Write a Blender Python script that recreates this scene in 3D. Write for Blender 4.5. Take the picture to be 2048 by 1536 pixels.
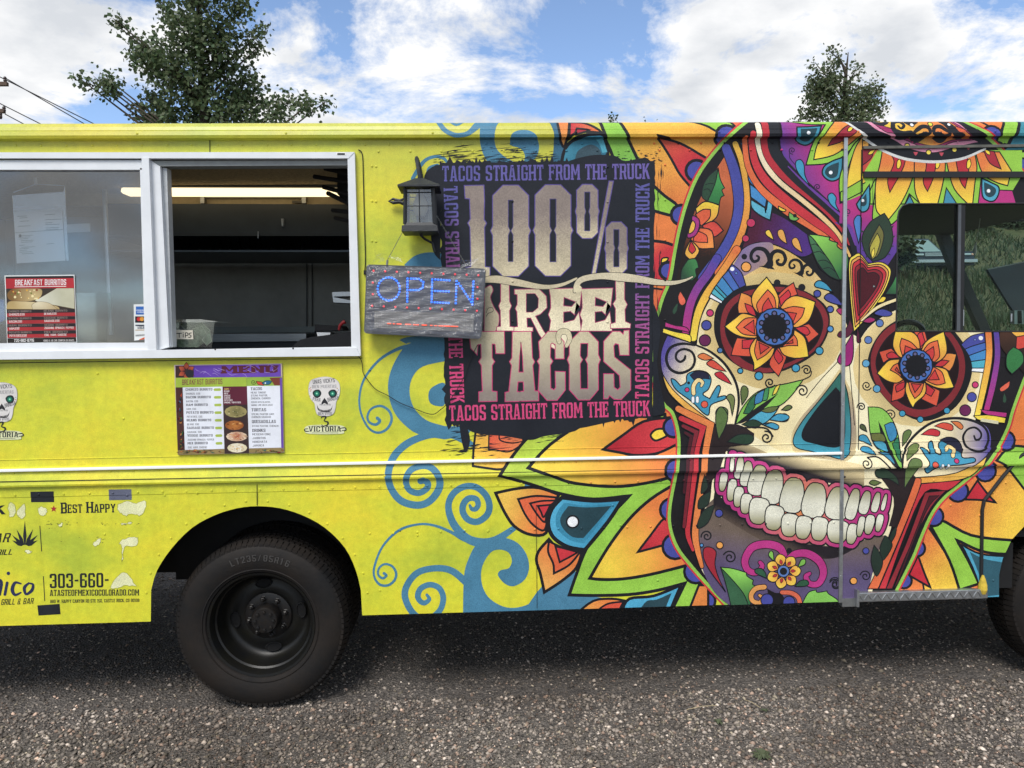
import bpy, bmesh, math, random
import numpy as np
from mathutils import Vector, Matrix
from mathutils.geometry import tessellate_polygon
random.seed(7); rng = np.random.default_rng(11)
sc = bpy.context.scene
for o in list(bpy.data.objects): bpy.data.objects.remove(o)
COL = sc.collection
RAD = math.radians
# ---------------------------------------------------------------- camera
FPX, DIST = 1538.0, 3.5
def cam_rot(y, p, r):
    cy, sy, cp, sp, cr, sr = math.cos(y), math.sin(y), math.cos(p), math.sin(p), math.cos(r), math.sin(r)
    R0 = np.array([[1, 0, 0], [0, 0, -1], [0, 1, 0]], float)
    Ry = np.array([[cy, sy, 0], [-sy, cy, 0], [0, 0, 1]])
    Rp = np.array([[1, 0, 0], [0, cp, -sp], [0, sp, cp]])
    Rr = np.array([[cr, -sr, 0], [sr, cr, 0], [0, 0, 1]])
    return Rr @ Rp @ R0 @ Ry
RM = cam_rot(RAD(-2.469), RAD(3.527), RAD(-0.799))
def ray(px, py): return RM.T @ np.array([(px - 1024) / FPX, (py - 768) / FPX, 1.0])
_d = ray(520, 1411); CAMZ = -_d[2] * ((DIST + 0.10) / _d[1])
CAM = np.array([0.0, -DIST, CAMZ])
def at(px, py, Y=0.0):
    """the point of the plane y = Y (the truck's side is y = 0) seen at a spot of the reference"""
    d = ray(px, py); p = CAM + d * ((Y + DIST) / d[1])
    return Vector(p)
cam = bpy.data.cameras.new('camera'); cam.sensor_width = 36; cam.lens = 36 * FPX / 2048; cam.clip_end = 3000; cam.clip_start = .05
co = bpy.data.objects.new('camera', cam); COL.objects.link(co)
M = Matrix.Identity(4)
for i in range(3):
    M[i][0], M[i][1], M[i][2], M[i][3] = RM[0][i], -RM[1][i], -RM[2][i], CAM[i]
co.matrix_world = M
sc.camera = co
# ---------------------------------------------------------------- sky, sun, exposure
SUN_EL, SUN_AZ = 52, 202          # azimuth clockwise from +Y
w = bpy.data.worlds.new('World'); sc.world = w; w.use_nodes = True
nt = w.node_tree; N = nt.nodes; L = nt.links; N.clear()
out = N.new('ShaderNodeOutputWorld'); bg = N.new('ShaderNodeBackground')
sky = N.new('ShaderNodeTexSky'); sky.sky_type = 'NISHITA'; sky.sun_disc = False
sky.sun_elevation = RAD(SUN_EL); sky.sun_rotation = RAD(SUN_AZ); sky.altitude = 2400; sky.dust_density = .6
def nd(tree, t, **k):
    n = tree.nodes.new(t)
    for a, v in k.items():
        if a.startswith('i_'):
            key = a[2:]; n.inputs[int(key) if key.isdigit() else key].default_value = v
        else: setattr(n, a, v)
    return n
tc = N.new('ShaderNodeTexCoord'); sep = N.new('ShaderNodeSeparateXYZ'); L.new(tc.outputs['Generated'], sep.inputs[0])
# project the view direction on a cloud deck: x/(z+.25), y/(z+.25)
zz = nd(nt, 'ShaderNodeMath', operation='ADD', i_1=.22); L.new(sep.outputs[2], zz.inputs[0])
zm = nd(nt, 'ShaderNodeMath', operation='MAXIMUM', i_1=.08); L.new(zz.outputs[0], zm.inputs[0])
dx = nd(nt, 'ShaderNodeMath', operation='DIVIDE'); dy = nd(nt, 'ShaderNodeMath', operation='DIVIDE')
L.new(sep.outputs[0], dx.inputs[0]); L.new(zm.outputs[0], dx.inputs[1]); L.new(sep.outputs[1], dy.inputs[0]); L.new(zm.outputs[0], dy.inputs[1])
cmb = N.new('ShaderNodeCombineXYZ'); L.new(dx.outputs[0], cmb.inputs[0]); L.new(dy.outputs[0], cmb.inputs[1]); cmb.inputs[2].default_value = 5.2
n1 = nd(nt, 'ShaderNodeTexNoise', i_Scale=2.3, i_Detail=11, i_Roughness=.65, i_Distortion=.3); L.new(cmb.outputs[0], n1.inputs['Vector'])
rmp = N.new('ShaderNodeValToRGB'); L.new(n1.outputs[0], rmp.inputs[0])
rmp.color_ramp.elements[0].position = .425; rmp.color_ramp.elements[1].position = .53
n2 = nd(nt, 'ShaderNodeTexNoise', i_Scale=3.3, i_Detail=7, i_Roughness=.55); L.new(cmb.outputs[0], n2.inputs['Vector'])
rm2 = N.new('ShaderNodeValToRGB'); L.new(n2.outputs[0], rm2.inputs[0])
e = rm2.color_ramp.elements; e[0].position = .33; e[0].color = (.47, .49, .52, 1); e[1].position = .54; e[1].color = (.68, .682, .685, 1)
skm = nd(nt, 'ShaderNodeMix', data_type='RGBA', blend_type='MULTIPLY'); skm.inputs[0].default_value = 1
skm.inputs[7].default_value = (.145, .145, .145, 1); L.new(sky.outputs[0], skm.inputs[6])
mx = nd(nt, 'ShaderNodeMix', data_type='RGBA'); L.new(rmp.outputs[0], mx.inputs[0]); L.new(skm.outputs[2], mx.inputs[6]); L.new(rm2.outputs[0], mx.inputs[7])
L.new(mx.outputs[2], bg.inputs[0]); bg.inputs[1].default_value = 1.0; L.new(bg.outputs[0], out.inputs[0])
sl = bpy.data.lights.new('sun', 'SUN'); sl.energy = 2.3; sl.angle = RAD(26); sl.color = (1, .96, .9)
so = bpy.data.objects.new('sun', sl); COL.objects.link(so)
sd = Vector((math.sin(RAD(SUN_AZ)) * math.cos(RAD(SUN_EL)), math.cos(RAD(SUN_AZ)) * math.cos(RAD(SUN_EL)), math.sin(RAD(SUN_EL))))
so.rotation_euler = sd.to_track_quat('Z', 'Y').to_euler()
sc.view_settings.view_transform = 'Standard'; sc.view_settings.look = 'None'; sc.view_settings.gamma = 1
sc.view_settings.exposure = 0.6
sc.render.engine = 'CYCLES'; sc.cycles.transparent_max_bounces = 16
# ---------------------------------------------------------------- helpers
def lin(h):
    h = h.lstrip('#'); c = [int(h[i:i + 2], 16) / 255 for i in (0, 2, 4)]
    return tuple(((v + .055) / 1.055) ** 2.4 if v > .04045 else v / 12.92 for v in c)
def ink(h):
    """print ink, slightly desaturated, with the blacks lifted a little"""
    c = lin(h); l = .25 * c[0] + .6 * c[1] + .15 * c[2]
    return tuple((v * .95 + l * .05) * .97 + .002 for v in c)
MATS = {}
def mat(name, col, rough=.6, metal=0.0, noise=0.0, nscale=30, bump=0.0, bscale=80, spec=.5, emit=None, estr=0, stretch=None, col2=None):
    if name in MATS: return MATS[name]
    m = bpy.data.materials.new(name); m.use_nodes = True; t = m.node_tree; b = t.nodes['Principled BSDF']
    c = lin(col) if isinstance(col, str) else col
    b.inputs['Base Color'].default_value = (*c, 1); b.inputs['Roughness'].default_value = rough; b.inputs['Metallic'].default_value = metal
    b.inputs['Specular IOR Level'].default_value = spec
    geo = t.nodes.new('ShaderNodeTexCoord'); mp = t.nodes.new('ShaderNodeMapping'); t.links.new(geo.outputs['Object'], mp.inputs[0])
    if stretch: mp.inputs['Scale'].default_value = stretch
    if noise:
        n = nd(t, 'ShaderNodeTexNoise', i_Scale=nscale, i_Detail=6, i_Roughness=.65); t.links.new(mp.outputs[0], n.inputs['Vector'])
        c2 = (lin(col2) if isinstance(col2, str) else col2) if col2 else tuple(max(0, v * (1 - noise)) for v in c)
        c1 = c if col2 else tuple(min(1, v * (1 + noise * .6)) for v in c)
        r = t.nodes.new('ShaderNodeValToRGB'); r.color_ramp.elements[0].position = .33; r.color_ramp.elements[1].position = .68
        r.color_ramp.elements[0].color = (*c2, 1); r.color_ramp.elements[1].color = (*c1, 1)
        t.links.new(n.outputs[0], r.inputs[0]); t.links.new(r.outputs[0], b.inputs['Base Color'])
        mr = nd(t, 'ShaderNodeMapRange', i_3=max(.02, rough - .1), i_4=min(1, rough + .12)); t.links.new(n.outputs[0], mr.inputs[0]); t.links.new(mr.outputs[0], b.inputs['Roughness'])
    if bump:
        n = nd(t, 'ShaderNodeTexNoise', i_Scale=bscale, i_Detail=5); t.links.new(mp.outputs[0], n.inputs['Vector'])
        bp = nd(t, 'ShaderNodeBump', i_Strength=bump, i_Distance=.01); t.links.new(n.outputs[0], bp.inputs['Height']); t.links.new(bp.outputs[0], b.inputs['Normal'])
    if emit:
        b.inputs['Emission Color'].default_value = (*(lin(emit) if isinstance(emit, str) else emit), 1); b.inputs['Emission Strength'].default_value = estr
    MATS[name] = m; return m
def glass(name, tint, refl, rough=.02):
    if name in MATS: return MATS[name]
    m = bpy.data.materials.new(name); m.use_nodes = True; t = m.node_tree; t.nodes.clear()
    o = t.nodes.new('ShaderNodeOutputMaterial'); mi = t.nodes.new('ShaderNodeMixShader')
    tr = nd(t, 'ShaderNodeBsdfTransparent'); tr.inputs[0].default_value = (*tint, 1)
    gl = nd(t, 'ShaderNodeBsdfGlossy', i_Roughness=rough); gl.inputs[0].default_value = (.95, .94, .92, 1)
    fr = nd(t, 'ShaderNodeLayerWeight', i_Blend=.25)
    mr = nd(t, 'ShaderNodeMapRange', i_3=refl, i_4=1.0); t.links.new(fr.outputs['Fresnel'], mr.inputs[0])
    mr.inputs[1].default_value = .04
    t.links.new(mr.outputs[0], mi.inputs[0]); t.links.new(tr.outputs[0], mi.inputs[1]); t.links.new(gl.outputs[0], mi.inputs[2]); t.links.new(mi.outputs[0], o.inputs[0])
    MATS[name] = m; return m
class MB:
    """collects shapes of one part"""
    def __init__(s): s.v = []; s.f = []
    def add(s, vs, fs):
        k = len(s.v); s.v += [tuple(p) for p in vs]; s.f += [tuple(i + k for i in f) for f in fs]; return s
    def box(s, a, b, bev=0.0):
        x0, x1 = sorted((a[0], b[0])); y0, y1 = sorted((a[1], b[1])); z0, z1 = sorted((a[2], b[2]))
        if bev <= 0:
            return s.add([(x0, y0, z0), (x1, y0, z0), (x1, y1, z0), (x0, y1, z0), (x0, y0, z1), (x1, y0, z1), (x1, y1, z1), (x0, y1, z1)],
                         [(0, 3, 2, 1), (4, 5, 6, 7), (0, 1, 5, 4), (1, 2, 6, 5), (2, 3, 7, 6), (3, 0, 4, 7)])
        bm = bmesh.new(); bmesh.ops.create_cube(bm, size=1)
        for v in bm.verts: v.co = ((x0 + x1) / 2 + v.co.x * (x1 - x0), (y0 + y1) / 2 + v.co.y * (y1 - y0), (z0 + z1) / 2 + v.co.z * (z1 - z0))
        bmesh.ops.bevel(bm, geom=bm.edges[:], offset=min(bev, .45 * min(x1 - x0, y1 - y0, z1 - z0)), segments=2, affect='EDGES', profile=.6)
        return s.bm(bm)
    def bm(s, bm):
        bm.verts.index_update(); s.add([v.co for v in bm.verts], [[v.index for v in f.verts] for f in bm.faces]); bm.free(); return s
    def hexa(s, p):   # 4 front points, 4 back points
        return s.add(p, [(0, 1, 2, 3), (7, 6, 5, 4), (0, 4, 5, 1), (1, 5, 6, 2), (2, 6, 7, 3), (3, 7, 4, 0)])
    def tube(s, pts, r, n=8, cap=True):
        pts = [Vector(p) for p in pts]; rs = r if isinstance(r, (list, tuple)) else [r] * len(pts)
        vs = []; fs = []; up = None
        for i, p in enumerate(pts):
            d = (pts[min(i + 1, len(pts) - 1)] - pts[max(i - 1, 0)]).normalized()
            if up is None: up = Vector((0, 0, 1)) if abs(d.z) < .9 else Vector((1, 0, 0))
            a = d.cross(up).normalized(); up = a.cross(d).normalized()
            for k in range(n):
                t = 2 * math.pi * k / n; vs.append(p + (a * math.cos(t) + up * math.sin(t)) * rs[i])
        for i in range(len(pts) - 1):
            for k in range(n): fs.append((i * n + k, i * n + (k + 1) % n, (i + 1) * n + (k + 1) % n, (i + 1) * n + k))
        if cap: fs += [tuple(range(n))[::-1], tuple(range((len(pts) - 1) * n, len(pts) * n))]
        return s.add(vs, fs)
    def lathe(s, prof, c, axis='y', n=48):
        """prof = [(radius, offset along the axis)]"""
        vs = []; fs = []
        for r, h in prof:
            for k in range(n):
                t = 2 * math.pi * k / n; a, b = r * math.cos(t), r * math.sin(t)
                vs.append((c[0] + a, c[1] + h, c[2] + b) if axis == 'y' else (c[0] + a, c[1] + b, c[2] + h))
        for i in range(len(prof) - 1):
            for k in range(n): fs.append((i * n + k, i * n + (k + 1) % n, (i + 1) * n + (k + 1) % n, (i + 1) * n + k))
        return s.add(vs, fs)
    def build(s, name, m, parent=None, smooth=False, loc=None):
        me = bpy.data.meshes.new(name); vs = s.v
        if loc is not None: vs = [(a - loc[0], b - loc[1], c - loc[2]) for a, b, c in vs]
        me.from_pydata(vs, [], s.f); me.materials.append(m); me.validate()
        bm = bmesh.new(); bm.from_mesh(me); bmesh.ops.recalc_face_normals(bm, faces=bm.faces); bm.to_mesh(me); bm.free()
        if smooth:
            me.polygons.foreach_set('use_smooth', [True] * len(me.polygons)); me.set_sharp_from_angle(angle=RAD(35))
        o = bpy.data.objects.new(name, me); COL.objects.link(o)
        if parent: o.parent = parent
        if loc is not None: o.location = loc
        return o
def tag(o, label=None, cat=None, group=None, kind=None):
    if label: o['label'] = label
    if cat: o['category'] = cat
    if group: o['group'] = group
    if kind: o['kind'] = kind
    return o
def empty(name, label, cat, loc=(0, 0, 0), group=None):
    o = bpy.data.objects.new(name, None); COL.objects.link(o); o.location = loc; o.empty_display_size = .1
    return tag(o, label, cat, group)
def np_mesh(name, V, F, m):
    me = bpy.data.meshes.new(name); nv = len(V); nf = len(F); k = F.shape[1]
    me.vertices.add(nv); me.vertices.foreach_set('co', V.astype(np.float32).ravel())
    me.loops.add(nf * k); me.loops.foreach_set('vertex_index', F.astype(np.int32).ravel())
    me.polygons.add(nf); me.polygons.foreach_set('loop_start', np.arange(0, nf * k, k, dtype=np.int32)); me.polygons.foreach_set('loop_total', np.full(nf, k, np.int32))
    me.update(calc_edges=True); me.materials.append(m)
    o = bpy.data.objects.new(name, me); COL.objects.link(o); return o
# ---------------------------------------------------------------- ground: gravel lot, loose stones, hill behind
def hill_z(x, y):
    ys = [-400, 3.2, 4.6, 8, 17, 30, 45, 60, 120, 400]; zs = [0, 0, .22, 1.1, 2.75, 7.2, 12.0, 14.2, 15, 15]
    z = float(np.interp(y, ys, zs))
    f = max(0.0, min(1.0, (x + 9) / 9.0)); f = f * f * (3 - 2 * f)
    return z * (.12 + .88 * f) + (0.12 * math.sin(x * .9 + y * .5) + .1 * math.sin(x * 2.1 - y * 1.3)) * min(1, max(0, (y - 4) / 6))
gm = bpy.data.materials.new('gravel_ground'); gm.use_nodes = True; t = gm.node_tree; b = t.nodes['Principled BSDF']; b.inputs['Roughness'].default_value = .95
g = t.nodes.new('ShaderNodeTexCoord')
v = nd(t, 'ShaderNodeTexVoronoi', i_Scale=95.0); t.links.new(g.outputs['Object'], v.inputs['Vector'])
r = t.nodes.new('ShaderNodeValToRGB'); sp_ = nd(t, 'ShaderNodeSeparateColor'); t.links.new(v.outputs['Color'], sp_.inputs[0]); t.links.new(sp_.outputs[0], r.inputs[0])
r.color_ramp.elements[0].color = (.05, .046, .043, 1); r.color_ramp.elements[1].color = (.18, .165, .15, 1)
n = nd(t, 'ShaderNodeTexNoise', i_Scale=1.1, i_Detail=5); t.links.new(g.outputs['Object'], n.inputs['Vector'])
mm = nd(t, 'ShaderNodeMix', data_type='RGBA', blend_type='MULTIPLY'); mm.inputs[0].default_value = .7; t.links.new(r.outputs[0], mm.inputs[6])
r2 = t.nodes.new('ShaderNodeValToRGB'); r2.color_ramp.elements[0].position = .35; r2.color_ramp.elements[0].color = (.55, .5, .46, 1); r2.color_ramp.elements[1].position = .65; r2.color_ramp.elements[1].color = (1.1, 1.05, 1, 1)
t.links.new(n.outputs[0], r2.inputs[0]); t.links.new(r2.outputs[0], mm.inputs[7]); t.links.new(mm.outputs[2], b.inputs['Base Color'])
bp = nd(t, 'ShaderNodeBump', i_Strength=.9, i_Distance=.012); t.links.new(v.outputs['Distance'], bp.inputs['Height']); t.links.new(bp.outputs[0], b.inputs['Normal'])
MATS['gravel'] = gm
# one sheet: flat lot, then the hill, out to the horizon
xs = np.concatenate([np.linspace(-900, -40, 14), np.linspace(-36, 50, 87), np.linspace(60, 900, 14)])
ysg = np.concatenate([np.linspace(-900, -30, 12), np.linspace(-25, 3, 12), np.linspace(3.5, 60, 100), np.linspace(70, 900, 14)])
V = np.array([(x, y, hill_z(x, y) if y > 3 else 0.0) for y in ysg for x in xs]); nx = len(xs)
F = np.array([(j * nx + i, j * nx + i + 1, (j + 1) * nx + i + 1, (j + 1) * nx + i) for j in range(len(ysg) - 1) for i in range(nx - 1)])
grd = np_mesh('gravel_lot', V, F, gm); tag(grd, 'grey brown gravel lot under the food truck', kind='structure')
grass_m = mat('hill_grass', (.052, .068, .024), rough=.95, noise=.5, nscale=2.5, bump=.8, bscale=14, col2=(.085, .08, .035))
grd.data.materials.append(grass_m)
mi = np.array([1 if V[f[0]][1] > 4.2 else 0 for f in F], dtype=np.int32); grd.data.polygons.foreach_set('material_index', mi)
grd.data.polygons.foreach_set('use_smooth', [True] * len(F))
# loose stones
def stones(n, x0, x1, y0, y1, s0, s1, pal, name, label):
    P = np.stack([rng.uniform(x0, x1, n), rng.uniform(y0, y1, n)], 1)
    s = s0 * (s1 / s0) ** (rng.random(n) ** 2.2)
    base = np.array([(1, 0, 0), (0, 1, 0), (-1, 0, 0), (0, -1, 0), (0, 0, 1), (0, 0, -1), (.6, .6, .55), (-.6, .6, .5)])[:6]
    base = np.array([(1, .3, .1), (.35, 1, 0), (-.9, .5, .1), (-.6, -.8, 0), (.55, -.85, .1), (.15, .1, .75), (0, 0, -.6)])
    Fb = np.array([(0, 1, 5), (1, 2, 5), (2, 3, 5), (3, 4, 5), (4, 0, 5), (1, 0, 6), (2, 1, 6), (3, 2, 6), (4, 3, 6), (0, 4, 6)])
    k = len(base); a = rng.uniform(0, 6.283, n); ca, sa = np.cos(a), np.sin(a)
    B = base[None] * (1 + rng.uniform(-.32, .32, (n, k, 3))) * (s[:, None, None] * .5)
    B[:, :, 0] *= rng.uniform(.8, 1.45, (n, 1)); X = B[:, :, 0] * ca[:, None] - B[:, :, 1] * sa[:, None]; Y = B[:, :, 0] * sa[:, None] + B[:, :, 1] * ca[:, None]
    tl = rng.normal(0, .25, (n, 1)); Z = B[:, :, 2] + X * tl
    Vv = np.stack([X + P[:, :1], Y + P[:, 1:], Z + (s * rng.uniform(-.05, .22, n))[:, None]], 2).reshape(-1, 3)
    Fv = (Fb[None] + (np.arange(n) * k)[:, None, None]).reshape(-1, 3)
    o = np_mesh(name, Vv, Fv, pal); 
    ca_ = o.data.color_attributes.new('tone', 'FLOAT_COLOR', 'POINT'); q = rng.random(n)
    big = (s - s0) / (s1 - s0)
    tone = np.where(q < .5, .06 + .10 * rng.random(n), np.where(q < .94, .15 + .17 * rng.random(n), .32 + .34 * rng.random(n)))
    hue = rng.random(n); colr = np.stack([tone * (1.14 + .2 * (hue > .88)), tone * (1 - .02 * (hue > .88)), tone * (.87 - .1 * (hue > .8)), np.ones(n)], 1)
    ca_.data.foreach_set('color', np.repeat(colr, k, 0).astype(np.float32).ravel())
    tag(o, label, 'gravel', kind='stuff'); return o
sm = bpy.data.materials.new('stone'); sm.use_nodes = True; t = sm.node_tree; b = t.nodes['Principled BSDF']; b.inputs['Roughness'].default_value = .9
a_ = nd(t, 'ShaderNodeAttribute', attribute_name='tone')
n = nd(t, 'ShaderNodeTexNoise', i_Scale=1.3, i_Detail=4); g = t.nodes.new('ShaderNodeTexCoord'); t.links.new(g.outputs['Object'], n.inputs['Vector'])
r2 = t.nodes.new('ShaderNodeValToRGB'); r2.color_ramp.elements[0].position = .35; r2.color_ramp.elements[0].color = (.58, .53, .48, 1); r2.color_ramp.elements[1].position = .62; r2.color_ramp.elements[1].color = (1.12, 1.09, 1.05, 1)
mm = nd(t, 'ShaderNodeMix', data_type='RGBA', blend_type='MULTIPLY'); mm.inputs[0].default_value = 1; t.links.new(n.outputs[0], r2.inputs[0]); t.links.new(a_.outputs['Color'], mm.inputs[6]); t.links.new(r2.outputs[0], mm.inputs[7]); t.links.new(mm.outputs[2], b.inputs['Base Color'])
stones(92000, -2.9, 2.9, -2.15, .1, .0062, .025, sm, 'loose_gravel', 'loose crushed grey gravel in front of the food truck')
stones(26000, -3.6, 4.2, .1, 2.6, .008, .02, sm, 'loose_gravel', 'loose dark gravel in the shade beneath the food truck')
stones(1500, -2.8, 2.8, -2.0, .4, .016, .03, sm, 'scattered_pebbles', 'larger scattered pebbles lying on the gravel')
# blades: straw, weeds
def weed(c, n, r, h, m, name, label):
    mb = MB()
    for i in range(n):
        a = random.uniform(0, 6.283); l = r * random.uniform(.5, 1); wv = r * .13
        d = Vector((math.cos(a), math.sin(a), 0)); s_ = Vector((-d.y, d.x, 0)) * wv; c0 = Vector(c)
        p1 = c0 + d * l * .55 + Vector((0, 0, h * random.uniform(.5, 1))); p2 = c0 + d * l + Vector((0, 0, h * .35))
        mb.add([c0 - s_ * .4, c0 + s_ * .4, p1 + s_, p1 - s_, p2], [(0, 1, 2, 3), (3, 2, 4)])
    return tag(mb.build(name, m), label, 'weed')
def ground_pt(px, py):
    d = ray(px, py); p = CAM + d * (CAM[2] / -d[2]); return Vector(p)
wm = mat('weed_green', (.06, .075, .035), rough=.8)
p = ground_pt(1524, 1515); weed((p.x, p.y, .004), 34, .055, .022, wm, 'small_weed', 'larger flat green weed growing in the gravel nearest the camera')
p = ground_pt(1437, 1448); weed((p.x, p.y, .004), 14, .036, .015, wm, 'small_weed', 'small green weed beside a dry straw on the gravel')
p = ground_pt(1528, 1424); weed((p.x, p.y, .004), 10, .03, .012, wm, 'small_weed', 'tiny green weed farthest from the camera on the gravel')
sm_ = mat('dry_straw', (.42, .34, .2), rough=.8)
for (a, b_, lb) in (((1374, 1424), (1434, 1416), 'longer pale dry straw lying level on the gravel'), ((1488, 1404), (1520, 1420), 'shorter dry straw lying slanted beside the tiny weed')):
    A, B = ground_pt(*a), ground_pt(*b_); tag(MB().tube([A + Vector((0, 0, .012)), (A + B) / 2 + Vector((0, 0, .018)), B + Vector((0, 0, .012))], .0014, 5).build('dry_straw', sm_), lb, 'straw')
# ---------------------------------------------------------------- the truck's side: profile, openings, print layers
def zpx(y, x=1000): return at(x, y).z
ZT, ZB = zpx(244), zpx(1222)
Z_STRIPE, Z_LEDGE = zpx(919.5), zpx(951)
z_r = zpx(277.5); z_l = zpx(263)
PROF = [(ZB - .5, -.004), (Z_LEDGE - .052, -.004), (Z_LEDGE - .05, -.006), (Z_LEDGE - .004, -.006), (Z_LEDGE - .002, -.020), (Z_LEDGE + .006, -.022),
        (Z_STRIPE - .012, -.006), (Z_STRIPE - .009, -.010), (Z_STRIPE + .009, -.010), (Z_STRIPE + .012, -.001), (Z_STRIPE + .0435, 0.0), (Z_STRIPE + .0445, -.0022), (Z_STRIPE + .047, -.0022), (Z_STRIPE + .048, 0.0), (z_r - .004, 0.0), (z_r, -.026), (z_r + .012, -.030), (z_l - .002, -.026), (z_l, -.022),
        (z_l + .004, -.022), (ZT - .022, -.017), (ZT - .008, -.008), (ZT, .012)]
PZ = [p[0] for p in PROF]; PY = [p[1] for p in PROF]
def prof(z): return float(np.interp(z, PZ, PY))
def wall(px, py):
    p = at(px, py); return (p.x, p.z)
def poly_w(s): return [wall(*q) for q in s]
HOLES = [poly_w(h) for h in (
    [(-400, 322), (698, 318), (716, 702), (-400, 722)],
    [(1795, 430), (1802, 414), (1818, 408), (2300, 404), (2300, 664), (1792, 662)],
    [(302, 1275), (303, 1180), (315, 1140), (345, 1095), (385, 1055), (430, 1030), (475, 1016), (515, 1012), (560, 1016), (605, 1030), (650, 1055), (690, 1095), (712, 1140), (722, 1180), (727, 1275)],
    [(1996, 1240), (1997, 1148), (2004, 1117), (2022, 1079), (2048, 1051), (2095, 1030), (2210, 1026), (2290, 1060), (2330, 1130), (2340, 1240)])]
def smooth_loop(p, n=3):
    o = []
    for i in range(len(p) - 1):
        p0, p1, p2, p3 = p[max(i - 1, 0)], p[i], p[i + 1], p[min(i + 2, len(p) - 1)]
        for k in range(n):
            t_ = k / n; o.append(tuple(.5 * (2 * b_ + (c - a) * t_ + (2 * a - 5 * b_ + 4 * c - d) * t_ * t_ + (3 * b_ - a - 3 * c + d) * t_ ** 3) for a, b_, c, d in zip(p0, p1, p2, p3)))
    return o + [p[-1]]
def area(p): return .5 * sum(p[i][0] * p[(i + 1) % len(p)][1] - p[(i + 1) % len(p)][0] * p[i][1] for i in range(len(p)))
HOLES[2] = [HOLES[2][0]] + smooth_loop(HOLES[2][1:-1]) + [HOLES[2][-1]]
HOLES = [h if area(h) > 0 else h[::-1] for h in HOLES]
HB = [(min(p[0] for p in h), max(p[0] for p in h), min(p[1] for p in h), max(p[1] for p in h)) for h in HOLES]
XF = 3.15; XR = -3.3
def clip(p, a, b, c):
    """keep a*x + b*z + c >= 0"""
    o = []
    for i in range(len(p)):
        P, Q = p[i], p[(i + 1) % len(p)]; d0 = a * P[0] + b * P[1] + c; d1 = a * Q[0] + b * Q[1] + c
        if d0 >= 0: o.append(P)
        if (d0 >= 0) != (d1 >= 0):
            t = d0 / (d0 - d1); o.append((P[0] + t * (Q[0] - P[0]), P[1] + t * (Q[1] - P[1])))
    return o if len(o) >= 3 else []
def cut_holes(p):
    pieces = [p]
    for h, hb in zip(HOLES, HB):
        nxt = []
        for q in pieces:
            x = [a[0] for a in q]; z = [a[1] for a in q]
            if max(x) < hb[0] or min(x) > hb[1] or max(z) < hb[2] or min(z) > hb[3]: nxt.append(q); continue
            cur = q
            for i in range(len(h)):
                A, B = h[i], h[(i + 1) % len(h)]; a, b = -(B[1] - A[1]), B[0] - A[0]; c = -(a * A[0] + b * A[1])
                o = clip(cur, -a, -b, -c)
                if o and abs(area(o)) > 1e-9: nxt.append(o)
                cur = clip(cur, a, b, c)
                if not cur: break
        pieces = nxt
    return pieces
def bands(p):
    out_ = []; z0, z1 = min(a[1] for a in p), max(a[1] for a in p)
    if z1 <= ZB or z0 >= ZT: return []
    cuts = [ZB] + [z for z in PZ if ZB < z < ZT] + [ZT]
    for a, b in zip(cuts[:-1], cuts[1:]):
        if z1 <= a or z0 >= b: continue
        q = p
        if z0 < a: q = clip(q, 0, 1, -a)
        if q and z1 > b: q = clip(q, 0, -1, b)
        if q: out_.append(q)
    return out_
LAYERS = []          # (bbox, layer) of everything printed so far
EPS = .00003
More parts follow.
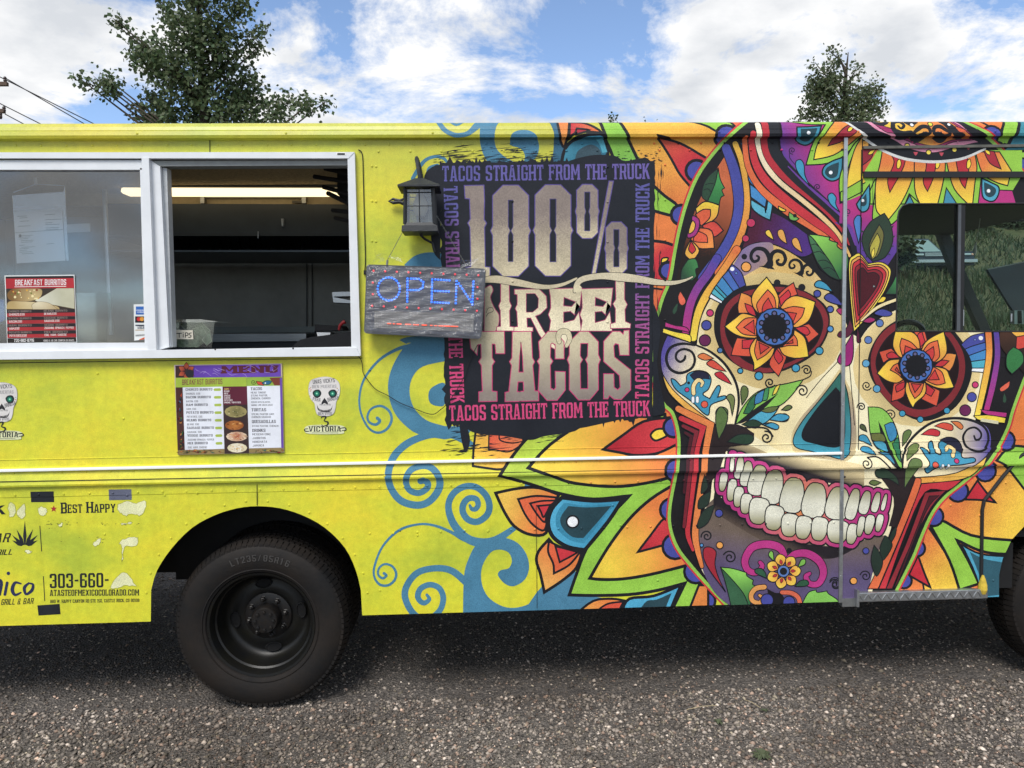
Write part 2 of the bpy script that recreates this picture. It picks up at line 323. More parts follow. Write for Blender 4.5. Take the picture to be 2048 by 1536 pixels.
class Print:
    """one mesh of flat print lying on the truck's side (or on any plane through place=)"""
    def __init__(s, name, place=None, layers=None):
        s.name = name; s.v = []; s.f = []; s.a = []; s.b = []; s.g = []; s.k = []; s.place = place; s.layers = LAYERS if layers is None else layers
    def layer(s, pts):
        x = [p[0] for p in pts]; z = [p[1] for p in pts]; bb = (min(x), max(x), min(z), max(z)); k = 0
        for b, n in s.layers:
            if n >= k and not (b[1] <= bb[0] or b[0] >= bb[1] or b[3] <= bb[2] or b[2] >= bb[3]): k = n + 1
        s.layers.append((bb, k)); return k
    def emit(s, poly, k, A, B, gf, amt):
        ps = [poly] if s.place else [r for q in cut_holes(poly) for r in bands(q)]
        for q in ps:
            i0 = len(s.v)
            for x, z in q:
                s.v.append(s.place(x, z, k) if s.place else (x, prof(z) - .0006 - EPS * k, z))
                s.a.append(A); s.b.append(B); gu = gf(x, z); s.g.append((gu[0], gu[1], amt))
            s.f.append(tuple(range(i0, i0 + len(q)))); s.k.append(k)
    def poly(s, pts, A, B=None, grad=None, amt=0.0, holes=()):
        """pts, holes in wall metres; grad = ('lin', p0, p1) or ('rad', c, r)"""
        A = ink(A) if isinstance(A, str) else A; B = A if B is None else (ink(B) if isinstance(B, str) else B)
        if grad is None: gf = lambda x, z: (0, 0)
        elif grad[0] == 'lin':
            (x0, z0), (x1, z1) = grad[1], grad[2]; d2 = (x1 - x0) ** 2 + (z1 - z0) ** 2
            gf = lambda x, z: (max(0, ((x - x0) * (x1 - x0) + (z - z0) * (z1 - z0)) / d2) if False else ((x - x0) * (x1 - x0) + (z - z0) * (z1 - z0)) / d2, 2.0)
        else:
            (cx, cz), r = grad[1], grad[2]; gf = lambda x, z: ((x - cx) / r, min(1.8, (z - cz) / r))
        k = s.layer(pts)
        loops = [[Vector((x, z, 0)) for x, z in pts]] + [[Vector((x, z, 0)) for x, z in h] for h in holes]
        fl = [p for l in ([pts] + list(holes)) for p in l]
        for t in tessellate_polygon(loops):
            tri = [fl[i] for i in t]
            ar = area(tri)
            if abs(ar) < 1e-10: continue
            s.emit(tri if ar > 0 else tri[::-1], k, A, B, gf, amt)
    def strip(s, pts, ws, col, closed=False, col2=None):
        """ribbon along pts with widths ws"""
        n = len(pts)
        if n < 2: return
        Lf, Rt = [], []
        for i in range(n):
            a = pts[(i - 1) % n] if closed or i > 0 else pts[0]; b = pts[(i + 1) % n] if closed or i < n - 1 else pts[-1]
            p = pts[i]; d1 = Vector((p[0] - a[0], p[1] - a[1])); d2 = Vector((b[0] - p[0], b[1] - p[1]))
            if d1.length < 1e-9: d1 = d2
            if d2.length < 1e-9: d2 = d1
            if d1.length < 1e-9: d1 = d2 = Vector((1, 0))
            d1.normalize(); d2.normalize(); m = d1 + d2
            if m.length < .35: m = d1
            m.normalize(); c = max(.45, abs(m.dot(d1))); nn = Vector((-m.y, m.x)) * (ws[i] / 2 / c)
            Lf.append((p[0] + nn.x, p[1] + nn.y)); Rt.append((p[0] - nn.x, p[1] - nn.y))
        k = s.layer(Lf + Rt); A = ink(col) if isinstance(col, str) else col; B = ink(col2) if col2 else A
        for i in range(n if closed else n - 1):
            j = (i + 1) % n; q = [Rt[i], Rt[j], Lf[j], Lf[i]]; t0 = i / n
            for tri in ((q[0], q[1], q[2]), (q[0], q[2], q[3])):
                ar = area(tri)
                if abs(ar) < 1e-11: continue
                s.emit(list(tri) if ar > 0 else list(tri)[::-1], k, A, B, lambda x, z, t0=t0: (t0, 2.0), 0)
        if not closed:      # round ends
            for e_ in (0, -1):
                r = ws[e_] / 2
                if r > .0015: s.poly([(pts[e_][0] + r * math.cos(t * .5236), pts[e_][1] + r * math.sin(t * .5236)) for t in range(12)], A if e_ == 0 or not col2 else B)
    def build(s, m, parent=None, nm=None):
        me = bpy.data.meshes.new(s.name); me.from_pydata(s.v, [], s.f); me.materials.append(m)
        for nme, data in (('ink_a', s.a), ('ink_b', s.b)):
            at_ = me.attributes.new(nme, 'FLOAT_VECTOR', 'POINT'); at_.data.foreach_set('vector', np.array(data, np.float32).ravel())
        at_ = me.attributes.new('ink_g', 'FLOAT_VECTOR', 'POINT'); at_.data.foreach_set('vector', np.array(s.g, np.float32).ravel())
        o = bpy.data.objects.new(s.name, me); COL.objects.link(o); o.parent = parent; return o
def ink_material(name, rough=.42, grain=.62, gscale=270):
    m = bpy.data.materials.new(name); m.use_nodes = True; t = m.node_tree; b = t.nodes['Principled BSDF']; K = t.links.new; b.inputs['Specular IOR Level'].default_value = .22
    A = nd(t, 'ShaderNodeAttribute', attribute_name='ink_a'); B = nd(t, 'ShaderNodeAttribute', attribute_name='ink_b'); G = nd(t, 'ShaderNodeAttribute', attribute_name='ink_g')
    sx = nd(t, 'ShaderNodeSeparateXYZ'); K(G.outputs['Vector'], sx.inputs[0])
    # y == 2 marks a linear gradient (t = x); else radial (t = length)
    isl = nd(t, 'ShaderNodeMath', operation='GREATER_THAN', i_1=1.9); K(sx.outputs[1], isl.inputs[0])
    xy = nd(t, 'ShaderNodeCombineXYZ'); K(sx.outputs[0], xy.inputs[0]); K(sx.outputs[1], xy.inputs[1])
    ln_ = nd(t, 'ShaderNodeVectorMath', operation='LENGTH'); K(xy.outputs[0], ln_.inputs[0])
    tm = nd(t, 'ShaderNodeMix', data_type='FLOAT'); K(isl.outputs[0], tm.inputs[0]); K(ln_.outputs['Value'], tm.inputs[2]); K(sx.outputs[0], tm.inputs[3])
    tcx = nd(t, 'ShaderNodeTexCoord')
    nz = nd(t, 'ShaderNodeTexNoise', i_Scale=gscale, i_Detail=2, i_Roughness=.7); K(tcx.outputs['Object'], nz.inputs['Vector'])
    nc = nd(t, 'ShaderNodeMath', operation='SUBTRACT', i_1=.5); K(nz.outputs[0], nc.inputs[0])
    na = nd(t, 'ShaderNodeMath', operation='MULTIPLY'); K(nc.outputs[0], na.inputs[0]); K(sx.outputs[2], na.inputs[1])
    ad = nd(t, 'ShaderNodeMath', operation='ADD'); ad.use_clamp = True; K(tm.outputs[0], ad.inputs[0]); K(na.outputs[0], ad.inputs[1])
    mx_ = nd(t, 'ShaderNodeMix', data_type='RGBA'); K(ad.outputs[0], mx_.inputs[0]); K(A.outputs['Vector'], mx_.inputs[6]); K(B.outputs['Vector'], mx_.inputs[7])
    # printed grain and weathering
    gr = nd(t, 'ShaderNodeMapRange', i_1=.25, i_2=.75, i_3=1 - grain * .5, i_4=1 + grain * .42); K(nz.outputs[0], gr.inputs[0])
    wz = nd(t, 'ShaderNodeTexNoise', i_Scale=7, i_Detail=6, i_Roughness=.6); K(tcx.outputs['Object'], wz.inputs['Vector'])
    wr = nd(t, 'ShaderNodeMapRange', i_1=.3, i_2=.7, i_3=.82, i_4=1.1); K(wz.outputs[0], wr.inputs[0])
    mu = nd(t, 'ShaderNodeMath', operation='MULTIPLY'); K(gr.outputs[0], mu.inputs[0]); K(wr.outputs[0], mu.inputs[1])
    sc_ = nd(t, 'ShaderNodeVectorMath', operation='SCALE'); K(mx_.outputs[2], sc_.inputs[0]); K(mu.outputs[0], sc_.inputs['Scale'])
    K(sc_.outputs[0], b.inputs['Base Color'])
    rr = nd(t, 'ShaderNodeMapRange', i_1=.3, i_2=.7, i_3=rough - .08, i_4=rough + .12); K(wz.outputs[0], rr.inputs[0]); K(rr.outputs[0], b.inputs['Roughness'])
    wob = nd(t, 'ShaderNodeTexNoise', i_Scale=2.2, i_Detail=2); K(tcx.outputs['Object'], wob.inputs['Vector'])
    bp = nd(t, 'ShaderNodeBump', i_Strength=.45, i_Distance=.014); K(wob.outputs[0], bp.inputs['Height']); K(bp.outputs[0], b.inputs['Normal'])
    MATS[name] = m; return m
PRINTS = []
INK = ink_material('printed_vinyl')
# base colour of the wrap: mottled lime to yellow
wm_ = bpy.data.materials.new('lime_wrap'); wm_.use_nodes = True; t = wm_.node_tree; b = t.nodes['Principled BSDF']; K = t.links.new
tcx = nd(t, 'ShaderNodeTexCoord'); mpp = nd(t, 'ShaderNodeMapping'); mpp.inputs['Scale'].default_value = (.8, 1, 1.3); K(tcx.outputs['Object'], mpp.inputs[0])
nz = nd(t, 'ShaderNodeTexNoise', i_Scale=1.5, i_Detail=6, i_Roughness=.62); K(mpp.outputs[0], nz.inputs['Vector'])
r = t.nodes.new('ShaderNodeValToRGB'); K(nz.outputs[0], r.inputs[0]); e = r.color_ramp.elements
e[0].position = .36; e[0].color = (*lin('aebb3a'), 1); e[1].position = .62; e[1].color = (*lin('dccd36'), 1); e2 = e.new(.5); e2.color = (*lin('d0ce38'), 1)
# the print itself is greener towards the roof
sx = nd(t, 'ShaderNodeSeparateXYZ'); K(tcx.outputs['Object'], sx.inputs[0])
mr = nd(t, 'ShaderNodeMapRange', i_1=z_r - .25, i_2=ZT, i_3=0, i_4=.75); K(sx.outputs[2], mr.inputs[0])
mg = nd(t, 'ShaderNodeMix', data_type='RGBA'); K(mr.outputs[0], mg.inputs[0]); K(r.outputs[0], mg.inputs[6])
r3 = t.nodes.new('ShaderNodeValToRGB'); nz3 = nd(t, 'ShaderNodeTexNoise', i_Scale=1.1, i_Detail=4); K(tcx.outputs['Object'], nz3.inputs['Vector']); K(nz3.outputs[0], r3.inputs[0])
r3.color_ramp.elements[0].position = .4; r3.color_ramp.elements[0].color = (*lin('a0aa42'), 1); r3.color_ramp.elements[1].position = .6; r3.color_ramp.elements[1].color = (*lin('bdac38'), 1)
K(r3.outputs[0], mg.inputs[7])
fn = nd(t, 'ShaderNodeTexNoise', i_Scale=260, i_Detail=2, i_Roughness=.7); K(tcx.outputs['Object'], fn.inputs['Vector'])
gr = nd(t, 'ShaderNodeMapRange', i_1=.25, i_2=.75, i_3=.80, i_4=1.18); K(fn.outputs[0], gr.inputs[0])
fn2 = nd(t, 'ShaderNodeTexNoise', i_Scale=34, i_Detail=4, i_Roughness=.65); K(tcx.outputs['Object'], fn2.inputs['Vector']); gr2 = nd(t, 'ShaderNodeMapRange', i_1=.3, i_2=.7, i_3=.9, i_4=1.08); K(fn2.outputs[0], gr2.inputs[0]); gm2 = nd(t, 'ShaderNodeMath', operation='MULTIPLY'); K(gr.outputs[0], gm2.inputs[0]); K(gr2.outputs[0], gm2.inputs[1])
mps = nd(t, 'ShaderNodeMapping'); mps.inputs['Scale'].default_value = (14, 1, 1.2); K(tcx.outputs['Object'], mps.inputs[0]); stn = nd(t, 'ShaderNodeTexNoise', i_Scale=1, i_Detail=5, i_Roughness=.6); K(mps.outputs[0], stn.inputs['Vector']); str_ = nd(t, 'ShaderNodeMapRange', i_1=.5, i_2=.75, i_3=1.0, i_4=.91); K(stn.outputs[0], str_.inputs[0]); gm3 = nd(t, 'ShaderNodeMath', operation='MULTIPLY'); K(gm2.outputs[0], gm3.inputs[0]); K(str_.outputs[0], gm3.inputs[1])
sc_ = nd(t, 'ShaderNodeVectorMath', operation='SCALE'); K(mg.outputs[2], sc_.inputs[0]); K(gm3.outputs[0], sc_.inputs['Scale']); K(sc_.outputs[0], b.inputs['Base Color'])
b.inputs['Roughness'].default_value = .38
wob = nd(t, 'ShaderNodeTexNoise', i_Scale=2.2, i_Detail=2); K(tcx.outputs['Object'], wob.inputs['Vector'])
bp = nd(t, 'ShaderNodeBump', i_Strength=.5, i_Distance=.014); K(wob.outputs[0], bp.inputs['Height']); K(bp.outputs[0], b.inputs['Normal'])
MATS['lime_wrap'] = wm_
# ---------------------------------------------------------------- food truck
truck = empty('food_truck', 'lime yellow food truck wrapped in a painted sugar skull mural, parked on gravel', 'food truck', (0, 0, 0))
black = mat('black_underbody', '#070708', rough=.7, noise=.4)
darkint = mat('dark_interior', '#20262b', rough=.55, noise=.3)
white_f = mat('white_frame', '#d9dcdf', rough=.38, noise=.06, nscale=9)
alu = mat('aluminium', '#b4b7b8', rough=.35, metal=.9, noise=.15, nscale=40)
steel = mat('stainless', '#8d9092', rough=.32, metal=.9, noise=.2, nscale=6, stretch=(1, 1, 30))
base = Print('side_panel', layers=[])
def base_emit():
    # vertical strips keep the faces small
    xs_ = np.linspace(XR, XF, 28)
    for a, b_ in zip(xs_[:-1], xs_[1:]):
        for q in cut_holes([(a, ZB), (b_, ZB), (b_, ZT), (a, ZT)]):
            for r_ in bands(q):
                i0 = len(base.v); base.v += [(x, prof(z), z) for x, z in r_]; base.f.append(tuple(range(i0, i0 + len(r_))))
                base.a += [(0, 0, 0)] * len(r_); base.b += [(0, 0, 0)] * len(r_); base.g += [(0, 0, 0)] * len(r_)
base_emit(); panel = base.build(wm_, truck)
WB = 2.15   # body depth
mb = MB(); mb.box((XR, .03, ZT - .03), (XF, WB, ZT - .004)); mb.build('roof', mat('roof_paint', '#c9cdb8', rough=.5, noise=.1), truck)
mb = MB(); mb.box((XR, .012, ZT - .09), (1.42, WB - .05, ZT - .06)); mb.build('kitchen_ceiling', mat('textured_ceiling', '#b09a70', rough=.85, noise=.35, nscale=60, bump=.9, bscale=120), truck)
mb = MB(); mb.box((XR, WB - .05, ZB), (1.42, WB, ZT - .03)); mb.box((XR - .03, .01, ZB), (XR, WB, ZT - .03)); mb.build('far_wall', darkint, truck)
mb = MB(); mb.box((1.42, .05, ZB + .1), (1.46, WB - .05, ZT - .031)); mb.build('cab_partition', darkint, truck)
# underbody: floor, chassis rails, wheel tubs
mb = MB(); mb.box((XR, .5, ZB + .22), (XF, WB, ZB + .27)); mb.box((XR, .05, ZB + .22), (wall(296, 1200)[0] - .05, .5, ZB + .27)); mb.box((wall(732, 1200)[0] + .05, .05, ZB + .22), (XF - .95, .5, ZB + .27)); mb.box((XR, .75, ZB), (XF, .85, ZB + .2)); mb.box((XR, 1.45, ZB), (XF, 1.55, ZB + .2))
arch_x0, arch_x1 = wall(296, 1200)[0], wall(732, 1200)[0]
mb.box((XR, .03, ZB + .02), (arch_x0 - .04, .05, ZB + .25)); mb.box((arch_x0 - .05, .45, ZB + .05), (arch_x1 + .05, .5, ZB + .7)); mb.box((arch_x0 - .06, .012, ZB + .58), (arch_x1 + .06, .5, ZB + .62))
mb.box((arch_x1 + .02, .03, ZB + .03), (XF - .6, .05, ZB + .25)); mb.box((XF - .95, .5, ZB + .1), (XF + .1, .55, ZB + .65))
mb.box((-1.9, .9, ZB - .02), (-.6, 1.25, ZB + .1)); mb.build('chassis', black, truck)
# white stripe and seams
stm = mat('white_stripe', '#eceeea', rough=.4)
def bar(px0, py0, px1, py1, hw, dy, m, name, parent=truck, d=.004):
    """thin strip on the side between two spots, half width hw (m), standing dy proud"""
    a, b_ = at(px0, py0), at(px1, py1); dv = (b_ - a).normalized(); nv = Vector((-dv.z, 0, dv.x)) * hw
    y = min(prof(a.z), prof(b_.z)) - dy
    q = [a - nv, b_ - nv, b_ + nv, a + nv]
    return MB().hexa([(p.x, y, p.z) for p in q] + [(p.x, y + dy + d, p.z) for p in q]).build(name, m, parent)
zs_ = Z_STRIPE; xa, xb = XR, wall(1681, 899)[0]
MB().box((xa, prof(zs_) - .010, zs_ - .0065), (xb, prof(zs_) + .002, zs_ + .0065), .003).build('stripe_moulding', stm, truck)
seam = mat('dark_seam', '#15161a', rough=.8)
bar(1688.8, 277, 1678, 1203, .0085, .012, alu, 'seam_bar')
for k, y in enumerate((300, 470, 640, 810, 980, 1150)):
    p = at(1688.5 - k * 2.0, y); MB().lathe([(.0001, -.0185), (.003, -.018), (.0045, -.013), (.0045, -.011)], (p.x, 0, p.z), n=10).build('bar_rivet', alu, truck)
for s_ in ((1722, 300, 1712, 1190), (1745, 350, 1743, 600), (1778, 600, 1777, 680)):
    bar(s_[0], s_[1], s_[2], s_[3], .0012, .004, seam, 'panel_seam')
bar(1712, 1060, 1714, 1192, .0035, .004, seam, 'door_gap'); bar(0, 962, 1690, 931, .0014, .0005, seam, 'ledge_seam'); bar(420, 245, 420, 310, .0009, .004, seam, 'panel_seam'); bar(515, 968, 515, 1010, .0009, .004, seam, 'panel_seam'); bar(1072, 1010, 1074, 1215, .0008, .004, seam, 'panel_seam')
for (a, b_) in (((1790, 676), (2048, 680)), ((1790, 712), (2048, 714))):
    bar(*a, *b_, .0012, .004, seam, 'door_crease')
# black door rail above the cab window and drip rails
bar(1725, 350, 2060, 350, .0135, .014, mat('black_rubber', '#17181b', rough=.6, noise=.2), 'door_track')
bar(1725, 296, 2060, 292, .006, .012, mat('grey_rail', '#5b5a52', rough=.5, noise=.3), 'drip_rail')
# door front edge: rubber seal strip from the cab corner down to the step
rub = MATS['black_rubber']; pts = [(2075, 895), (2040, 910), (2005, 950), (1978, 985), (1966, 1000), (1962, 1020), (1961, 1090), (1960, 1160)]
mb = MB()
for (a, b_) in zip(pts[:-1], pts[1:]):
    A, B = at(*a), at(*b_); mb.tube([(A.x, -.008, A.z), (B.x, -.008, B.z)], .0085, 8)
mb.build('door_seal', rub, truck)
p = at(1960, 1168); mb = MB(); mb.lathe([(.002, -.045), (.014, -.04), (.02, -.02), (.019, .0), (.012, .03), (.004, .05)], (p.x, -.02, p.z), axis='z', n=12); mb.build('yellow_cap', mat('yellow_foam', '#c9ac3a', rough=.8, noise=.3), truck)
# diamond plate step under the door
a, b_ = at(1708, 1180), at(1968, 1176); mb = MB(); z1 = (a.z + b_.z) / 2; mb.box((a.x, -.03, z1 - .045), (b_.x, .12, z1), .004)
step = mb.build('step_plate', mat('bright_plate', '#a9abac', rough=.38, metal=.85, noise=.2, nscale=30), truck)
mb = MB(); x = a.x + .02; i = 0
while x < b_.x - .02:
    zc = z1 - .022; s_ = 1 if i % 2 else -1
    mb.hexa([(x - .008 * s_ - .002, -.0335, zc - .012), (x - .008 * s_ + .002, -.0335, zc - .012), (x + .008 * s_ + .002, -.0335, zc + .012), (x + .008 * s_ - .002, -.0335, zc + .012)] + [(x - .008 * s_ - .004, -.029, zc - .014), (x - .008 * s_ + .004, -.029, zc - .014), (x + .008 * s_ + .004, -.029, zc + .014), (x + .008 * s_ - .004, -.029, zc + .014)])
    x += .022; i += 1
tag(mb.build('tread_ridges', MATS['bright_plate'], step), kind='stuff')
mb = MB(); A, B = at(1682, 1212), at(1712, 1180); mb.box((A.x, -.012, A.z), (B.x, .02, A.z + .04)); mb.box((B.x - .012, -.034, A.z + .005), (B.x, .02, A.z + .085)); mb.build('corner_bracket', alu, truck)
# wheels
rubber = mat('tyre_rubber', '#0f0f10', rough=.7, noise=.3, nscale=5, bump=.12, bscale=60, col2='#211b16', spec=.3)
rimm = mat('black_rim', '#0a0b0d', rough=.4, noise=.35, nscale=14, col2='#15140f', spec=.35)
hubm = mat('hub_cast', '#0d0e10', rough=.45, noise=.5, nscale=40, col2='#1d1814', spec=.4)
TR = .403
def tyre_mesh(c, y0, width, name, parent, letter=False):
    r0 = .243; mb = MB()
    prof_ = [(r0, .035), (r0 + .012, .012), (r0 + .04, .002), (r0 + .08, -.004), (r0 + .115, .004), (TR - .03, .012), (TR - .02, .02), (TR - .013, .03), (TR - .011, .045), (TR - .011, width - .045), (TR - .012, width - .022), (r0 + .1, width), (r0 + .03, width - .005), (r0, width - .03), (r0, .035)]
    mb.lathe(prof_, (c[0], y0, c[1]), n=96)
    o = mb.build(name, rubber, parent, smooth=True)
    # tread blocks: shoulder sipes and ribs, joined (too small to pick apart)
    tb = MB(); n = 92
    for i in range(n):
        a0 = 2 * math.pi * i / n; a1 = a0 + 2 * math.pi / n * .8
        for (yA, yB, rA, rB) in ((.012, .054, TR - .019, TR), (.061, .095, TR, TR), (.103, .138, TR, TR), (.146, .181, TR, TR)):
            sh_ = .25 * 2 * math.pi / n if yA > .05 else 0
            P = []
            for (yy, r_) in ((yA, rA), (yB, rB)):
                for a in (a0 + sh_ * (yA * 20 % 2), a1 + sh_ * (yA * 20 % 2)):
                    P.append((c[0] + r_ * math.cos(a), y0 + yy, c[1] + r_ * math.sin(a)))
            Q = [(c[0] + (math.hypot(p[0] - c[0], p[2] - c[1]) - .016) * (p[0] - c[0]) / math.hypot(p[0] - c[0], p[2] - c[1]), p[1], c[1] + (math.hypot(p[0] - c[0], p[2] - c[1]) - .016) * (p[2] - c[1]) / math.hypot(p[0] - c[0], p[2] - c[1])) for p in P]
            tb.hexa([P[0], P[1], P[3], P[2], Q[0], Q[1], Q[3], Q[2]])
    tag(tb.build('tread', rubber, o.parent), kind='stuff')
    ring = MB(); ring.lathe([(TR - .05, .0068), (TR - .0485, .0045), (TR - .047, .0072)], (c[0], y0, c[1]), n=96); ring.lathe([(r0 + .022, .0068), (r0 + .024, .003), (r0 + .028, .0045)], (c[0], y0, c[1]), n=96)
    ring.build('sidewall_rib', rubber, o.parent, smooth=True)
    return o
def arc_digits(txt, c, y, r, h, a_mid, parent, m):
    """raised sidewall size marking"""
    mb = MB(); adv = h * .82 / r; a = a_mid + adv * (len(txt) - 1) / 2
    for ch in txt:
        for poly_, _ in GLYPH(ch, sans=True)[0]:
            loop = []
            for (u, v_) in poly_:
                rr_ = r + v_ * h; th = a - (u - .25) * h / r * 1.1; loop.append((c[0] + rr_ * math.cos(th), y, c[1] + rr_ * math.sin(th)))
            k = len(mb.v)
            lv = [Vector((p[0], p[2], 0)) for p in loop]
            tr = tessellate_polygon([lv]); mb.add(loop, [t_ for t_ in tr])
        a -= adv
    return mb.build('size_marking', m, parent)
def wheel(c, y0, dual, label=None):
    e_ = bpy.data.objects.new('wheel', None); COL.objects.link(e_); e_.parent = truck; e_.empty_display_size = .1
    tyre_mesh(c, y0, .215, 'tyre', e_)
    if dual: tyre_mesh(c, y0 + .26, .215, 'tyre', e_)
    mb = MB(); d = .155 if dual else .03
    mb.lathe([(.249, .036), (.253, .026), (.249, .018), (.238, .02), (.232, .034), (.226, .06), (.218, .066), (.214, .085), (.208, .135), (.196, d - .006), (.185, d + .004), (.172, d + .006), (.15, d - .002), (.118, d - .004), (.112, d - .002), (.001, d - .002)], (c[0], y0, c[1]), n=72)
    rim = mb.build('rim', rimm, e_, smooth=True)
    for k in range(4):     # hand holes as raised oval rings with a dark pocket
        a = math.pi / 2 * k + .12 + math.pi / 4 * .0; cx, cz = c[0] + .158 * math.cos(a), c[1] + .158 * math.sin(a); vs = []; fs = []; n = 16
        for (s_, yy) in ((1.0, d - .006), (.86, d - .010), (.78, d + .001 - .006)):
            for j in range(n):
                t_ = 6.283 * j / n; u, v_ = .041 * s_ * math.sin(t_), .024 * s_ * math.cos(t_)
                vs.append((cx + v_ * math.cos(a) - u * math.sin(a), y0 + yy, cz + v_ * math.sin(a) + u * math.cos(a)))
        for q in range(2):
            for j in range(n): fs.append((q * n + j, q * n + (j + 1) % n, (q + 1) * n + (j + 1) % n, (q + 1) * n + j))
        fs.append(tuple(range(2 * n, 3 * n))); MB().add(vs, fs).build('hand_hole', mat('hole_black', '#050506', rough=.9), rim)
    yh = y0 + d
    mb = MB(); mb.lathe([(.112, -.002), (.112, -.014), (.106, -.018), (.066, -.018), (.064, -.075), (.058, -.083), (.001, -.085)], (c[0], yh, c[1]), n=48); mb.build('hub', hubm, e_, smooth=True)
    for k in range(8):
        a = 2 * math.pi * k / 8 + .2; x, z = c[0] + .088 * math.cos(a), c[1] + .088 * math.sin(a)
        mb = MB(); mb.lathe([(.0155, -.017), (.0155, -.02), (.0115, -.022), (.0115, -.038), (.006, -.042), (.006, -.05), (.0005, -.051)], (x, yh, z), n=6); mb.build('lug_nut', hubm, e_)
    for k in range(8):
        a = 2 * math.pi * k / 8; x, z = c[0] + .043 * math.cos(a), c[1] + .043 * math.sin(a)
        mb = MB(); mb.lathe([(.0085, -.083), (.008, -.092), (.0005, -.093)], (x, yh, z), n=6); mb.build('hub_bolt', hubm, e_)
    return e_
wc = at(520, 1240, .05); RW = wheel((wc.x, TR), .045, True)
MB().tube([(wc.x, .3, TR), (wc.x, 1.9, TR)], .07, 10).build('axle', black, truck)
wf = at(2182, 1180, .06); FW = wheel((wf.x, TR), .06, False)
# hood and nose (outside the picture, closes the body)
mb = MB(); mb.box((XF - .01, .08, ZB + .05), (XF + .75, WB - .08, ZB + .75), .06); mb.build('hood', wm_, truck)
# ---------------------------------------------------------------- service window
sw = bpy.data.objects.new('service_window', None); COL.objects.link(sw); sw.parent = truck; sw.empty_display_size = .1
def fr(name, px, yA, yB, m, parent=sw, bev=.0):
    """frame piece from four photo spots (on the side plane), between depths yA (front) and yB"""
    q = [at(*p) for p in px]
    return MB().hexa([(p.x, yA, p.z) for p in q] + [(p.x, yB, p.z) for p in q]).build(name, m, parent)
X0 = -220
fr('top_frame', [(X0, 308), (711, 307), (699, 319.5), (X0, 319.5)], -.028, .05, white_f)
fr('sill', [(X0, 706), (715, 695), (723, 711.5), (X0, 721)], -.036, .05, white_f)
fr('right_frame', [(697, 319.5), (711, 307), (723, 711.5), (704.5, 693)], -.026, .05, white_f)
fr('mullion', [(289.8, 319), (304, 319), (319, 703), (302.5, 705)], -.034, .04, white_f)
fr('track_rail', [(308, 322), (696, 321), (695, 331), (312, 333)], -.004, .06, mat('grey_track', '#8f9290', rough=.4, noise=.15))
fr('inner_jamb', [(304, 322), (322, 334), (340, 694), (319, 700)], -.010, .05, white_f)
fr('jamb_edge', [(323, 334), (331.5, 335), (343, 694), (335, 695)], .012, .06, mat('pale_jamb', '#b9bdbf', rough=.4, noise=.1))
fr('lower_track', [(318, 700), (706, 693.5), (708, 699), (318, 706)], -.014, .045, white_f)
fr('sash_top', [(X0, 322), (289, 322), (287, 341), (X0, 341)], -.016, .03, white_f)
fr('sash_bottom', [(X0, 687.5), (300, 685), (301, 703), (X0, 707)], -.020, .03, white_f)
fr('sash_stile', [(283, 338), (290, 338), (302, 686), (292.5, 686)], -.016, .03, white_f)
fr('window_pane', [(X0, 340), (285, 340), (294, 687), (X0, 690)], .004, .008, glass('service_glass', (.86, .89, .92), .10, .06))
fr('slot', [(677, 309.5), (692, 309.5), (692, 312.5), (677, 312.5)], -.030, -.02, seam)
fr('slot_surround', [(675, 307.8), (694, 307.8), (694, 314), (675, 314)], -.0285, -.02, mat('off_white', '#e3e4e2'))
bar(0, 726, 725, 716, .0015, .003, seam, 'caulk_seam'); 
for (x, y) in ((436, 698.5), (590, 696.8)):
    p = at(x, y); MB().lathe([(.004, -.0365), (.003, -.0375), (.0003, -.0375)], (p.x, 0, p.z), n=8).build('screw', seam, sw)
# black caulk / cable line around the window's upper right corner
def wire(pts, r, m, name, Y=-.008, parent=None, n=6):
    P = [at(*p) for p in pts]; return MB().tube([(p.x, prof(p.z) + Y if len(q) < 3 else q[2], p.z) for p, q in zip(P, pts)], r, n).build(name, m, parent)
def smooth_pts(pts, n=6):
    out_ = []
    for i in range(len(pts) - 1):
        p0, p1, p2, p3 = pts[max(i - 1, 0)], pts[i], pts[i + 1], pts[min(i + 2, len(pts) - 1)]
        for k in range(n):
            t_ = k / n; out_.append(tuple(.5 * (2 * b_ + (c - a) * t_ + (2 * a - 5 * b_ + 4 * c - d) * t_ * t_ + (3 * b_ - a - 3 * c + d) * t_ ** 3) for a, b_, c, d in zip(p0[:2], p1[:2], p2[:2], p3[:2])))
    return out_ + [tuple(pts[-1][:2])]
tag(wire(smooth_pts([(717, 300), (725, 310), (727, 360), (729, 440), (731, 520), (729, 545)]), .0022, seam, 'sign_cable', -.005), 'black cable hugging the upper right corner of the service window', 'cable')
tag(wire(smooth_pts([(702, 691), (712, 705), (724, 722), (727, 745), (735, 758), (752, 778), (775, 790), (800, 805), (825, 815), (862, 828), (880, 820), (900, 800), (925, 760), (940, 720), (955, 690)]), .0018, seam, 'electric_lead', -.012), 'thin black cord trailing from window corner across the title graphic', 'cord')
fr('latch_tab', [(728, 541), (733, 541), (733, 549), (728, 549)], -.012, .0, seam)
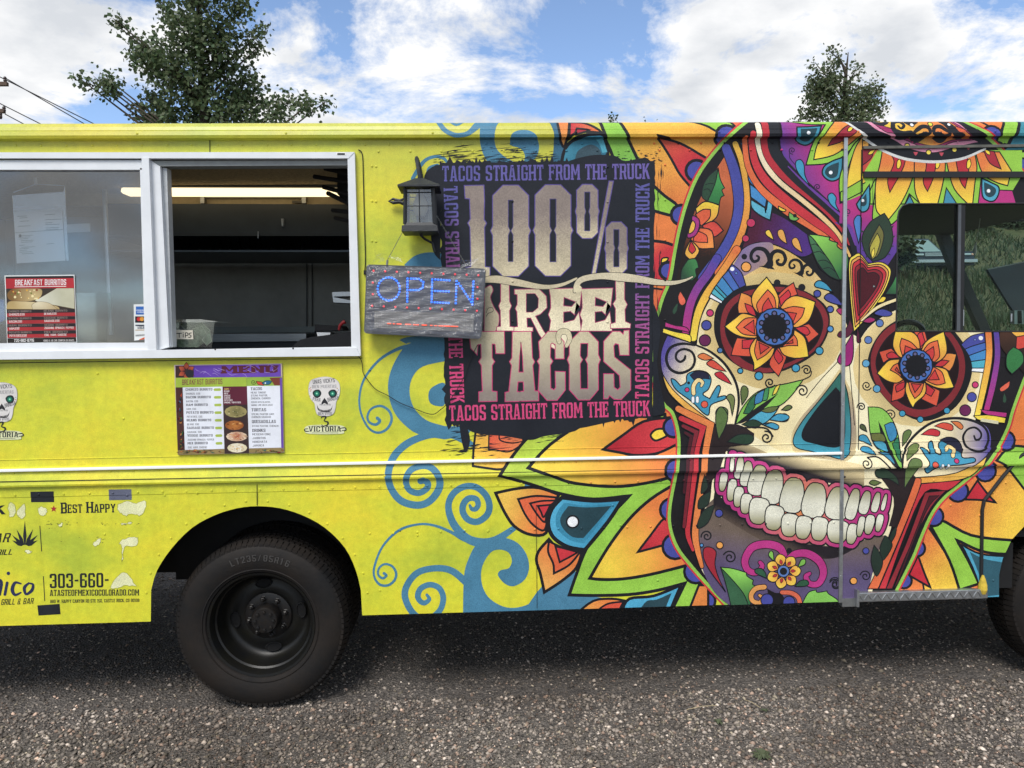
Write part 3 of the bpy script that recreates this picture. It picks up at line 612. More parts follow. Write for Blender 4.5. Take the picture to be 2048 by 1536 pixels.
# ---------------------------------------------------------------- slab lettering
def R_(x0, y0, x1, y1): return [(x0, y0), (x1, y0), (x1, y1), (x0, y1)]
GC = {}
def GLYPH(ch, sans=False):
    """-> ([(polygon, 0)], width); unit height"""
    key = (ch, sans)
    if key in GC: return GC[key]
    w, s, c, tb, b = .56, .175, .10, .13, .10
    if sans: w, s, c, tb = .52, .14, .11, .13
    o = .05; P_ = []; A = P_.append
    def slab(x, y0): 
        if not sans: A(R_(x - o, y0, x + s + o, y0 + b))
    def cap(y, up, x0=0, x1=None, lc=True, rc=True):      # chamfered horizontal piece; up=True top
        x1 = w if x1 is None else x1; d = -1 if up else 1
        l = [(x0, y + d * c), (x0 + c, y)] if lc else [(x0, y + d * tb), (x0, y)]
        r = [(x1 - c, y), (x1, y + d * c)] if rc else [(x1, y), (x1, y + d * tb)]
        inn = [(x1 - s, y + d * c) if rc else (x1 - s, y + d * tb), (x1 - s - .02, y + d * tb), (x0 + s + .02, y + d * tb), (x0 + s, y + d * c) if lc else (x0 + s, y + d * tb)]
        if c < tb: inn = [(x1 - s, y + d * tb), (x0 + s, y + d * tb)]; l[0] = (x0, y + d * c); 
        pl = l + r + ([(x1, y + d * tb)] if rc and c < tb else []) + inn + ([(x0, y + d * tb)] if lc and c < tb else [])
        A(pl)
    def vs(x, y0, y1): A(R_(x, y0, x + s, y1))
    def hb(x0, x1, y, t=tb): A(R_(x0, y - t / 2, x1, y + t / 2))
    if ch in 'O0QD':
        cap(1, True, lc=ch != 'D'); cap(0, False, lc=ch != 'D'); vs(0, tb, 1 - tb); vs(w - s, tb, 1 - tb)
        if ch == 'Q': A([(w * .5, .2), (w * .5 + s * .7, .25), (w + .04, -.06), (w - s * .7, -.08)])
        if ch == 'D' and not sans: A(R_(-o, 0, .05, b)); A(R_(-o, 1 - b, .05, 1))
    elif ch in 'CG':
        cap(1, True); cap(0, False); vs(0, tb, 1 - tb); vs(w - s, .66, 1 - tb); vs(w - s, tb, .34 if ch == 'C' else .46)
        if ch == 'G': hb(w * .48, w + .02, .47, .1)
    elif ch in 'S5':
        if ch == 'S': cap(1, True); vs(w - s, .70, 1 - tb)
        else: A(R_(0, 1 - tb, w, 1))
        vs(0, .56, 1 - tb); A([(0, .56), (s, .62), (w, .47), (w, .42), (w - s, .38), (0, .5)]); vs(w - s, tb, .44); cap(0, False); vs(0, tb, .30)
    elif ch == 'T': A(R_(0, 1 - tb, w, 1)); vs(w / 2 - s / 2, 0, 1 - tb); slab(w / 2 - s / 2, 0); (not sans) and (A(R_(-.01, .74, .075, 1 - tb)), A(R_(w - .075, .74, w + .01, 1 - tb)))
    elif ch == 'I': w = s + (.0 if sans else .1); vs((w - s) / 2, 0, 1); slab((w - s) / 2, 0); slab((w - s) / 2, 1 - b)
    elif ch == '1': w = .36; vs(w - s - .06, 0, 1); A([(0, .74), (w - s - .06, .84), (w - s - .06, 1), (0, .86)]); slab(w - s - .06, 0)
    elif ch == 'A':
        w = .64; A([(.03, 0), (.03 + s * .85, 0), (w / 2 + .02, 1), (w / 2 - .12, 1)]); A([(w - .03 - s, 0), (w - .03, 0), (w / 2 + .12, 1), (w / 2 - .03, 1)]); A(R_(.14, .22, w - .14, .22 + tb * .85))
        if not sans: A(R_(-.03, 0, .25, b)); A(R_(w - .27, 0, w + .03, b))
    elif ch == 'V': w = .64; A([(0, 1), (s, 1), (w / 2 + .05, 0), (w / 2 - .08, 0)]); A([(w - s, 1), (w, 1), (w / 2 + .08, 0), (w / 2 - .05, 0)]); (not sans) and (A(R_(-.05, 1 - b, .26, 1)), A(R_(w - .26, 1 - b, w + .05, 1)))
    elif ch == 'W': w = .9; [A([(x, 1), (x + s * .85, 1), (x2 + .06, 0), (x2 - .06, 0)]) for x, x2 in ((0, .24), (.38, .66))]; [A([(x, 1), (x + s * .85, 1), (x2 + .06, 0), (x2 - .06, 0)]) for x, x2 in ((.38, .24), (w - s * .85, .66))]
    elif ch == 'H': w = .6; vs(0, 0, 1); vs(w - s, 0, 1); hb(s, w - s, .5); [slab(x, y) for x in (0, w - s) for y in (0, 1 - b)]
    elif ch in 'EFL':
        w = .5; vs(0, 0, 1); slab(0, 0); slab(0, 1 - b)
        if ch != 'L': A(R_(s, 1 - tb, w, 1)); hb(s, w * .8, .52, .11); (not sans) and A(R_(w - .09, .74, w, 1 - tb)); (not sans) and A(R_(w * .8 - .07, .38, w * .8, .66))
        if ch != 'F': A(R_(s, 0, w, tb)); (not sans) and A(R_(w - .09, tb, w, .27))
    elif ch in 'RPB':
        vs(0, 0, 1); slab(0, 0); slab(0, 1 - b); cap(1, True, lc=False); vs(w - s, .56, 1 - tb)
        A([(s, .42), (w - c, .42), (w, .50), (w, .58), (w - s, .58), (w - s - .02, .54), (s, .54)])
        if ch == 'R': A([(w - s - .08, .44), (w - .07, .44), (w + .02, .06), (w + .06, .06), (w + .06, 0), (w - s + .02, 0)])
        if ch == 'B': vs(w - s, tb, .42); cap(0, False, lc=False)
    elif ch == 'U': vs(0, tb, 1); vs(w - s, tb, 1); cap(0, False); slab(0, 1 - b); slab(w - s, 1 - b)
    elif ch == 'J': vs(w - s, tb, 1); cap(0, False); vs(0, tb, .32); slab(w - s, 1 - b)
    elif ch == 'K': w = .6; vs(0, 0, 1); slab(0, 0); slab(0, 1 - b); A([(s, .40), (s, .58), (w - .2, 1), (w + .01, 1)]); A([(s + .06, .52), (s + .22, .62), (w + .04, 0), (w - .17, 0)])
    elif ch == 'M': w = .74; vs(0, 0, 1); vs(w - s, 0, 1); A([(.03, 1), (s + .03, 1), (w / 2 + .05, .3), (w / 2 - .05, .3)]); A([(w - s - .03, 1), (w - .03, 1), (w / 2 + .05, .3), (w / 2 - .05, .3)]); slab(0, 0); slab(w - s, 0)
    elif ch == 'N': w = .6; vs(0, 0, 1); vs(w - s, 0, 1); A([(0, 1), (s, 1), (w, 0), (w - s, 0)]); slab(0, 0); slab(w - s, 1 - b)
    elif ch == 'X': w = .62; A([(0, 1), (s * 1.1, 1), (w, 0), (w - s * 1.1, 0)]); A([(w - s * 1.1, 1), (w, 1), (s * 1.1, 0), (0, 0)])
    elif ch == 'Y': w = .62; A([(0, 1), (s * 1.1, 1), (w / 2 + .07, .4), (w / 2 - .07, .4)]); A([(w - s * 1.1, 1), (w, 1), (w / 2 + .07, .4), (w / 2 - .07, .4)]); vs(w / 2 - s / 2, 0, .45); slab(w / 2 - s / 2, 0)
    elif ch == 'Z': A(R_(0, 1 - tb, w, 1)); A(R_(0, 0, w, tb)); A([(w - s * 1.2, 1 - tb), (w, 1 - tb), (s * 1.2, tb), (0, tb)])
    elif ch == '3': cap(1, True); cap(0, False); vs(w - s, .55, 1 - tb); vs(w - s, tb, .47); vs(0, .70, 1 - tb); vs(0, tb, .30); A(R_(w * .4, .455, w - .03, .565))
    elif ch == '2': cap(1, True); vs(w - s, .6, 1 - tb); vs(0, .72, 1 - tb); A([(w - s, .6), (w, .6), (s * 1.2, tb), (0, tb)]); A(R_(0, 0, w, tb))
    elif ch == '4': vs(w - s - .06, 0, 1); A([(0, .3), (w - s - .06, .8), (w - s - .06, 1), (0, .42)]); A(R_(0, .26, w, .26 + tb))
    elif ch in '68': cap(1, True); cap(0, False); vs(0, tb, 1 - tb); vs(w - s, tb, .50); hb(s, w - s, .53, .1); vs(w - s, .72 if ch == '6' else .5, 1 - tb)
    elif ch == '9': cap(1, True); cap(0, False); vs(w - s, tb, 1 - tb); vs(0, .5, 1 - tb); hb(s, w - s, .48, .1); vs(0, tb, .3)
    elif ch == '7': A(R_(0, 1 - tb, w, 1)); A([(w - s * 1.2, 1 - tb), (w, 1 - tb), (w * .45, 0), (w * .45 - s, 0)])
    elif ch == '/': w = .4; A([(0, 0), (.1, 0), (w, 1), (w - .1, 1)])
    elif ch == '-': w = .34; A(R_(.02, .44, w - .02, .56))
    elif ch == '.': w = .18; A(R_(0, 0, .16, .15))
    elif ch == ',': w = .18; A([(0, .15), (.16, .15), (.1, -.1), (.02, -.1)])
    elif ch == '+': w = .4; A(R_(0, .45, .4, .55)); A(R_(.15, .3, .25, .45)); A(R_(.15, .55, .25, .7))
    elif ch == '&': w = .6; A(R_(0, 0, .5, .12)); vs(0, .12, .45); hb(.1, .45, .5, .1); A([(.1, .55), (.25, .55), (.6, .02), (.45, 0)]); A(R_(.08, .55, .2, .95)); A(R_(.2, .88, .42, 1)); A(R_(.34, .6, .44, .88))
    else: w = .28
    GC[key] = ([(p, 0) for p in P_], w); return GC[key]
def text(pr, to, s, p0, p1, h, A, B=None, g=None, sans=False, bold=0.0, border=None, bw=0.0, slant=0.0, thin=0, amt=0.0):
    """letters along p0 -> p1 (baseline, in the unit of to()), letter height h in the same unit; to() maps to the plane"""
    dx, dy = p1[0] - p0[0], p1[1] - p0[1]; Ln = math.hypot(dx, dy); ux, uy = dx / Ln, dy / Ln; vx, vy = uy, -ux      # photo: y down
    gap = .11; tot = sum(GLYPH(c, sans)[1] + gap for c in s) - gap; k = Ln / tot
    gw = None
    if g: gw = (g[0], to(*g[1]), to(*g[2])) if g[0] == 'lin' else (g[0], to(*g[1]), abs(to(g[1][0] + g[2], g[1][1])[0] - to(*g[1])[0]))
    def run(A, B, grow):
        x = 0.0
        for c in s:
            polys, w_ = GLYPH(c, sans)
            for pl, _ in polys:
                if grow:
                    cx = sum(p[0] for p in pl) / len(pl); cy = sum(p[1] for p in pl) / len(pl); q = []
                    gx, gy = grow / k, grow / h
                    for (a, b_) in pl: q.append((a + (gx if a > cx else -gx), b_ + (gy if b_ > cy else -gy)))
                else: q = pl
                pts = [to(p0[0] + ux * (x + a + slant * b_) * k + vx * b_ * h, p0[1] + uy * (x + a + slant * b_) * k + vy * b_ * h) for a, b_ in q]
                pr.poly(pts, A, B, gw if B else None, amt)
            x += w_ + gap
    if border: run(border[0], border[1] if len(border) > 1 else None, bw)
    run(A, B, bold)
# ---------------------------------------------------------------- drawing helpers (spots given in frames of the reference)
class Fm:
    def __init__(s, ox, oy, k): s.o = (ox, oy); s.k = k
    def __call__(s, x, y): return wall(s.o[0] + x * s.k, s.o[1] + y * s.k)
    def m(s, d): return d * s.k * (wall(1025, 700)[0] - wall(1024, 700)[0])
PX = Fm(0, 0, 1)
FA, FB, FC, FD = Fm(700, 680, .3646), Fm(840, 230, .2441), Fm(1290, 230, .2149), Fm(1680, 230, .2148)
FE, FF, FG, FH = Fm(1300, 480, .2474), Fm(1660, 380, .3124), Fm(1300, 820, .2734), Fm(1660, 820, .3124)
FI, FJ, FK, FL = Fm(900, 800, .2865), Fm(1340, 460, .2083), Fm(860, 280, .4037), Fm(0, 700, .3906)
class Tf:
    """a frame turned, mirrored and scaled about a spot and laid on another"""
    def __init__(s, f, c, g, c2, k, rot=0, mirror=False):
        s.f, s.c, s.g, s.c2, s.k_, s.r, s.mi = f, c, g, c2, k, rot, mirror; s.kk = k
    def __call__(s, x, y):
        x, y = x - s.c[0], y - s.c[1]
        if s.mi: x = -x
        ca, sa = math.cos(s.r), math.sin(s.r); x, y = x * ca - y * sa, x * sa + y * ca
        return s.g(s.c2[0] + x * s.k_, s.c2[1] + y * s.k_)
    def m(s, d): return s.g.m(d * s.k_)
def toks(s):
    out_ = []
    for t_ in s.split():
        cn = '*' in t_; q = [float(v_) for v_ in t_.replace('*', '').split(',')]; out_.append((q, cn))
    return out_
def curve(s, closed=True, n=4):
    T = toks(s); m = len(T); out_ = []; rng_ = range(m if closed else m - 1)
    for i in rng_:
        p1, c1 = T[i]; p2, c2 = T[(i + 1) % m]
        p0 = T[i - 1][0] if (closed or i > 0) and not c1 else p1
        p3 = T[(i + 2) % m][0] if (closed or i < m - 2) and not c2 else p2
        for k in range(n):
            t_ = k / n; out_.append([.5 * (2 * b_ + (c - a) * t_ + (2 * a - 5 * b_ + 4 * c - d) * t_ * t_ + (3 * b_ - a - 3 * c + d) * t_ ** 3) for a, b_, c, d in zip(p0, p1, p2, p3)])
    if not closed: out_.append(list(T[-1][0]))
    return out_
BK = '#1b1c21'
def gw_(f, g):
    if g is None: return None
    if g[0] == 'lin': return ('lin', f(*g[1]), f(*g[2]))
    return ('rad', f(*g[1]), f.m(g[2]))
def sh(pr, f, s, A, B=None, g=None, ow=2.2, oc=BK, amt=.0, n=4, close=True):
    """filled outline with an ink line of ow reference pixels"""
    c = curve(s, True, n) if isinstance(s, str) else s; pts = [f(p[0], p[1]) for p in c]
    if amt == 0 and B: amt = .55
    pr.poly(pts, A, B, gw_(f, g), amt)
    if ow: pr.strip(pts, [PX.m(ow)] * len(pts), oc, closed=True)
def ln(pr, f, s, w=None, col=BK, col2=None, n=5, ow=0):
    c = curve(s, False, n); pts = [f(p[0], p[1]) for p in c]; ws = [f.m(p[2]) if len(p) > 2 else f.m(w) for p in c]
    if ow: pr.strip(pts, [q + PX.m(ow * 2) for q in ws], BK)
    pr.strip(pts, ws, col, col2=col2)
def dot(pr, f, x, y, r, A, ow=1.8, B=None, oc=BK):
    c = [(x + r * math.cos(t_ * .3927), y + r * math.sin(t_ * .3927)) for t_ in range(16)]
    sh(pr, f, c, A, B, ('rad', (x, y), r) if B else None, ow, oc)
def spiral(pr, f, x, y, r, turns, a0, w, col=BK, tail=None, sgn=1):
    pts = []; n = int(14 * turns)
    for i in range(n + 1):
        u = i / n; a = a0 + sgn * u * turns * 6.283; rr = r * (1 - .82 * u); pts.append(f(x + rr * math.cos(a), y + rr * math.sin(a)))
    pr.strip(pts, [f.m(w)] * len(pts), col)
# ================================================================ the painted side
BLUE = '#477f9c'; LIME = '#92c63f'; IND = '#474c9c'; RED = '#c5303a'; ORG = '#e27c3a'; YEL = '#f0cf35'; MAG = '#b9327e'; PUR = '#5b3c92'; TEAL = '#3c96b8'; DTEAL = '#27444d'; CREAM = '#ecdcaa'
sw_ = Print('swirl_print')
sh(sw_, FA, '520,0* 340,12 262,90 215,200 212,300 245,400 310,475 385,520 520,545* 640,520 650,480 520,472* 420,440 350,370 326,280 345,200 400,145 520,116*', BLUE, ow=0)
sh(sw_, FA, '520,238 450,260 430,300 440,345 480,362 520,350', BLUE, ow=0)
sh(sw_, FA, '270,0* 340,-20 520,-20* 520,20 340,14 310,22*', BLUE, ow=0)
for s in ('335,32,24 260,50,18 160,110,14 80,210,12 52,310,11 60,400,11 100,480,12 150,508,13 200,490,14 228,440,14 215,390,14 170,362,13 120,375,12 96,415,12 105,450,13 140,464,15 163,445,17 150,428,18',
          '660,570,34 560,525,30 480,518,34 400,530,38 310,570,40 240,640,40 212,730,38 225,810,38 280,880,40 370,905,40 440,880,40 490,810,40 485,740,38 440,695,36 385,690,34 330,715,34 308,770,34 325,820,34 375,838,34 420,815,34 428,785,34 405,768,36 388,772,36',
          '900,1030,30 800,1095,44 720,1110,50 640,1085,46 570,1010,42 540,920,36 560,850,36 620,805,36 690,805,36 745,850,36 765,910,36 750,960,36 700,995,36 650,985,36 620,945,36 622,900,36 650,868,34 690,870,32 703,900,30 690,925,28 668,925,22 657,905,14',
          '700,1112,34 620,1088,26 560,1055,18 470,1018,14 380,1009,12 270,1042,14 180,1130,12 135,1240,12 135,1300,12 165,1340,14 210,1343,14 245,1315,14 253,1275,14 230,1238,13 190,1228,12 160,1250,12 155,1285,12 180,1305,14 200,1290,14 187,1278,16',
          '640,1330,40 560,1265,38 470,1250,36 370,1275,36 310,1350,36 305,1420,36 350,1500,36 420,1530,34 490,1485,32 512,1415,32 490,1360,32 440,1340,32 390,1360,32 372,1400,32 385,1430,30 410,1440,28 435,1420,22 422,1396,16'):
    ln(sw_, FA, s, col=BLUE)
sh(sw_, FA, '800,1080 900,1100 960,1160 982,1240 960,1310 900,1348 850,1335 812,1290 825,1262 870,1250 888,1210 870,1165 820,1148 770,1165 725,1240 722,1330 760,1410 840,1460 920,1465 1000,1435 1060,1370 1100,1320* 1110,1520* 620,1530* 625,1300 650,1200 700,1115', BLUE, ow=0)
sh(sw_, FI, '500,1500* 650,1290 870,1160* 900,1355* 1070,1380* 1000,1500*', BLUE, ow=0)
sh(sw_, FI, '522,560* 570,575* 572,605* 520,608*', BLUE, ow=0)
ln(sw_, FB, '140,40,40 200,130,40 270,172,36 330,178,34 400,160,40 470,90,60 500,40,60', col=BLUE); ln(sw_, FB, '235,40,25 300,86,25 365,40,25', col=BLUE)
sh(sw_, FB, '470,40* 660,40* 622,110 610,200 630,280 690,340 760,390 560,400* 510,300 490,200 490,110', BLUE, ow=0)
sh(sw_, FB, '780,400* 900,400* 960,330 975,250 950,180 890,140 820,135 760,160 738,205 750,250 800,265 840,290 860,340 840,390', BLUE, ow=0)
sh(sw_, FB, '1050,40* 1130,40* 1140,160 1180,260 1180,400* 1080,400* 1095,260 1090,150', '#35657f', ow=0)
ln(sw_, FB, '-60,520,30 0,420,30 60,360,26 140,340,24 200,360,24 225,395,20', col=BLUE)
ln(sw_, FN_ := Fm(700, 280, .2865), '545,240,30 560,200,34 610,180,30', col=BLUE); sh(sw_, FN_, '380,870* 450,810 540,785 640,790* 640,900* 400,900*', BLUE, ow=0)
sw_.build(INK, panel); PRINTS.append(sw_)
# ---- petals behind the skull
pt = Print('petal_print'); OUT = 6.0
sh(pt, PX, '1222,230* 2300,220* 2300,1300* 1760,1300* 1320,1010* 1300,700* 1290,330*', ORG, '#e6b33c', ('lin', (1380, 400), (1330, 250)), 0, amt=.9)
sh(pt, FH, '1060,330* 1150,380 1300,500* 1300,830* 1000,830 800,790 690,700 800,560 920,450', '#e07a3a', '#efc63a', ('lin', (850, 560), (1180, 740)), 0, amt=.9)
sh(pt, FH, '620,740* 700,860 770,980 840,1160* 600,1160* 560,930*', '#e07a3a', '#efc63a', ('lin', (600, 850), (780, 1080)), 4, amt=.9)
sh(pt, FB, '1120,40* 1225,40* 1215,120 1205,190 1178,262 1145,190', ORG, '#e8a24a', ('lin', (1130, 60), (1200, 260)), 5)
sh(pt, FB, '1225,62* 1340,70 1440,120 1480,160* 1300,150 1215,200*', RED, ORG, ('lin', (1250, 120), (1460, 60)), 5); sh(pt, FB, '1280,120* 1380,135 1300,165 1265,170', '#a32435', ow=4)
sh(pt, FB, '1160,390* 1180,300 1230,225 1320,185 1420,170 1505,185 1540,320* 1480,400*', '#3d8aa2', '#2f6f88', ('lin', (1200, 200), (1450, 350)), 6.5)
sh(pt, FB, '1265,400* 1290,300 1380,245 1440,255 1480,300 1500,400*', '#3b525d', ow=0); sh(pt, FB, '1440,200* 1500,195* 1535,305* 1495,310* 1470,240', '#4fa7bd', ow=0)
sh(pt, FB, '1470,50* 1630,50* 1700,190 1800,400* 1600,400* 1560,290 1510,180', LIME, '#7cb848', ('lin', (1500, 60), (1680, 330)), 6.5)
# right of the title panel
sh(pt, FC, '110,205* 330,265 560,395 640,430* 470,720* 330,560 250,420 170,290', RED, '#d8593c', ('lin', (350, 480), (150, 230)), 5)
dot(pt, FC, 480, 520, 100, IND, 6); sh(pt, FC, '400,50* 770,50* 820,110 700,125 650,165 560,110', LIME, ow=5); dot(pt, FC, 745, 205, 100, IND, 6)
sh(pt, FC, '780,50* 960,50* 850,130 810,95*', '#d8693c', ow=5)
sh(pt, FC, '60,640* 180,750 300,845 270,935 60,885*', LIME, ow=6); dot(pt, FC, 335, 930, 92, IND, 6)
sh(pt, FC, '60,1170* 180,1185 300,1225* 260,1560* 60,1560*', RED, '#d8593c', ('lin', (150, 1300), (90, 1200)), 6); dot(pt, FC, 215, 1450, 80, IND, 6); sh(pt, FC, '150,1380* 160,1335 215,1330 200,1360', YEL, ow=3)
sh(pt, FE, '20,390* 100,400 130,410* 60,640* 20,640*', '#d8693c', ow=4)
# lower petals
sh(pt, FI, '160,458* 165,340 180,215* 520,215* 500,330 390,460 340,480 260,472', '#f0c83a', '#e59a42', ('lin', (200, 470), (400, 260)), 4.5)
sh(pt, FI, '270,345* 272,220* 500,240* 505,300 440,350 390,362 330,350', '#d8593c', '#e27c4a', ('lin', (300, 260), (450, 350)), 3); ln(pt, FI, '345,225,10 350,280,10 430,300,10 500,290,8'); sh(pt, FI, '395,215* 690,165* 600,240 510,268*', '#4aa0c4', ow=0)
sh(pt, FI, '345,525* 430,400 560,250 700,215 860,180* 1500,100* 1545,560* 1640,1150* 1760,1290* 1700,1480* 1540,1480* 1640,1275* 1450,1325 1250,1355 1000,1362 832,1358* 880,1220 950,1040 1080,850 1255,665* 1000,690 760,650 560,585', LIME, '#b5cc3e', ('lin', (1100, 900), (420, 520)), 6.5)
sh(pt, FI, '545,470* 700,310 930,150* 1200,110* 1460,120* 1600,300* 1590,480 1540,535 1300,590 1100,602 850,575 690,520', '#f0d238', ORG, ('lin', (650, 450), (1450, 250)), 6.5, amt=.8)
sh(pt, FI, '975,1242* 1100,1030 1250,830 1400,690 1560,590* 1540,800 1600,1000 1660,1150* 1400,1215 1200,1247 1050,1250', '#f0d238', ORG, ('rad', (1080, 1180), 560), 6.5, amt=.8)
sh(pt, FI, '1068,345* 1200,250 1350,150 1530,122* 1600,300* 1450,370 1300,385 1180,365', '#b32432', '#cf3a40', ('lin', (1200, 330), (1500, 180)), 5.5)
sh(pt, FI, '1400,245 1440,205 1500,205 1530,235 1480,268 1430,282', YEL, ow=4.5)
sh(pt, FI, '1308,1060* 1400,940 1495,825 1560,860* 1560,1010* 1500,1010 1420,1030', '#b32432', '#cf3a40', ('lin', (1350, 1040), (1500, 860)), 5)
for (x, y, r) in ((1560, 190, 70), (1575, 490, 78), (1545, 765, 80), (1570, 1020, 88), (1715, 1195, 82), (1790, 1400, 60)): dot(pt, FI, x, y, r, IND, 5.5)
# left flower
sh(pt, FI, '318,648* 480,615 620,612 760,660* 690,780 670,925 560,937 450,880 380,780', '#eebf4a', ORG, ('lin', (400, 700), (650, 800)), 6)
sh(pt, FI, '475,690* 600,668 750,680* 690,760 660,905 580,870 520,790', '#e0663c', ow=4.5); sh(pt, FI, '558,720* 640,703 740,700* 680,760 662,850 610,800', '#d8503a', ow=4); sh(pt, FI, '612,738* 700,730* 655,815 635,780', RED, ow=4)
sh(pt, FI, '690,970* 620,1050 603,1120 630,1210 658,1340* 780,1260 880,1170 920,1060* 760,1030', '#e8a850', ORG, ('lin', (640, 1250), (760, 1080)), 6)
sh(pt, FI, '690,985* 685,1060 720,1140 725,1208* 830,1150 905,1062* 800,1035', '#dc6038', ow=4.5); sh(pt, FI, '735,1020* 765,1130* 850,1085 890,1060* 800,1035', RED, ow=4)
sh(pt, FI, '780,680* 1000,702 1205,690* 1100,850 940,1045* 820,1022 720,955 685,860 710,760', '#4ea9cb', '#3b93b6', ('lin', (700, 760), (1000, 760)), 8)
sh(pt, FI, '800,715* 960,735 1150,720* 1060,835 935,1000* 835,975 750,900 738,820 760,760', '#3587a6', ow=0); sh(pt, FI, '825,738* 960,748 1125,738* 1045,832 930,962* 850,952 785,890 770,820', DTEAL, ow=0)
dot(pt, FI, 855, 848, 48, BK, 0); dot(pt, FI, 855, 848, 36, '#eceef0', 0)
sh(pt, FI, '880,1490* 1000,1400 1130,1385 1225,1400* 1180,1490*', ORG, '#e59a42', ('lin', (1100, 1400), (950, 1450)), 5); sh(pt, FI, '1040,1470 1100,1420 1210,1405* 1170,1480*', '#d85038', ow=4)
sh(pt, FI, '1200,1470* 1250,1385 1420,1365 1610,1290* 1570,1380 1530,1480*', '#4aa5c8', ow=6); sh(pt, FI, '1310,1480* 1370,1402 1440,1390 1545,1345* 1490,1480*', DTEAL, ow=0)
sh(pt, FI, '1660,1480* 1735,1290* 1800,1290* 1800,1480*', '#e0843c', ow=5)
# right end: petals in front of the cheek
sh(pt, FH, '1050,320* 1150,235 1250,235* 1250,520* 1130,370', LIME, ow=5)
sh(pt, FH, '640,740* 700,700 900,800 1160,832 1300,830* 1200,900 1110,920 960,900 805,828* 880,960 950,1110* 825,1150* 760,960', LIME, ow=6)
sh(pt, FH, '840,862* 960,920 1130,935* 1110,1230* 970,1230* 930,1060', '#4aa0bd', ow=4); sh(pt, FH, '890,905* 980,950 1110,975* 1095,1180* 1000,1190* 950,1050', '#2f5a68', ow=0)
sh(pt, FH, '940,450* 1000,530 1058,592* 960,575 860,572*', '#c02836', ow=4.5); sh(pt, FH, '560,930* 600,1040 640,1135* 500,1055*', '#c02836', ow=4.5)
for (x, y, r) in ((1120, 195, 62), (990, 390, 66), (815, 520, 66), (660, 680, 62), (555, 885, 50), (470, 1090, 50)): dot(pt, FH, x, y, r, IND, 5)
sh(pt, FD, '1270,40* 1530,40* 1450,190*', ORG, ow=5); sh(pt, FD, '1530,40* 1670,40* 1560,280* 1430,240*', LIME, ow=5); sh(pt, FD, '1670,40* 1900,40* 1900,330* 1500,340* 1580,260', '#3b8798', ow=5); dot(pt, FD, 1380, 200, 88, IND, 5); dot(pt, FD, 1680, 470, 90, IND, 5); sh(pt, FD, '1600,380* 1700,340 1900,350* 1900,430* 1680,400', LIME, ow=4)
pt.build(INK, panel); PRINTS.append(pt)
# ---- skull
sk = Print('skull_print')
EDGE = '1505,236 1462,271 1427,309 1397,352 1376,402 1361,455 1350,509 1341,560 1324,604 1311,658 1305,700 1309,760 1327,805 1346,825 1357,861 1359,902 1352,951 1341,1011 1341,1052 1355,1093 1382,1129 1418,1170 1465,1220'
EDGR = '1908,236 1966,271 1998,299 2024,327 2050,357 2085,440 2095,560 2080,680 2048,755 2024,820 2013,857 1985,907 1935,954 1891,989 1863,1023 1841,1070 1822,1117 1785,1190'
lp = curve(EDGE, False, 4); rp = curve(EDGR, False, 4)
sh(sk, PX, [(p[0], p[1]) for p in lp] + [(p[0], p[1]) for p in rp][::-1], '#1d1b1e', ow=0)
def offs(c, d): 
    o = []
    for i, p in enumerate(c):
        a, b_ = c[max(i - 1, 0)], c[min(i + 1, len(c) - 1)]; tx, ty = b_[0] - a[0], b_[1] - a[1]; l = math.hypot(tx, ty); o.append((p[0] - ty / l * d, p[1] + tx / l * d))
    return o
for c, sg in ((lp, -1), (rp, 1)):
    for d, w_, cl in ((-4.5 * sg * -1, 7, '#c8323a'), (1.5 * sg * -1 * -1, 6.5, '#8fc24a')):
        q = offs(c, -d if sg == -1 else -d); sk.strip([PX(*p) for p in q], [PX.m(w_)] * len(q), cl)
# brown field with the side flower (left)
sh(sk, FC, '735,395* 790,520 815,700 815,880 780,1040 700,1200 590,1390 520,1540* 290,1540* 350,1280 440,960 560,680 680,480', '#c9683e', '#241a17', ('lin', (680, 600), (620, 1300)), 0)
sh(sk, FC, '680,495* 590,570 540,660 530,760 580,805* 650,640', '#2e4b37', ow=2); sh(sk, FC, '680,495* 700,600 740,680* 715,700 735,750* 705,770 690,835* 580,805* 650,640', '#43964a', '#2f7340', ('lin', (660, 560), (660, 820)), 2)
for (a, b_) in (((560, 650), (640, 640)), ((545, 700), (620, 720))): ln(sk, FC, f'{a[0]},{a[1]} {(a[0]+b_[0])/2},{a[1]-12} {b_[0]},{b_[1]}', 6)
sh(sk, FC, '470,870* 560,805 690,840* 665,950 560,1025 500,1000', YEL, '#e8953c', ('lin', (560, 820), (560, 1010)), 2.5); sh(sk, FC, '470,925* 540,880 608,880* 600,960 520,1035*', '#dd5f3a', ow=2.2)
sh(sk, FC, '530,1030* 640,990 728,1075* 640,1135 560,1070', '#cf463a', ow=2.5); sh(sk, FC, '510,1050* 620,1080 643,1240* 500,1240 425,1160 480,1110', '#e8913f', '#dd6a3c', ('lin', (600, 1240), (520, 1080)), 2.5); sh(sk, FC, '490,1080* 570,1120 582,1187* 450,1172', '#d9583a', ow=2)
sh(sk, FC, '425,1160* 505,1260 440,1362* 368,1290', '#ecae42', ow=2.5); sh(sk, FC, '428,1175* 470,1250 437,1292* 404,1250', RED, ow=2); sh(sk, FC, '400,1345* 470,1340 500,1420* 470,1440 480,1500* 440,1540* 330,1540* 340,1440', '#3d7f47', '#2c4a36', ('lin', (470, 1400), (350, 1480)), 2)
sh(sk, FC, '440,940 500,970 505,1040 470,1120 400,1145 395,1100 430,1030', '#a2327e', ow=2.2); sh(sk, FC, '440,985 468,1020 450,1080 408,1105 410,1060', '#e8b440', ow=2)
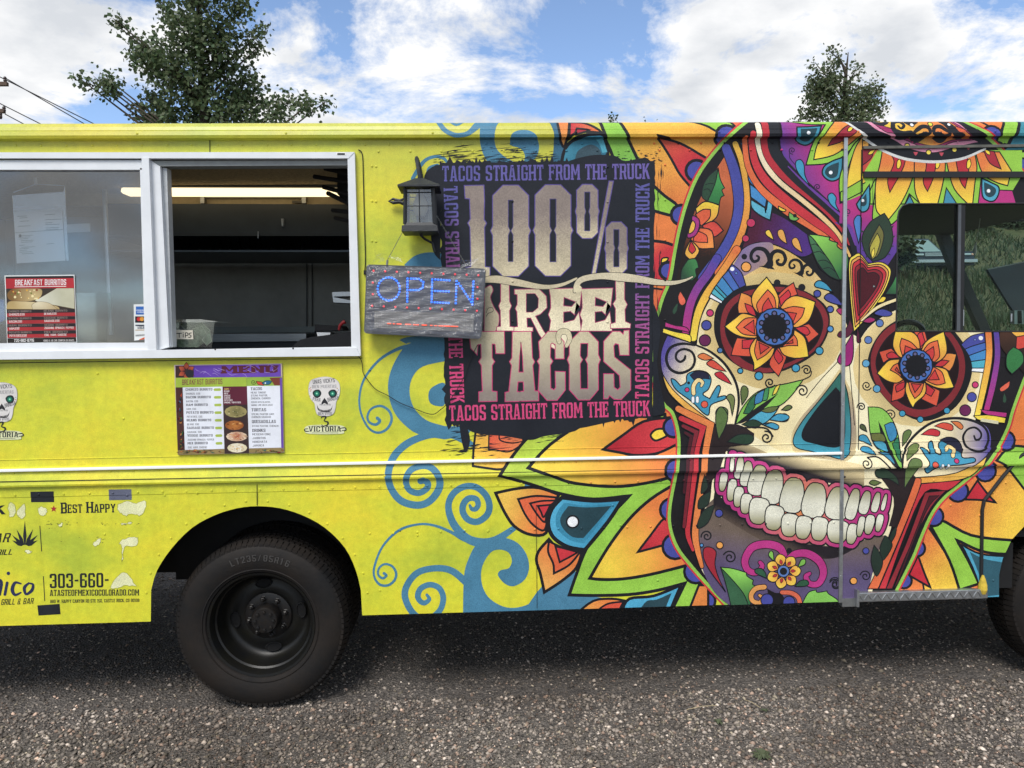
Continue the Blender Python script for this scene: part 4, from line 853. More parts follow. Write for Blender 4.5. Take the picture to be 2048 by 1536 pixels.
sh(sk, FE, '245,420* 285,490 265,525 240,510 230,460', '#dc6248', ow=0); sh(sk, FE, '225,510* 215,570 195,598 182,580 195,545', '#2f4d3a', ow=0)
# bands
ln(sk, FC, '755,310,80 830,520,92 872,760,98 868,920,98 815,1110,98 720,1280,98 590,1450,98 540,1520,98', col=IND, ow=1.4)
ln(sk, FE, '540,150,70 470,270,68 390,380,66 335,490,64 305,610,64 290,735,62', col='#4b4399', col2=MAG, ow=1.4)
sh(sk, FE, '122,662* 200,690 290,705 322,748* 118,702*', MAG, ow=2)
ln(sk, FC, '838,270,50 900,440,52 942,680,52 945,880,56 900,1090,60 805,1290,64 680,1470,66', col='#e0b03c', col2='#e0743c', ow=1.5); ln(sk, FE, '700,80,64 640,180,64 545,320,66 450,455,62 385,600,58 350,790,56', col='#e0743c', col2='#f0d53c', ow=1.5)
sh(sk, FE, '105,712* 200,742 320,768 330,830* 100,748*', '#f0d53c', ow=2)
# maroon and purple field over the forehead
sh(sk, FC, '965,560* 1010,700 1100,860 1300,960 1520,1120* 1570,1260 1450,1320 1250,1225 1090,1185 1000,1200 900,1245* 960,1050 985,850', '#4d1b33', '#4c2c78', ('lin', (1050, 1050), (1420, 1150)), 2)
sh(sk, FC, '880,230* 925,300 960,420 1010,560 1052,600* 1042,690* 962,610 955,480 905,320', '#3f79b4', ow=2.5); sh(sk, FC, '972,640* 1042,690* 1060,612* 1145,712* 1118,865* 980,765*', '#4187c0', ow=3); sh(sk, FC, '983,785* 1115,865* 1122,912* 1148,745* 1192,762 1185,850 1162,982* 1060,930 990,862', '#58adc6', ow=3)
for s, cl, o in (('925,230,46 955,470,50 1070,680,60 1290,870,72 1500,1000,76 1700,1130,70 1840,1250,34', '#dd6b3c', 1.3), ('985,190,56 1020,430,66 1130,620,78 1330,805,78 1550,970,74 1720,1095,58 1850,1230,26', '#c5323c', 1.3), ('1035,100,50 1060,300,56 1130,480,52 1250,625,44 1450,785,42 1650,955,42 1800,1115,34 1900,1310,28', '#ece3c8', 1.5), ('1100,60,60 1120,300,78 1190,450,80 1320,590,78 1500,730,72 1680,880,66 1830,1050,56 1900,1200,30', '#b32d38', 1.2)):
    ln(sk, FC, s, col=cl, ow=o, col2='#e6b45c' if cl == '#ece3c8' else None)
sh(sk, FC, '1250,40* 2060,40* 2060,1300* 2000,1300* 1900,1010 1700,810 1450,600 1310,430 1255,280', MAG, PUR, ('lin', (1700, 500), (1420, 650)), 2)
sh(sk, FC, '1760,1000* 1900,1000* 2060,1000* 2060,1500* 1960,1300 1900,1100', PUR, ow=0)
ln(sk, FC, '1185,40,100 1190,300,96 1280,450,98 1420,600,98 1600,760,90 1780,930,84 1900,1100,74 1955,1300,50', col='#202329')
ln(sk, FC, '1330,480,10 1500,650,20 1700,825,28 1870,990,34 1965,1200,40', col='#6b3f96', ow=1)
# crown petals
sh(sk, FC, '1295,55* 1480,95 1660,100* 1560,260 1495,467* 1690,452 1860,372 2000,205* 1960,120 1850,40* 1300,40*', LIME, ow=2.6); sh(sk, FC, '1567,418* 1600,280 1680,150 1780,40* 1860,40* 2010,180* 1900,275 1750,375', '#f2d735', '#e2873c', ('lin', (1600, 380), (1850, 160)), 2.4)
sh(sk, FC, '1700,290* 1750,210 1830,130 1900,95* 1950,165* 1850,240', '#9c2a3a', ow=2); sh(sk, FC, '1855,160 1880,125 1912,130 1895,158 1868,172', YEL, ow=1.8)
for s, c in (('1395,125* 1500,122 1622,112* 1565,240 1490,283 1410,250 1388,185', (1495, 182)), ('1838,395* 1822,560 1765,612 1700,606 1648,550 1665,480 1740,430', (1725, 537))):
    sh(sk, FC, s, '#3a8fa8', ow=3); cs = curve(s, True, 4); q = [(c[0] + (p[0] - c[0]) * .68, c[1] + (p[1] - c[1]) * .68) for p in cs]; sh(sk, FC, q, DTEAL, ow=0); dot(sk, FC, c[0], c[1], 17, '#e9edf0', 0)
sh(sk, FC, '1862,415* 1805,600 1812,822* 1920,790 2080,720* 2080,200* 1960,250', LIME, ow=2.6); sh(sk, FC, '1878,728* 1870,560 1950,330 2010,240* 2080,240* 2080,610*', '#f2d735', '#e2a03c', ('lin', (1900, 700), (2000, 350)), 2.4)
sh(sk, FD, '60,722* 70,560 130,330 205,200* 205,520* 180,660', '#f2d735', '#e2a03c', ('lin', (100, 680), (190, 300)), 2.2); sh(sk, FD, '0,720* 205,600* 205,715* 40,800* 0,810*', LIME, ow=2.2)
sh(sk, FD, '-10,1010* 0,830* 205,740* 560,740* 545,1240* 440,1400* 170,1360* 110,1050', MAG, PUR, ('lin', (250, 900), (200, 1200)), 0)
sh(sk, FD, '205,300* 400,330* 380,430 340,540* 205,540*', '#dd7a3c', '#b8323a', ('lin', (380, 450), (220, 400)), 2); sh(sk, FD, '205,320* 310,310* 290,400 205,470*', '#8c2635', ow=2); sh(sk, FD, '258,362 280,335 330,318* 300,360 270,372', YEL, ow=1.6)
# arches of the crown (right)
PETS = (('390,330* 690,330* 700,430 660,620 560,830 440,985* 340,900 325,760 330,620 370,450', (460, 520), '450,345* 600,345* 590,480 460,722* 440,600 500,440'), ('690,330* 975,330* 975,500 950,650 905,830* 740,830* 690,680', (820, 520), '770,345* 880,345* 885,480 860,600 810,712* 770,620 800,470'), ('975,330* 1240,330* 1270,480 1250,640 1230,830* 1180,825* 1060,690 1000,500', (1110, 480), '1060,345* 1165,345* 1195,500 1160,685* 1110,600'))
sh(sk, FD, '205,560* 345,330* 1690,330* 1690,560* 1605,700* 1640,840* 200,840* 270,720*', LIME, ow=0)
sh(sk, FD, '270,720* 330,600 300,900 300,975* 480,1020* 545,960* 600,830* 640,735* 745,830* 200,830*', LIME, ow=2.4)
for s, c, s2 in PETS:
    sh(sk, FD, s, '#e07a3c', '#f2cf38', ('lin', (c[0], 450), (c[0], 800)), 2.4, amt=.8); sh(sk, FD, s2, '#b02a38', '#c5343a', ('lin', (c[0], 400), (c[0], 650)), 2); sh(sk, FD, f'{c[0]+70},430 {c[0]+95},410* {c[0]+105},460 {c[0]+85},500 {c[0]+65},490', YEL, ow=1.6)
sh(sk, FD, '1255,345* 1480,345* 1590,520* 1555,660* 1430,620 1320,540', '#e07a3c', '#f2cf38', ('lin', (1380, 430), (1560, 620)), 2.4); sh(sk, FD, '1330,330* 1430,340* 1495,505* 1390,450', '#a52a38', ow=2); sh(sk, FD, '1345,325 1385,340 1390,372 1360,360', YEL, ow=1.4)
sh(sk, FD, '600,840* 645,750* 690,840*', '#3f8ba5', ow=2.2); sh(sk, FD, '955,840* 985,680* 1090,840*', '#3f8ba5', ow=2.2); sh(sk, FD, '1280,840* 1310,580* 1480,700* 1600,705* 1640,840*', MAG, ow=2.2)
sh(sk, FD, '1315,590* 1400,630 1470,670 1470,740 1430,800 1370,800 1320,750', '#4ba0ba', ow=3); sh(sk, FD, '1335,625* 1400,655 1445,690 1440,735 1405,765 1365,760 1340,720', DTEAL, ow=0); dot(sk, FD, 1378, 708, 17, '#e9edf0', 0)
sh(sk, FD, '150,830* 270,650* 275,800 255,880 205,905 165,870', '#4499b4', ow=3); sh(sk, FD, '190,800* 240,730* 245,820 220,850 195,845', DTEAL, ow=0); dot(sk, FD, 208, 798, 14, '#e9edf0', 0)
# crown disc with scrolls
sh(sk, FD, '40,40* 1090,40* 1250,180 1345,315* 1150,410 1000,435 820,440 600,410 410,335 200,210', '#1c1e24', ow=0)
ln(sk, FD, '20,45,22 120,140,22 270,255,24 410,340,24 600,410,26 820,437,26 1000,430,26 1160,400,24 1345,318,20', col='#cfd0cd')
sh(sk, FD, '200,40* 1010,40* 1090,90 1180,190 1290,255* 1080,300 900,350 740,345 600,300 500,240 380,190 300,150', '#d78ba6', ow=2); sh(sk, FD, '250,40* 1000,40* 1080,110 1180,195 1240,235* 1050,255 900,310 760,300 640,250 470,190 380,170', '#9c2e62', ow=1.5); sh(sk, FD, '280,40* 980,40* 1060,120 1170,200 1210,225* 1040,235 900,285 770,275 640,225 480,150 370,110', '#e8bd3c', '#e0803c', ('lin', (600, 240), (820, 90)), 1.5)
for s in ('620,190,60 540,200,70 470,150,50 480,80,40 540,70,34 570,110,30 540,140,24 515,115,18', '760,200,60 690,230,70 650,190,30 690,150,40 740,120,40 790,130,36 800,180,32 760,205,26 740,180,18', '870,200,60 930,230,70 985,190,30 940,150,40 900,120,40 850,130,36 835,180,32 880,205,26 900,180,18', '700,75,20 640,85,60 600,70,50', '910,70,20 960,90,60 1010,140,70 1050,190,60 1110,210,40', '300,60,50 360,95,40 420,75,36 430,45,30'):
    ln(sk, FD, s, col='#22242a')
for x, y, r, c in ((645, 103, 20, '#e6e7e8'), (988, 100, 18, '#e6e7e8'), (817, 96, 22, '#d8d23c')): dot(sk, FD, x, y, r, c, 1.8)
sh(sk, FD, '1040,120* 1100,140 1140,175* 1070,175', '#d8603c', ow=1)
for x, y in ((620, 290), (820, 350), (1060, 325)): dot(sk, FD, x, y, 24, '#e8d04a', 2)
for x, y in ((700, 365), (940, 370), (1190, 310)): sh(sk, FD, f'{x-22},{y-18}* {x+22},{y-18}* {x},{y+16}', '#c04a58', ow=0)
# drops, curls in the magenta
for s, c in (('1405,430 1450,420 1478,470 1485,560 1532,665* 1440,565 1402,490', TEAL), ('1698,755 1738,728 1775,770 1772,830 1808,905* 1722,830', TEAL), ('1940,985 1975,935 2010,960 2005,1080 1985,1200* 1955,1080', '#4a7fc0')): sh(sk, FC, s, c, ow=2)
for x, y in ((1368, 332), (1602, 672), (1885, 905)): spiral(sk, FC, x, y, 34, 1.4, 1.5, 10, '#3a2048')
ln(sk, FC, '1345,340 1345,400 1400,470', 8, '#3a2048'); sh(sk, FC, '1240,850* 1310,885* 1295,900 1255,890 1240,870', YEL, ow=2); sh(sk, FC, '1340,905* 1430,965* 1400,985 1350,975 1335,940', '#6dae52', ow=2); dot(sk, FC, 1392, 938, 18, BK, 0)
for x, y, r in ((985, 1005, 40), (935, 1150, 32)): dot(sk, FC, x, y, r, '#c5355e', 1.8)
for s, c in (('1120,1085 1150,1070 1175,1105 1195,1165* 1130,1120', '#e8c040'), ('1235,1080 1270,1065 1295,1100 1318,1200* 1265,1165 1235,1120', '#dda04a'), ('1368,1160 1400,1142 1430,1175 1460,1280* 1400,1240 1370,1200', '#dda04a')): sh(sk, FC, s, c, ow=1.6)
sh(sk, FC, '1510,1112* 1600,1118 1720,1140* 1715,1165 1790,1190* 1790,1230 1880,1300 1885,1420 1840,1540* 1760,1510 1640,1440 1580,1330 1535,1210', '#86c650', '#2f6b3f', ('lin', (1640, 1160), (1850, 1440)), 2.2); sh(sk, FC, '1512,1115* 1560,1150 1650,1270 1740,1400 1810,1540* 1700,1490 1600,1370 1540,1220', '#41714a', '#274835', ('lin', (1560, 1200), (1700, 1450)), 2)
for a in ((1545, 1210, 1620, 1230), (1570, 1280, 1680, 1310), (1610, 1360, 1730, 1390), (1660, 1430, 1770, 1460)): ln(sk, FC, f'{a[0]},{a[1]} {(a[0]+a[2])/2},{a[1]-8} {a[2]},{a[3]}', 7)
# ---- face
FACE = '1484,500* 1500,490 1525,485 1560,494 1601,518 1640,556 1668,600 1690,640 1700,668* 1712,690* 1735,655 1765,632 1800,615* 1990,640* 1968,712 1962,800 1945,850 1900,905 1840,950* 1800,985 1780,1060 1755,1130 1738,1215* 1464,1215* 1420,1165 1398,1129 1393,1058 1420,980 1424,888* 1436,850 1392,690* 1400,640 1418,600 1455,540'
sh(sk, PX, FACE, '#d3a954', '#efe3b8', ('rad', (1570, 510), 300), 2.4, amt=1.0)
sh(sk, PX, '1484,500* 1500,490 1525,485 1545,489 1540,520 1500,545 1470,560 1462,540', '#84729c', '#b08f70', ('lin', (1490, 500), (1545, 545)), 0, amt=.6)
sh(sk, PX, '1600,690* 1690,660* 1740,700 1760,800 1740,905 1640,930 1520,880 1480,830 1530,780', '#e6cf8e', '#f1e6bd', ('lin', (1480, 800), (1680, 800)), 0, amt=.4)
# airbrushed shade round the eyes
ex, ey = 1548, 662
el = [(ex + 140 * math.cos(a * .2618), ey + 118 * math.sin(a * .2618)) for a in range(24)]
sh(sk, PX, [p for p in el], '#120c08', '#e0c684', ('rad', (ex, ey), 140), 0, amt=.25)
ex2, ey2 = 1833, 735; el = [(ex2 + 128 * math.cos(a * .2618), ey2 + 118 * math.sin(a * .2618)) for a in range(24)]
sh(sk, PX, el, '#120c08', '#e2ca8c', ('rad', (ex2, ey2), 124), 0, amt=.25)
def eye_flower(f):
    for s, a, s2 in (('680,600* 780,650 800,780 840,820* 740,800 655,800* 650,720', '#e8983f', '715,705* 790,740 825,830* 745,790'), ('1015,650* 1090,570 1182,505* 1222,620* 1130,660 1050,750*', '#d8543a', '1045,655* 1132,575* 1152,635 1060,735*'), ('1185,940* 1330,900* 1428,1000* 1325,1085* 1280,1000', '#dd5c3c', '1195,940* 1300,928 1342,985* 1300,1010'), ('1035,1130* 1112,1200 1090,1290 1040,1405* 950,1290 1000,1170*', '#dd5c3c', '1020,1140* 1082,1230 1040,1287* 995,1210'), ('640,1035* 810,1050* 800,1180 770,1215 583,1202* 610,1110', '#e8963f', '690,1058* 820,1045* 780,1130 690,1137*')):
        sh(sk, f, s, a, '#d8543a', ('lin', (680, 620), (900, 850)), 2.2); sh(sk, f, s2, RED, ow=1.9)
    for s, s2, s3, tip in (('925,453* 1000,560 1042,660 1035,760* 850,810* 795,740 780,650 820,570', '935,573* 1000,650 1015,755* 850,800* 828,720 870,650', '940,653* 990,755* 880,790* 890,725', (925, 460)), ('1055,745* 1120,665 1220,632 1392,690* 1362,800 1320,880 1230,932 1180,935* 1150,830', '1078,762* 1180,735 1288,750* 1262,832 1185,910* 1160,830', '1105,785* 1212,800* 1180,880*', (1390, 690)), ('522,927* 620,850 700,800 840,840* 830,1040* 700,1030 600,990', '630,935* 720,850 830,845* 825,1015* 700,1000', '705,935* 800,865* 810,1000*', (525, 925)), ('820,1035* 950,1125 1005,1130* 970,1220 880,1300 798,1348* 800,1280 765,1180 770,1110', '830,1055* 985,1125* 920,1195 834,1248* 808,1160', '850,1080* 950,1125* 865,1190*', (800, 1345)), ('1045,1130* 1160,1060 1190,955* 1280,1020 1310,1100 1328,1216* 1200,1232 1090,1200', '1070,1125* 1185,1005* 1215,1050 1222,1112* 1130,1110', '1110,1095* 1175,1050* 1178,1085*', (1325, 1210))):
        sh(sk, f, s, '#f2d23a', '#e28a3c', ('rad', tip, 380), 2.5, amt=.7); sh(sk, f, s2, '#de663a', ow=2.1); sh(sk, f, s3, '#c93a38', ow=1.9)
    dot(sk, f, 1000, 930, 180, '#4f86c4', 2.6, B='#4368b0'); dot(sk, f, 1000, 930, 122, '#17171c', 0)
    for k in range(10):
        a = k * .6283 + .3; dot(sk, f, 1000 + 128 * math.cos(a), 930 + 128 * math.sin(a), 30, '#17171c', 0); dot(sk, f, 1000 + 130 * math.cos(a), 930 + 130 * math.sin(a), 16, '#5d5a80', 0)
sh(sk, FJ, '440,760 520,640 620,565 780,530 960,515 1150,535 1350,615 1500,740 1532,900 1485,1060 1380,1195 1200,1305 1000,1375 800,1362 640,1300 500,1180 430,1020 420,880', '#1b1a1e', ow=0)
sh(sk, FJ, '500,800 560,690 680,605 850,562 1050,547 1250,580 1430,690 1512,830 1500,970 1430,1110 1300,1222 1100,1325 920,1370 750,1345 600,1260 510,1120 480,960', '#81292f', ow=0); sh(sk, FJ, '545,850 600,740 700,660 850,612 1050,600 1250,640 1400,740 1462,880 1440,1010 1360,1140 1200,1240 1000,1312 850,1310 700,1240 590,1120 530,980', '#210f12', ow=2)
eye_flower(FJ)
sh(sk, FF, '240,1080 290,955 380,860 520,805 700,830 830,950 905,1100 885,1250 805,1385 680,1462 560,1475 420,1402 315,1290 255,1190', '#1b1a1e', ow=0); sh(sk, FF, '258,1080 300,955 400,860 550,825 720,870 830,1000 862,1130 832,1270 742,1390 600,1452 480,1432 360,1340 282,1220', '#81292f', ow=0); sh(sk, FF, '292,1090 340,975 430,895 560,862 700,900 790,1010 820,1130 790,1260 700,1362 590,1402 480,1380 380,1300 312,1190', '#210f12', ow=2)
eye_flower(Tf(FJ, (1000, 930), FF, (548, 1125), .585, RAD(30), True))
for x, y, r, c in ((1025, 507, 27, BK), (1262, 552, 30, BK), (1410, 612, 34, IND), (1535, 762, 32, '#4a5fa8'), (1535, 950, 30, '#4f8fc8'), (1430, 1160, 38, TEAL), (1205, 1325, 38, TEAL), (850, 1400, 40, TEAL), (672, 1352, 26, TEAL), (478, 1155, 26, '#4a78b0'), (382, 797, 33, '#c8366e'), (347, 915, 47, IND), (333, 1060, 55, '#6a2452'), (728, 355, 47, '#eba04a'), (710, 257, 22, BK)): dot(sk, FJ, x, y, r, c, 2.3)
sh(sk, FJ, '1385,515 1430,485 1500,520 1562,596* 1460,565 1395,548', TEAL, ow=2.3); sh(sk, FJ, '1478,640 1530,608 1600,650 1664,732* 1560,705 1495,675', IND, ow=2.3); sh(sk, FJ, '1595,772 1640,752 1702,838* 1640,818', '#b5306e', ow=2); sh(sk, FJ, '1722,855* 1752,930 1742,990 1680,1037 1608,1022 1620,980 1690,940', '#5a1f38', ow=1.8)
sh(sk, FJ, '1752,985* 1757,1180 1732,1282 1680,1307 1620,1282 1608,1230 1680,1110', '#a8247a', '#8c2068', ('lin', (1680, 1300), (1740, 1000)), 2.2)
for s, c in (('372,648* 392,610* 505,688* 490,708*', '#eceef0'), ('392,608* 420,558* 525,660* 505,688*', '#4fb0bf'), ('420,558* 442,528* 548,642* 525,660*', '#3b9ab0'), ('442,528* 500,448* 605,590* 548,642*', '#3f85bb'), ('500,448* 556,386* 665,560* 605,590*', '#4467b0'), ('556,386* 592,328* 680,405 725,532* 665,560*', '#454a98')): sh(sk, FJ, s, c, ow=2.2)
dot(sk, FJ, 595, 375, 20, '#eceef0', 0); dot(sk, FJ, 633, 415, 13, '#5f82c4', 1)
def scroll(f, x, y, k, mir=1, rot=0):
    g = Tf(Fm(0, 0, 1), (940, 280), f, (x, y), k, rot, mir < 0)
    g2 = lambda a, b_: g(a, b_)
    ln(sk, g, '940,365,20 962,330,56 945,250,46 900,190,40 830,180,36 785,215,34 775,265,32 800,302,30 840,292,28 850,262,24 830,248,20'); ln(sk, g, '960,340,40 972,240,40 1020,202,36 1080,220,34 1105,280,34 1080,330,32 1040,330,30 1022,302,26 1040,287,22'); sh(sk, g, '845,348* 900,340 945,290 970,340 1003,382* 930,368', BK, ow=0)
scroll(FJ, 940, 280, 1.0); scroll(FJ, 1255, 375, .72, 1, .25); scroll(FG, 585, 905, .62, 1, .85); scroll(FG, 1430, 1140, .60); 
# heart, feather
HT = '150,908* 128,700 118,470 150,420 190,408 242,472* 320,462 372,490 386,540 340,660 220,830'; hc = curve(HT, True, 4)
for k, c in ((1, '#f0d545'), (.9, '#e59a4c'), (.8, '#c5323c'), (.66, '#8c2430'), (.52, '#4a1620')): sh(sk, FF, [(232 + (p[0] - 232) * k, 600 + (p[1] - 600) * (k if p[1] < 600 else k * .5 + .5 * k)) for p in hc], c, ow=2)
dot(sk, FF, 278, 617, 7, '#8d8d8d', 1)
sh(sk, FF, '345,150* 385,220 398,330 350,430 270,458* 222,400 203,300 250,212 300,175', '#2d3f31', ow=2); sh(sk, FF, '312,222* 342,290 310,410 265,445* 248,350', '#6f6c38', ow=1.8); sh(sk, FF, '300,278* 318,330 290,420 265,445* 252,370', '#b3a83f', ow=1.6); sh(sk, FF, '280,370* 282,410 265,440* 262,400', '#ead24a', ow=1.2)
for (x, y, dx, dy) in ((390, 240, 16, -14), (400, 300, 16, -8), (392, 360, 16, 0), (372, 410, 14, 8), (208, 270, -14, -14), (203, 330, -14, -4), (216, 385, -14, 4), (235, 425, -12, 10)): sh(sk, FF, [(x - dy * .5, y + dx * .5 * .6), (x + dx, y + dy), (x + dy * .5, y - dx * .3)], '#2d3f31', ow=0)
sh(sk, FF, '425,535* 395,600 350,668* 425,668*', '#3f8a4a', '#2c5238', ('lin', (420, 560), (380, 660)), 2); sh(sk, FF, '300,720 330,685 355,690 340,715 318,720', YEL, ow=1.5); ln(sk, FF, '428,700,18 300,752,18 200,835,10', col='#ecd9a0', ow=1); sh(sk, FF, '280,790 330,762 392,785 380,806 330,808', IND, ow=1.8); sh(sk, FF, '205,842* 250,815 287,830 250,851', '#a52a66', ow=1.6); sh(sk, FF, '172,880* 195,960 185,978 168,965', '#5a1f38', ow=1.5)
for x, y in ((315, 852), (242, 960), (228, 1110), (297, 1272)): dot(sk, FF, x, y, 24, '#5b9fc4' if y > 1000 else '#5a78b4', 1.8)
for x, y in ((460, 1430), (575, 1468), (745, 1412)): dot(sk, FF, x, y, 20, TEAL, 1.8)
# right temple bands
for s, c in (('835,990* 900,935 985,915* 990,975* 905,1000 860,1020*', '#454a98'), ('860,1020* 905,1000 992,975* 995,1020* 885,1060*', '#4467b0'), ('885,1060* 995,1020* 995,1085* 898,1098*', '#3f85bb'), ('898,1098* 995,1085* 990,1140* 905,1140*', '#4aa9bb'), ('905,1140* 990,1140* 985,1168* 900,1162*', '#eceef0')): sh(sk, FF, s, c, ow=2)
dot(sk, FF, 962, 948, 14, '#e6e8ea', 0); dot(sk, FF, 925, 958, 8, '#6b7cc0', 1)
ln(sk, FF, '1008,890,40 1015,1060,40 985,1240,40 940,1440,36', col='#e0743c', col2='#f0d53c', ow=1.6); ln(sk, FF, '1058,890,34 1068,1060,36 1040,1240,38 1000,1400,36', col='#4b4399', col2=MAG, ow=1.4); sh(sk, FF, '960,1405* 1130,1425* 1125,1455* 1000,1438', MAG, ow=1.8); sh(sk, FF, '915,1445* 1010,1440 1122,1458* 1115,1492* 960,1475', '#f0d53c', ow=1.8)
sh(sk, FF, '1085,890* 1245,890* 1245,1180* 1170,1100 1090,1000', '#4a2f22', '#211a18', ('lin', (1150, 900), (1150, 1100)), 0); sh(sk, FF, '1140,895* 1242,890* 1242,940* 1190,940', '#ecae42', ow=2); sh(sk, FF, '1190,940* 1245,930* 1245,1010* 1185,1025*', '#cf463a', ow=2); sh(sk, FF, '1170,1005* 1225,1040 1230,1110 1160,1178* 1125,1130 1130,1050', '#357a42', ow=2); sh(sk, FF, '1148,1225* 1140,1262 1100,1288 1090,1268', '#dc6248', ow=0); sh(sk, FF, '1115,1300* 1128,1340 1118,1362 1105,1345', '#2f4d3a', ow=0)
for x, y, r, c in ((926, 1247, 20, '#c8366e'), (904, 1325, 30, IND), (862, 1410, 36, '#6a2452')): dot(sk, FF, x, y, r, c, 2)
# nose
sh(sk, PX, '1678,738* 1640,790 1600,836 1582,872 1588,905 1620,914 1655,918 1685,922 1708,905 1712,860 1704,790', '#4b3a6c', '#d9c48c', ('rad', (1662, 850), 92), 0, amt=.2)
sh(sk, PX, '1680,745* 1640,798 1604,842 1586,876 1592,895 1625,903 1652,910 1680,917 1697,903 1701,850 1694,785', '#3d97ad', '#2f6a60', ('lin', (1640, 905), (1660, 780)), 2); sh(sk, PX, '1671,775* 1635,815 1606,858 1606,879 1630,887 1655,893 1675,893 1687,880 1689,840 1684,795', '#191b21', ow=1.5)
ln(sk, PX, '1674,724 1640,760 1612,795', 1.6); ln(sk, PX, '1698,728 1704,800 1708,850', 1.6)
# cheeks
sh(sk, FE, '92,905 140,775* 360,848 500,908 620,1018 690,1150 712,1300 688,1485* 500,1485* 180,1205 100,1065', '#544a98', '#f1e2b4', ('lin', (130, 900), (380, 1000)), 0, amt=.5)
ln(sk, FE, '370,850,14 480,900,20 600,1000,22 690,1150,22 715,1310,20 686,1485,16'); ln(sk, FE, '360,852,14 260,838,22 165,870,24 130,955,24 160,1040,24 240,1075,24 330,1040,22 360,970,22 335,905,20 270,882,20 218,908,20 208,955,20 240,985,20 275,965,22 283,938,18')
for s, c in (('383,942 430,915 512,957* 440,972', '#e07a40'), ('455,1000 500,970 560,1010 612,1062* 520,1042', '#d8503c'), ('520,1082 570,1065 620,1110 657,1167* 560,1122', RED)): sh(sk, FE, s, c, ow=2)
def creature(f, s, arc, curl, dots):
    sh(sk, f, s, '#3a8fae', '#4aa3bd', None, 2.4); sh(sk, f, arc, '#23253a', ow=1.5); ln(sk, f, curl, col='#e8cf90', ow=1.4)
    for x, y, r, c in dots: dot(sk, f, x, y, r, c, 1.6)
creature(FE, '168,1128 200,1130 245,1178* 290,1150 300,1085 380,1055 460,1072 492,1130 470,1205 425,1245 480,1282* 540,1180 568,1195 545,1270* 605,1258 600,1288 492,1332 472,1412 425,1395 340,1310 210,1212', '320,1092* 380,1057 460,1080 480,1125* 420,1120 360,1140*', '350,1240,30 350,1180,30 385,1132,28 422,1150,24 412,1180,16', ((297, 1210, 18, '#c8366e'), (438, 1328, 28, '#dc5a44'), (310, 1155, 9, BK)))
for x in (345, 380): ln(sk, FE, f'{x},1275 {x},1305', 22, '#eceef0', ow=1)
sh(sk, FE, '95,1075* 180,1205 330,1340 520,1485* 470,1540* 300,1380 150,1230', '#ebbd4a', '#e39a44', ('lin', (120, 1100), (450, 1500)), 2)
sh(sk, FH, '438,375* 470,260 540,160 650,82 780,52 900,62 1000,110 1025,200 985,290 800,400 545,432', '#f1e2b4', '#544a98', ('lin', (760, 200), (1010, 210)), 0, amt=.5)
ln(sk, FH, '440,375,12 470,260,16 540,160,18 650,80,18 780,52,18 900,65,18 985,110,16 1010,180,16 985,245,16 930,262,16 870,235,16 848,175,16 875,125,14 925,112,14 962,145,14 958,180,14 930,190,14 918,165,12')
for s, c in (('580,157* 640,120 697,135 690,166 640,162', RED), ('665,102* 720,80 778,95 772,132', '#d8503c'), ('770,72* 820,75 848,105 830,122', '#e07a40')): sh(sk, FH, s, c, ow=1.8)
creature(FH, '572,245 600,245 630,280* 625,215 650,200 662,268* 700,282 690,215 740,175 805,185 838,235 832,300 905,302 905,328 820,345 740,352 665,372 615,402 598,372 620,330', '700,190* 760,172 830,215 832,270* 780,250 745,215*', '775,290,24 780,250,22 750,232,20 732,255,16', ((656, 347, 20, '#dc5a44'), (793, 322, 15, '#c8366e')))
for x in (702, 738): ln(sk, FH, f'{x},350 {x},368', 16, '#eceef0', ow=1)
sh(sk, FH, '540,430* 800,400 990,295* 930,390 820,445 575,468*', '#ebbd4a', '#e8a040', ('lin', (900, 350), (600, 450)), 2)
# chin and mouth
sh(sk, FG, '345,870 470,640 620,760 820,860 1000,935 1290,990 1390,1005 1560,1000* 1600,1420* 600,1440* 470,1330 370,1130', '#6a5b50', '#5c5074', ('lin', (900, 930), (850, 1200)), 0, amt=.6)
sh(sk, FH, '0,880* 100,872 260,812 345,800* 300,920 240,1150* 0,1200*', '#6a5b50', '#5c5074', ('lin', (150, 850), (150, 1060)), 0, amt=.6)
sh(sk, FG, '470,580* 520,640 700,780 930,900 1090,970 1390,1005 1500,1000* 1420,1050 1300,1085 1050,1060 830,960 620,840 470,730', '#241f24', '#6a594c', ('lin', (800, 840), (745, 950)), 0, amt=.3)
sh(sk, FG, '600,230* 760,270 900,330 1000,330 1180,360 1400,370 1560,400* 1560,560* 1000,480 560,300', '#e0cb98', '#2c262c', ('lin', (1030, 320), (1000, 415)), 0, amt=.3)
sh(sk, FG, '440,110* 470,110 640,105 760,170* 750,225 690,250 620,265 560,290 480,470 420,540* 400,430', '#2b2122', ow=0); sh(sk, FH, '280,385* 400,368 470,370 545,430* 500,560 440,730 370,740* 400,560', '#2b2122', ow=0)
GUM = [(p[0], p[1]) for p in curve('560,295* 600,280 680,322 760,358 840,372 885,412 960,422 1005,470 1080,455 1145,512 1210,495 1285,542 1370,515 1450,547 1510,535', False, 4)]
up_ = [(1300 + x * .2734, 820 + y * .2734) for x, y in GUM] + [(1660 + p[0] * .3124, 820 + p[1] * .3124) for p in curve('60,470 130,492 180,480 240,497 300,490 392,522 395,560 375,690 345,790 260,812 170,842 100,872 30,880', False, 3)]
lo_ = [(1300 + p[0] * .2734, 820 + p[1] * .2734) for p in curve('1450,992 1380,1002 1290,985 1200,982 1090,968 1000,932 930,902 820,858 700,782 600,702 520,642 470,582 478,480 540,405', False, 3)]
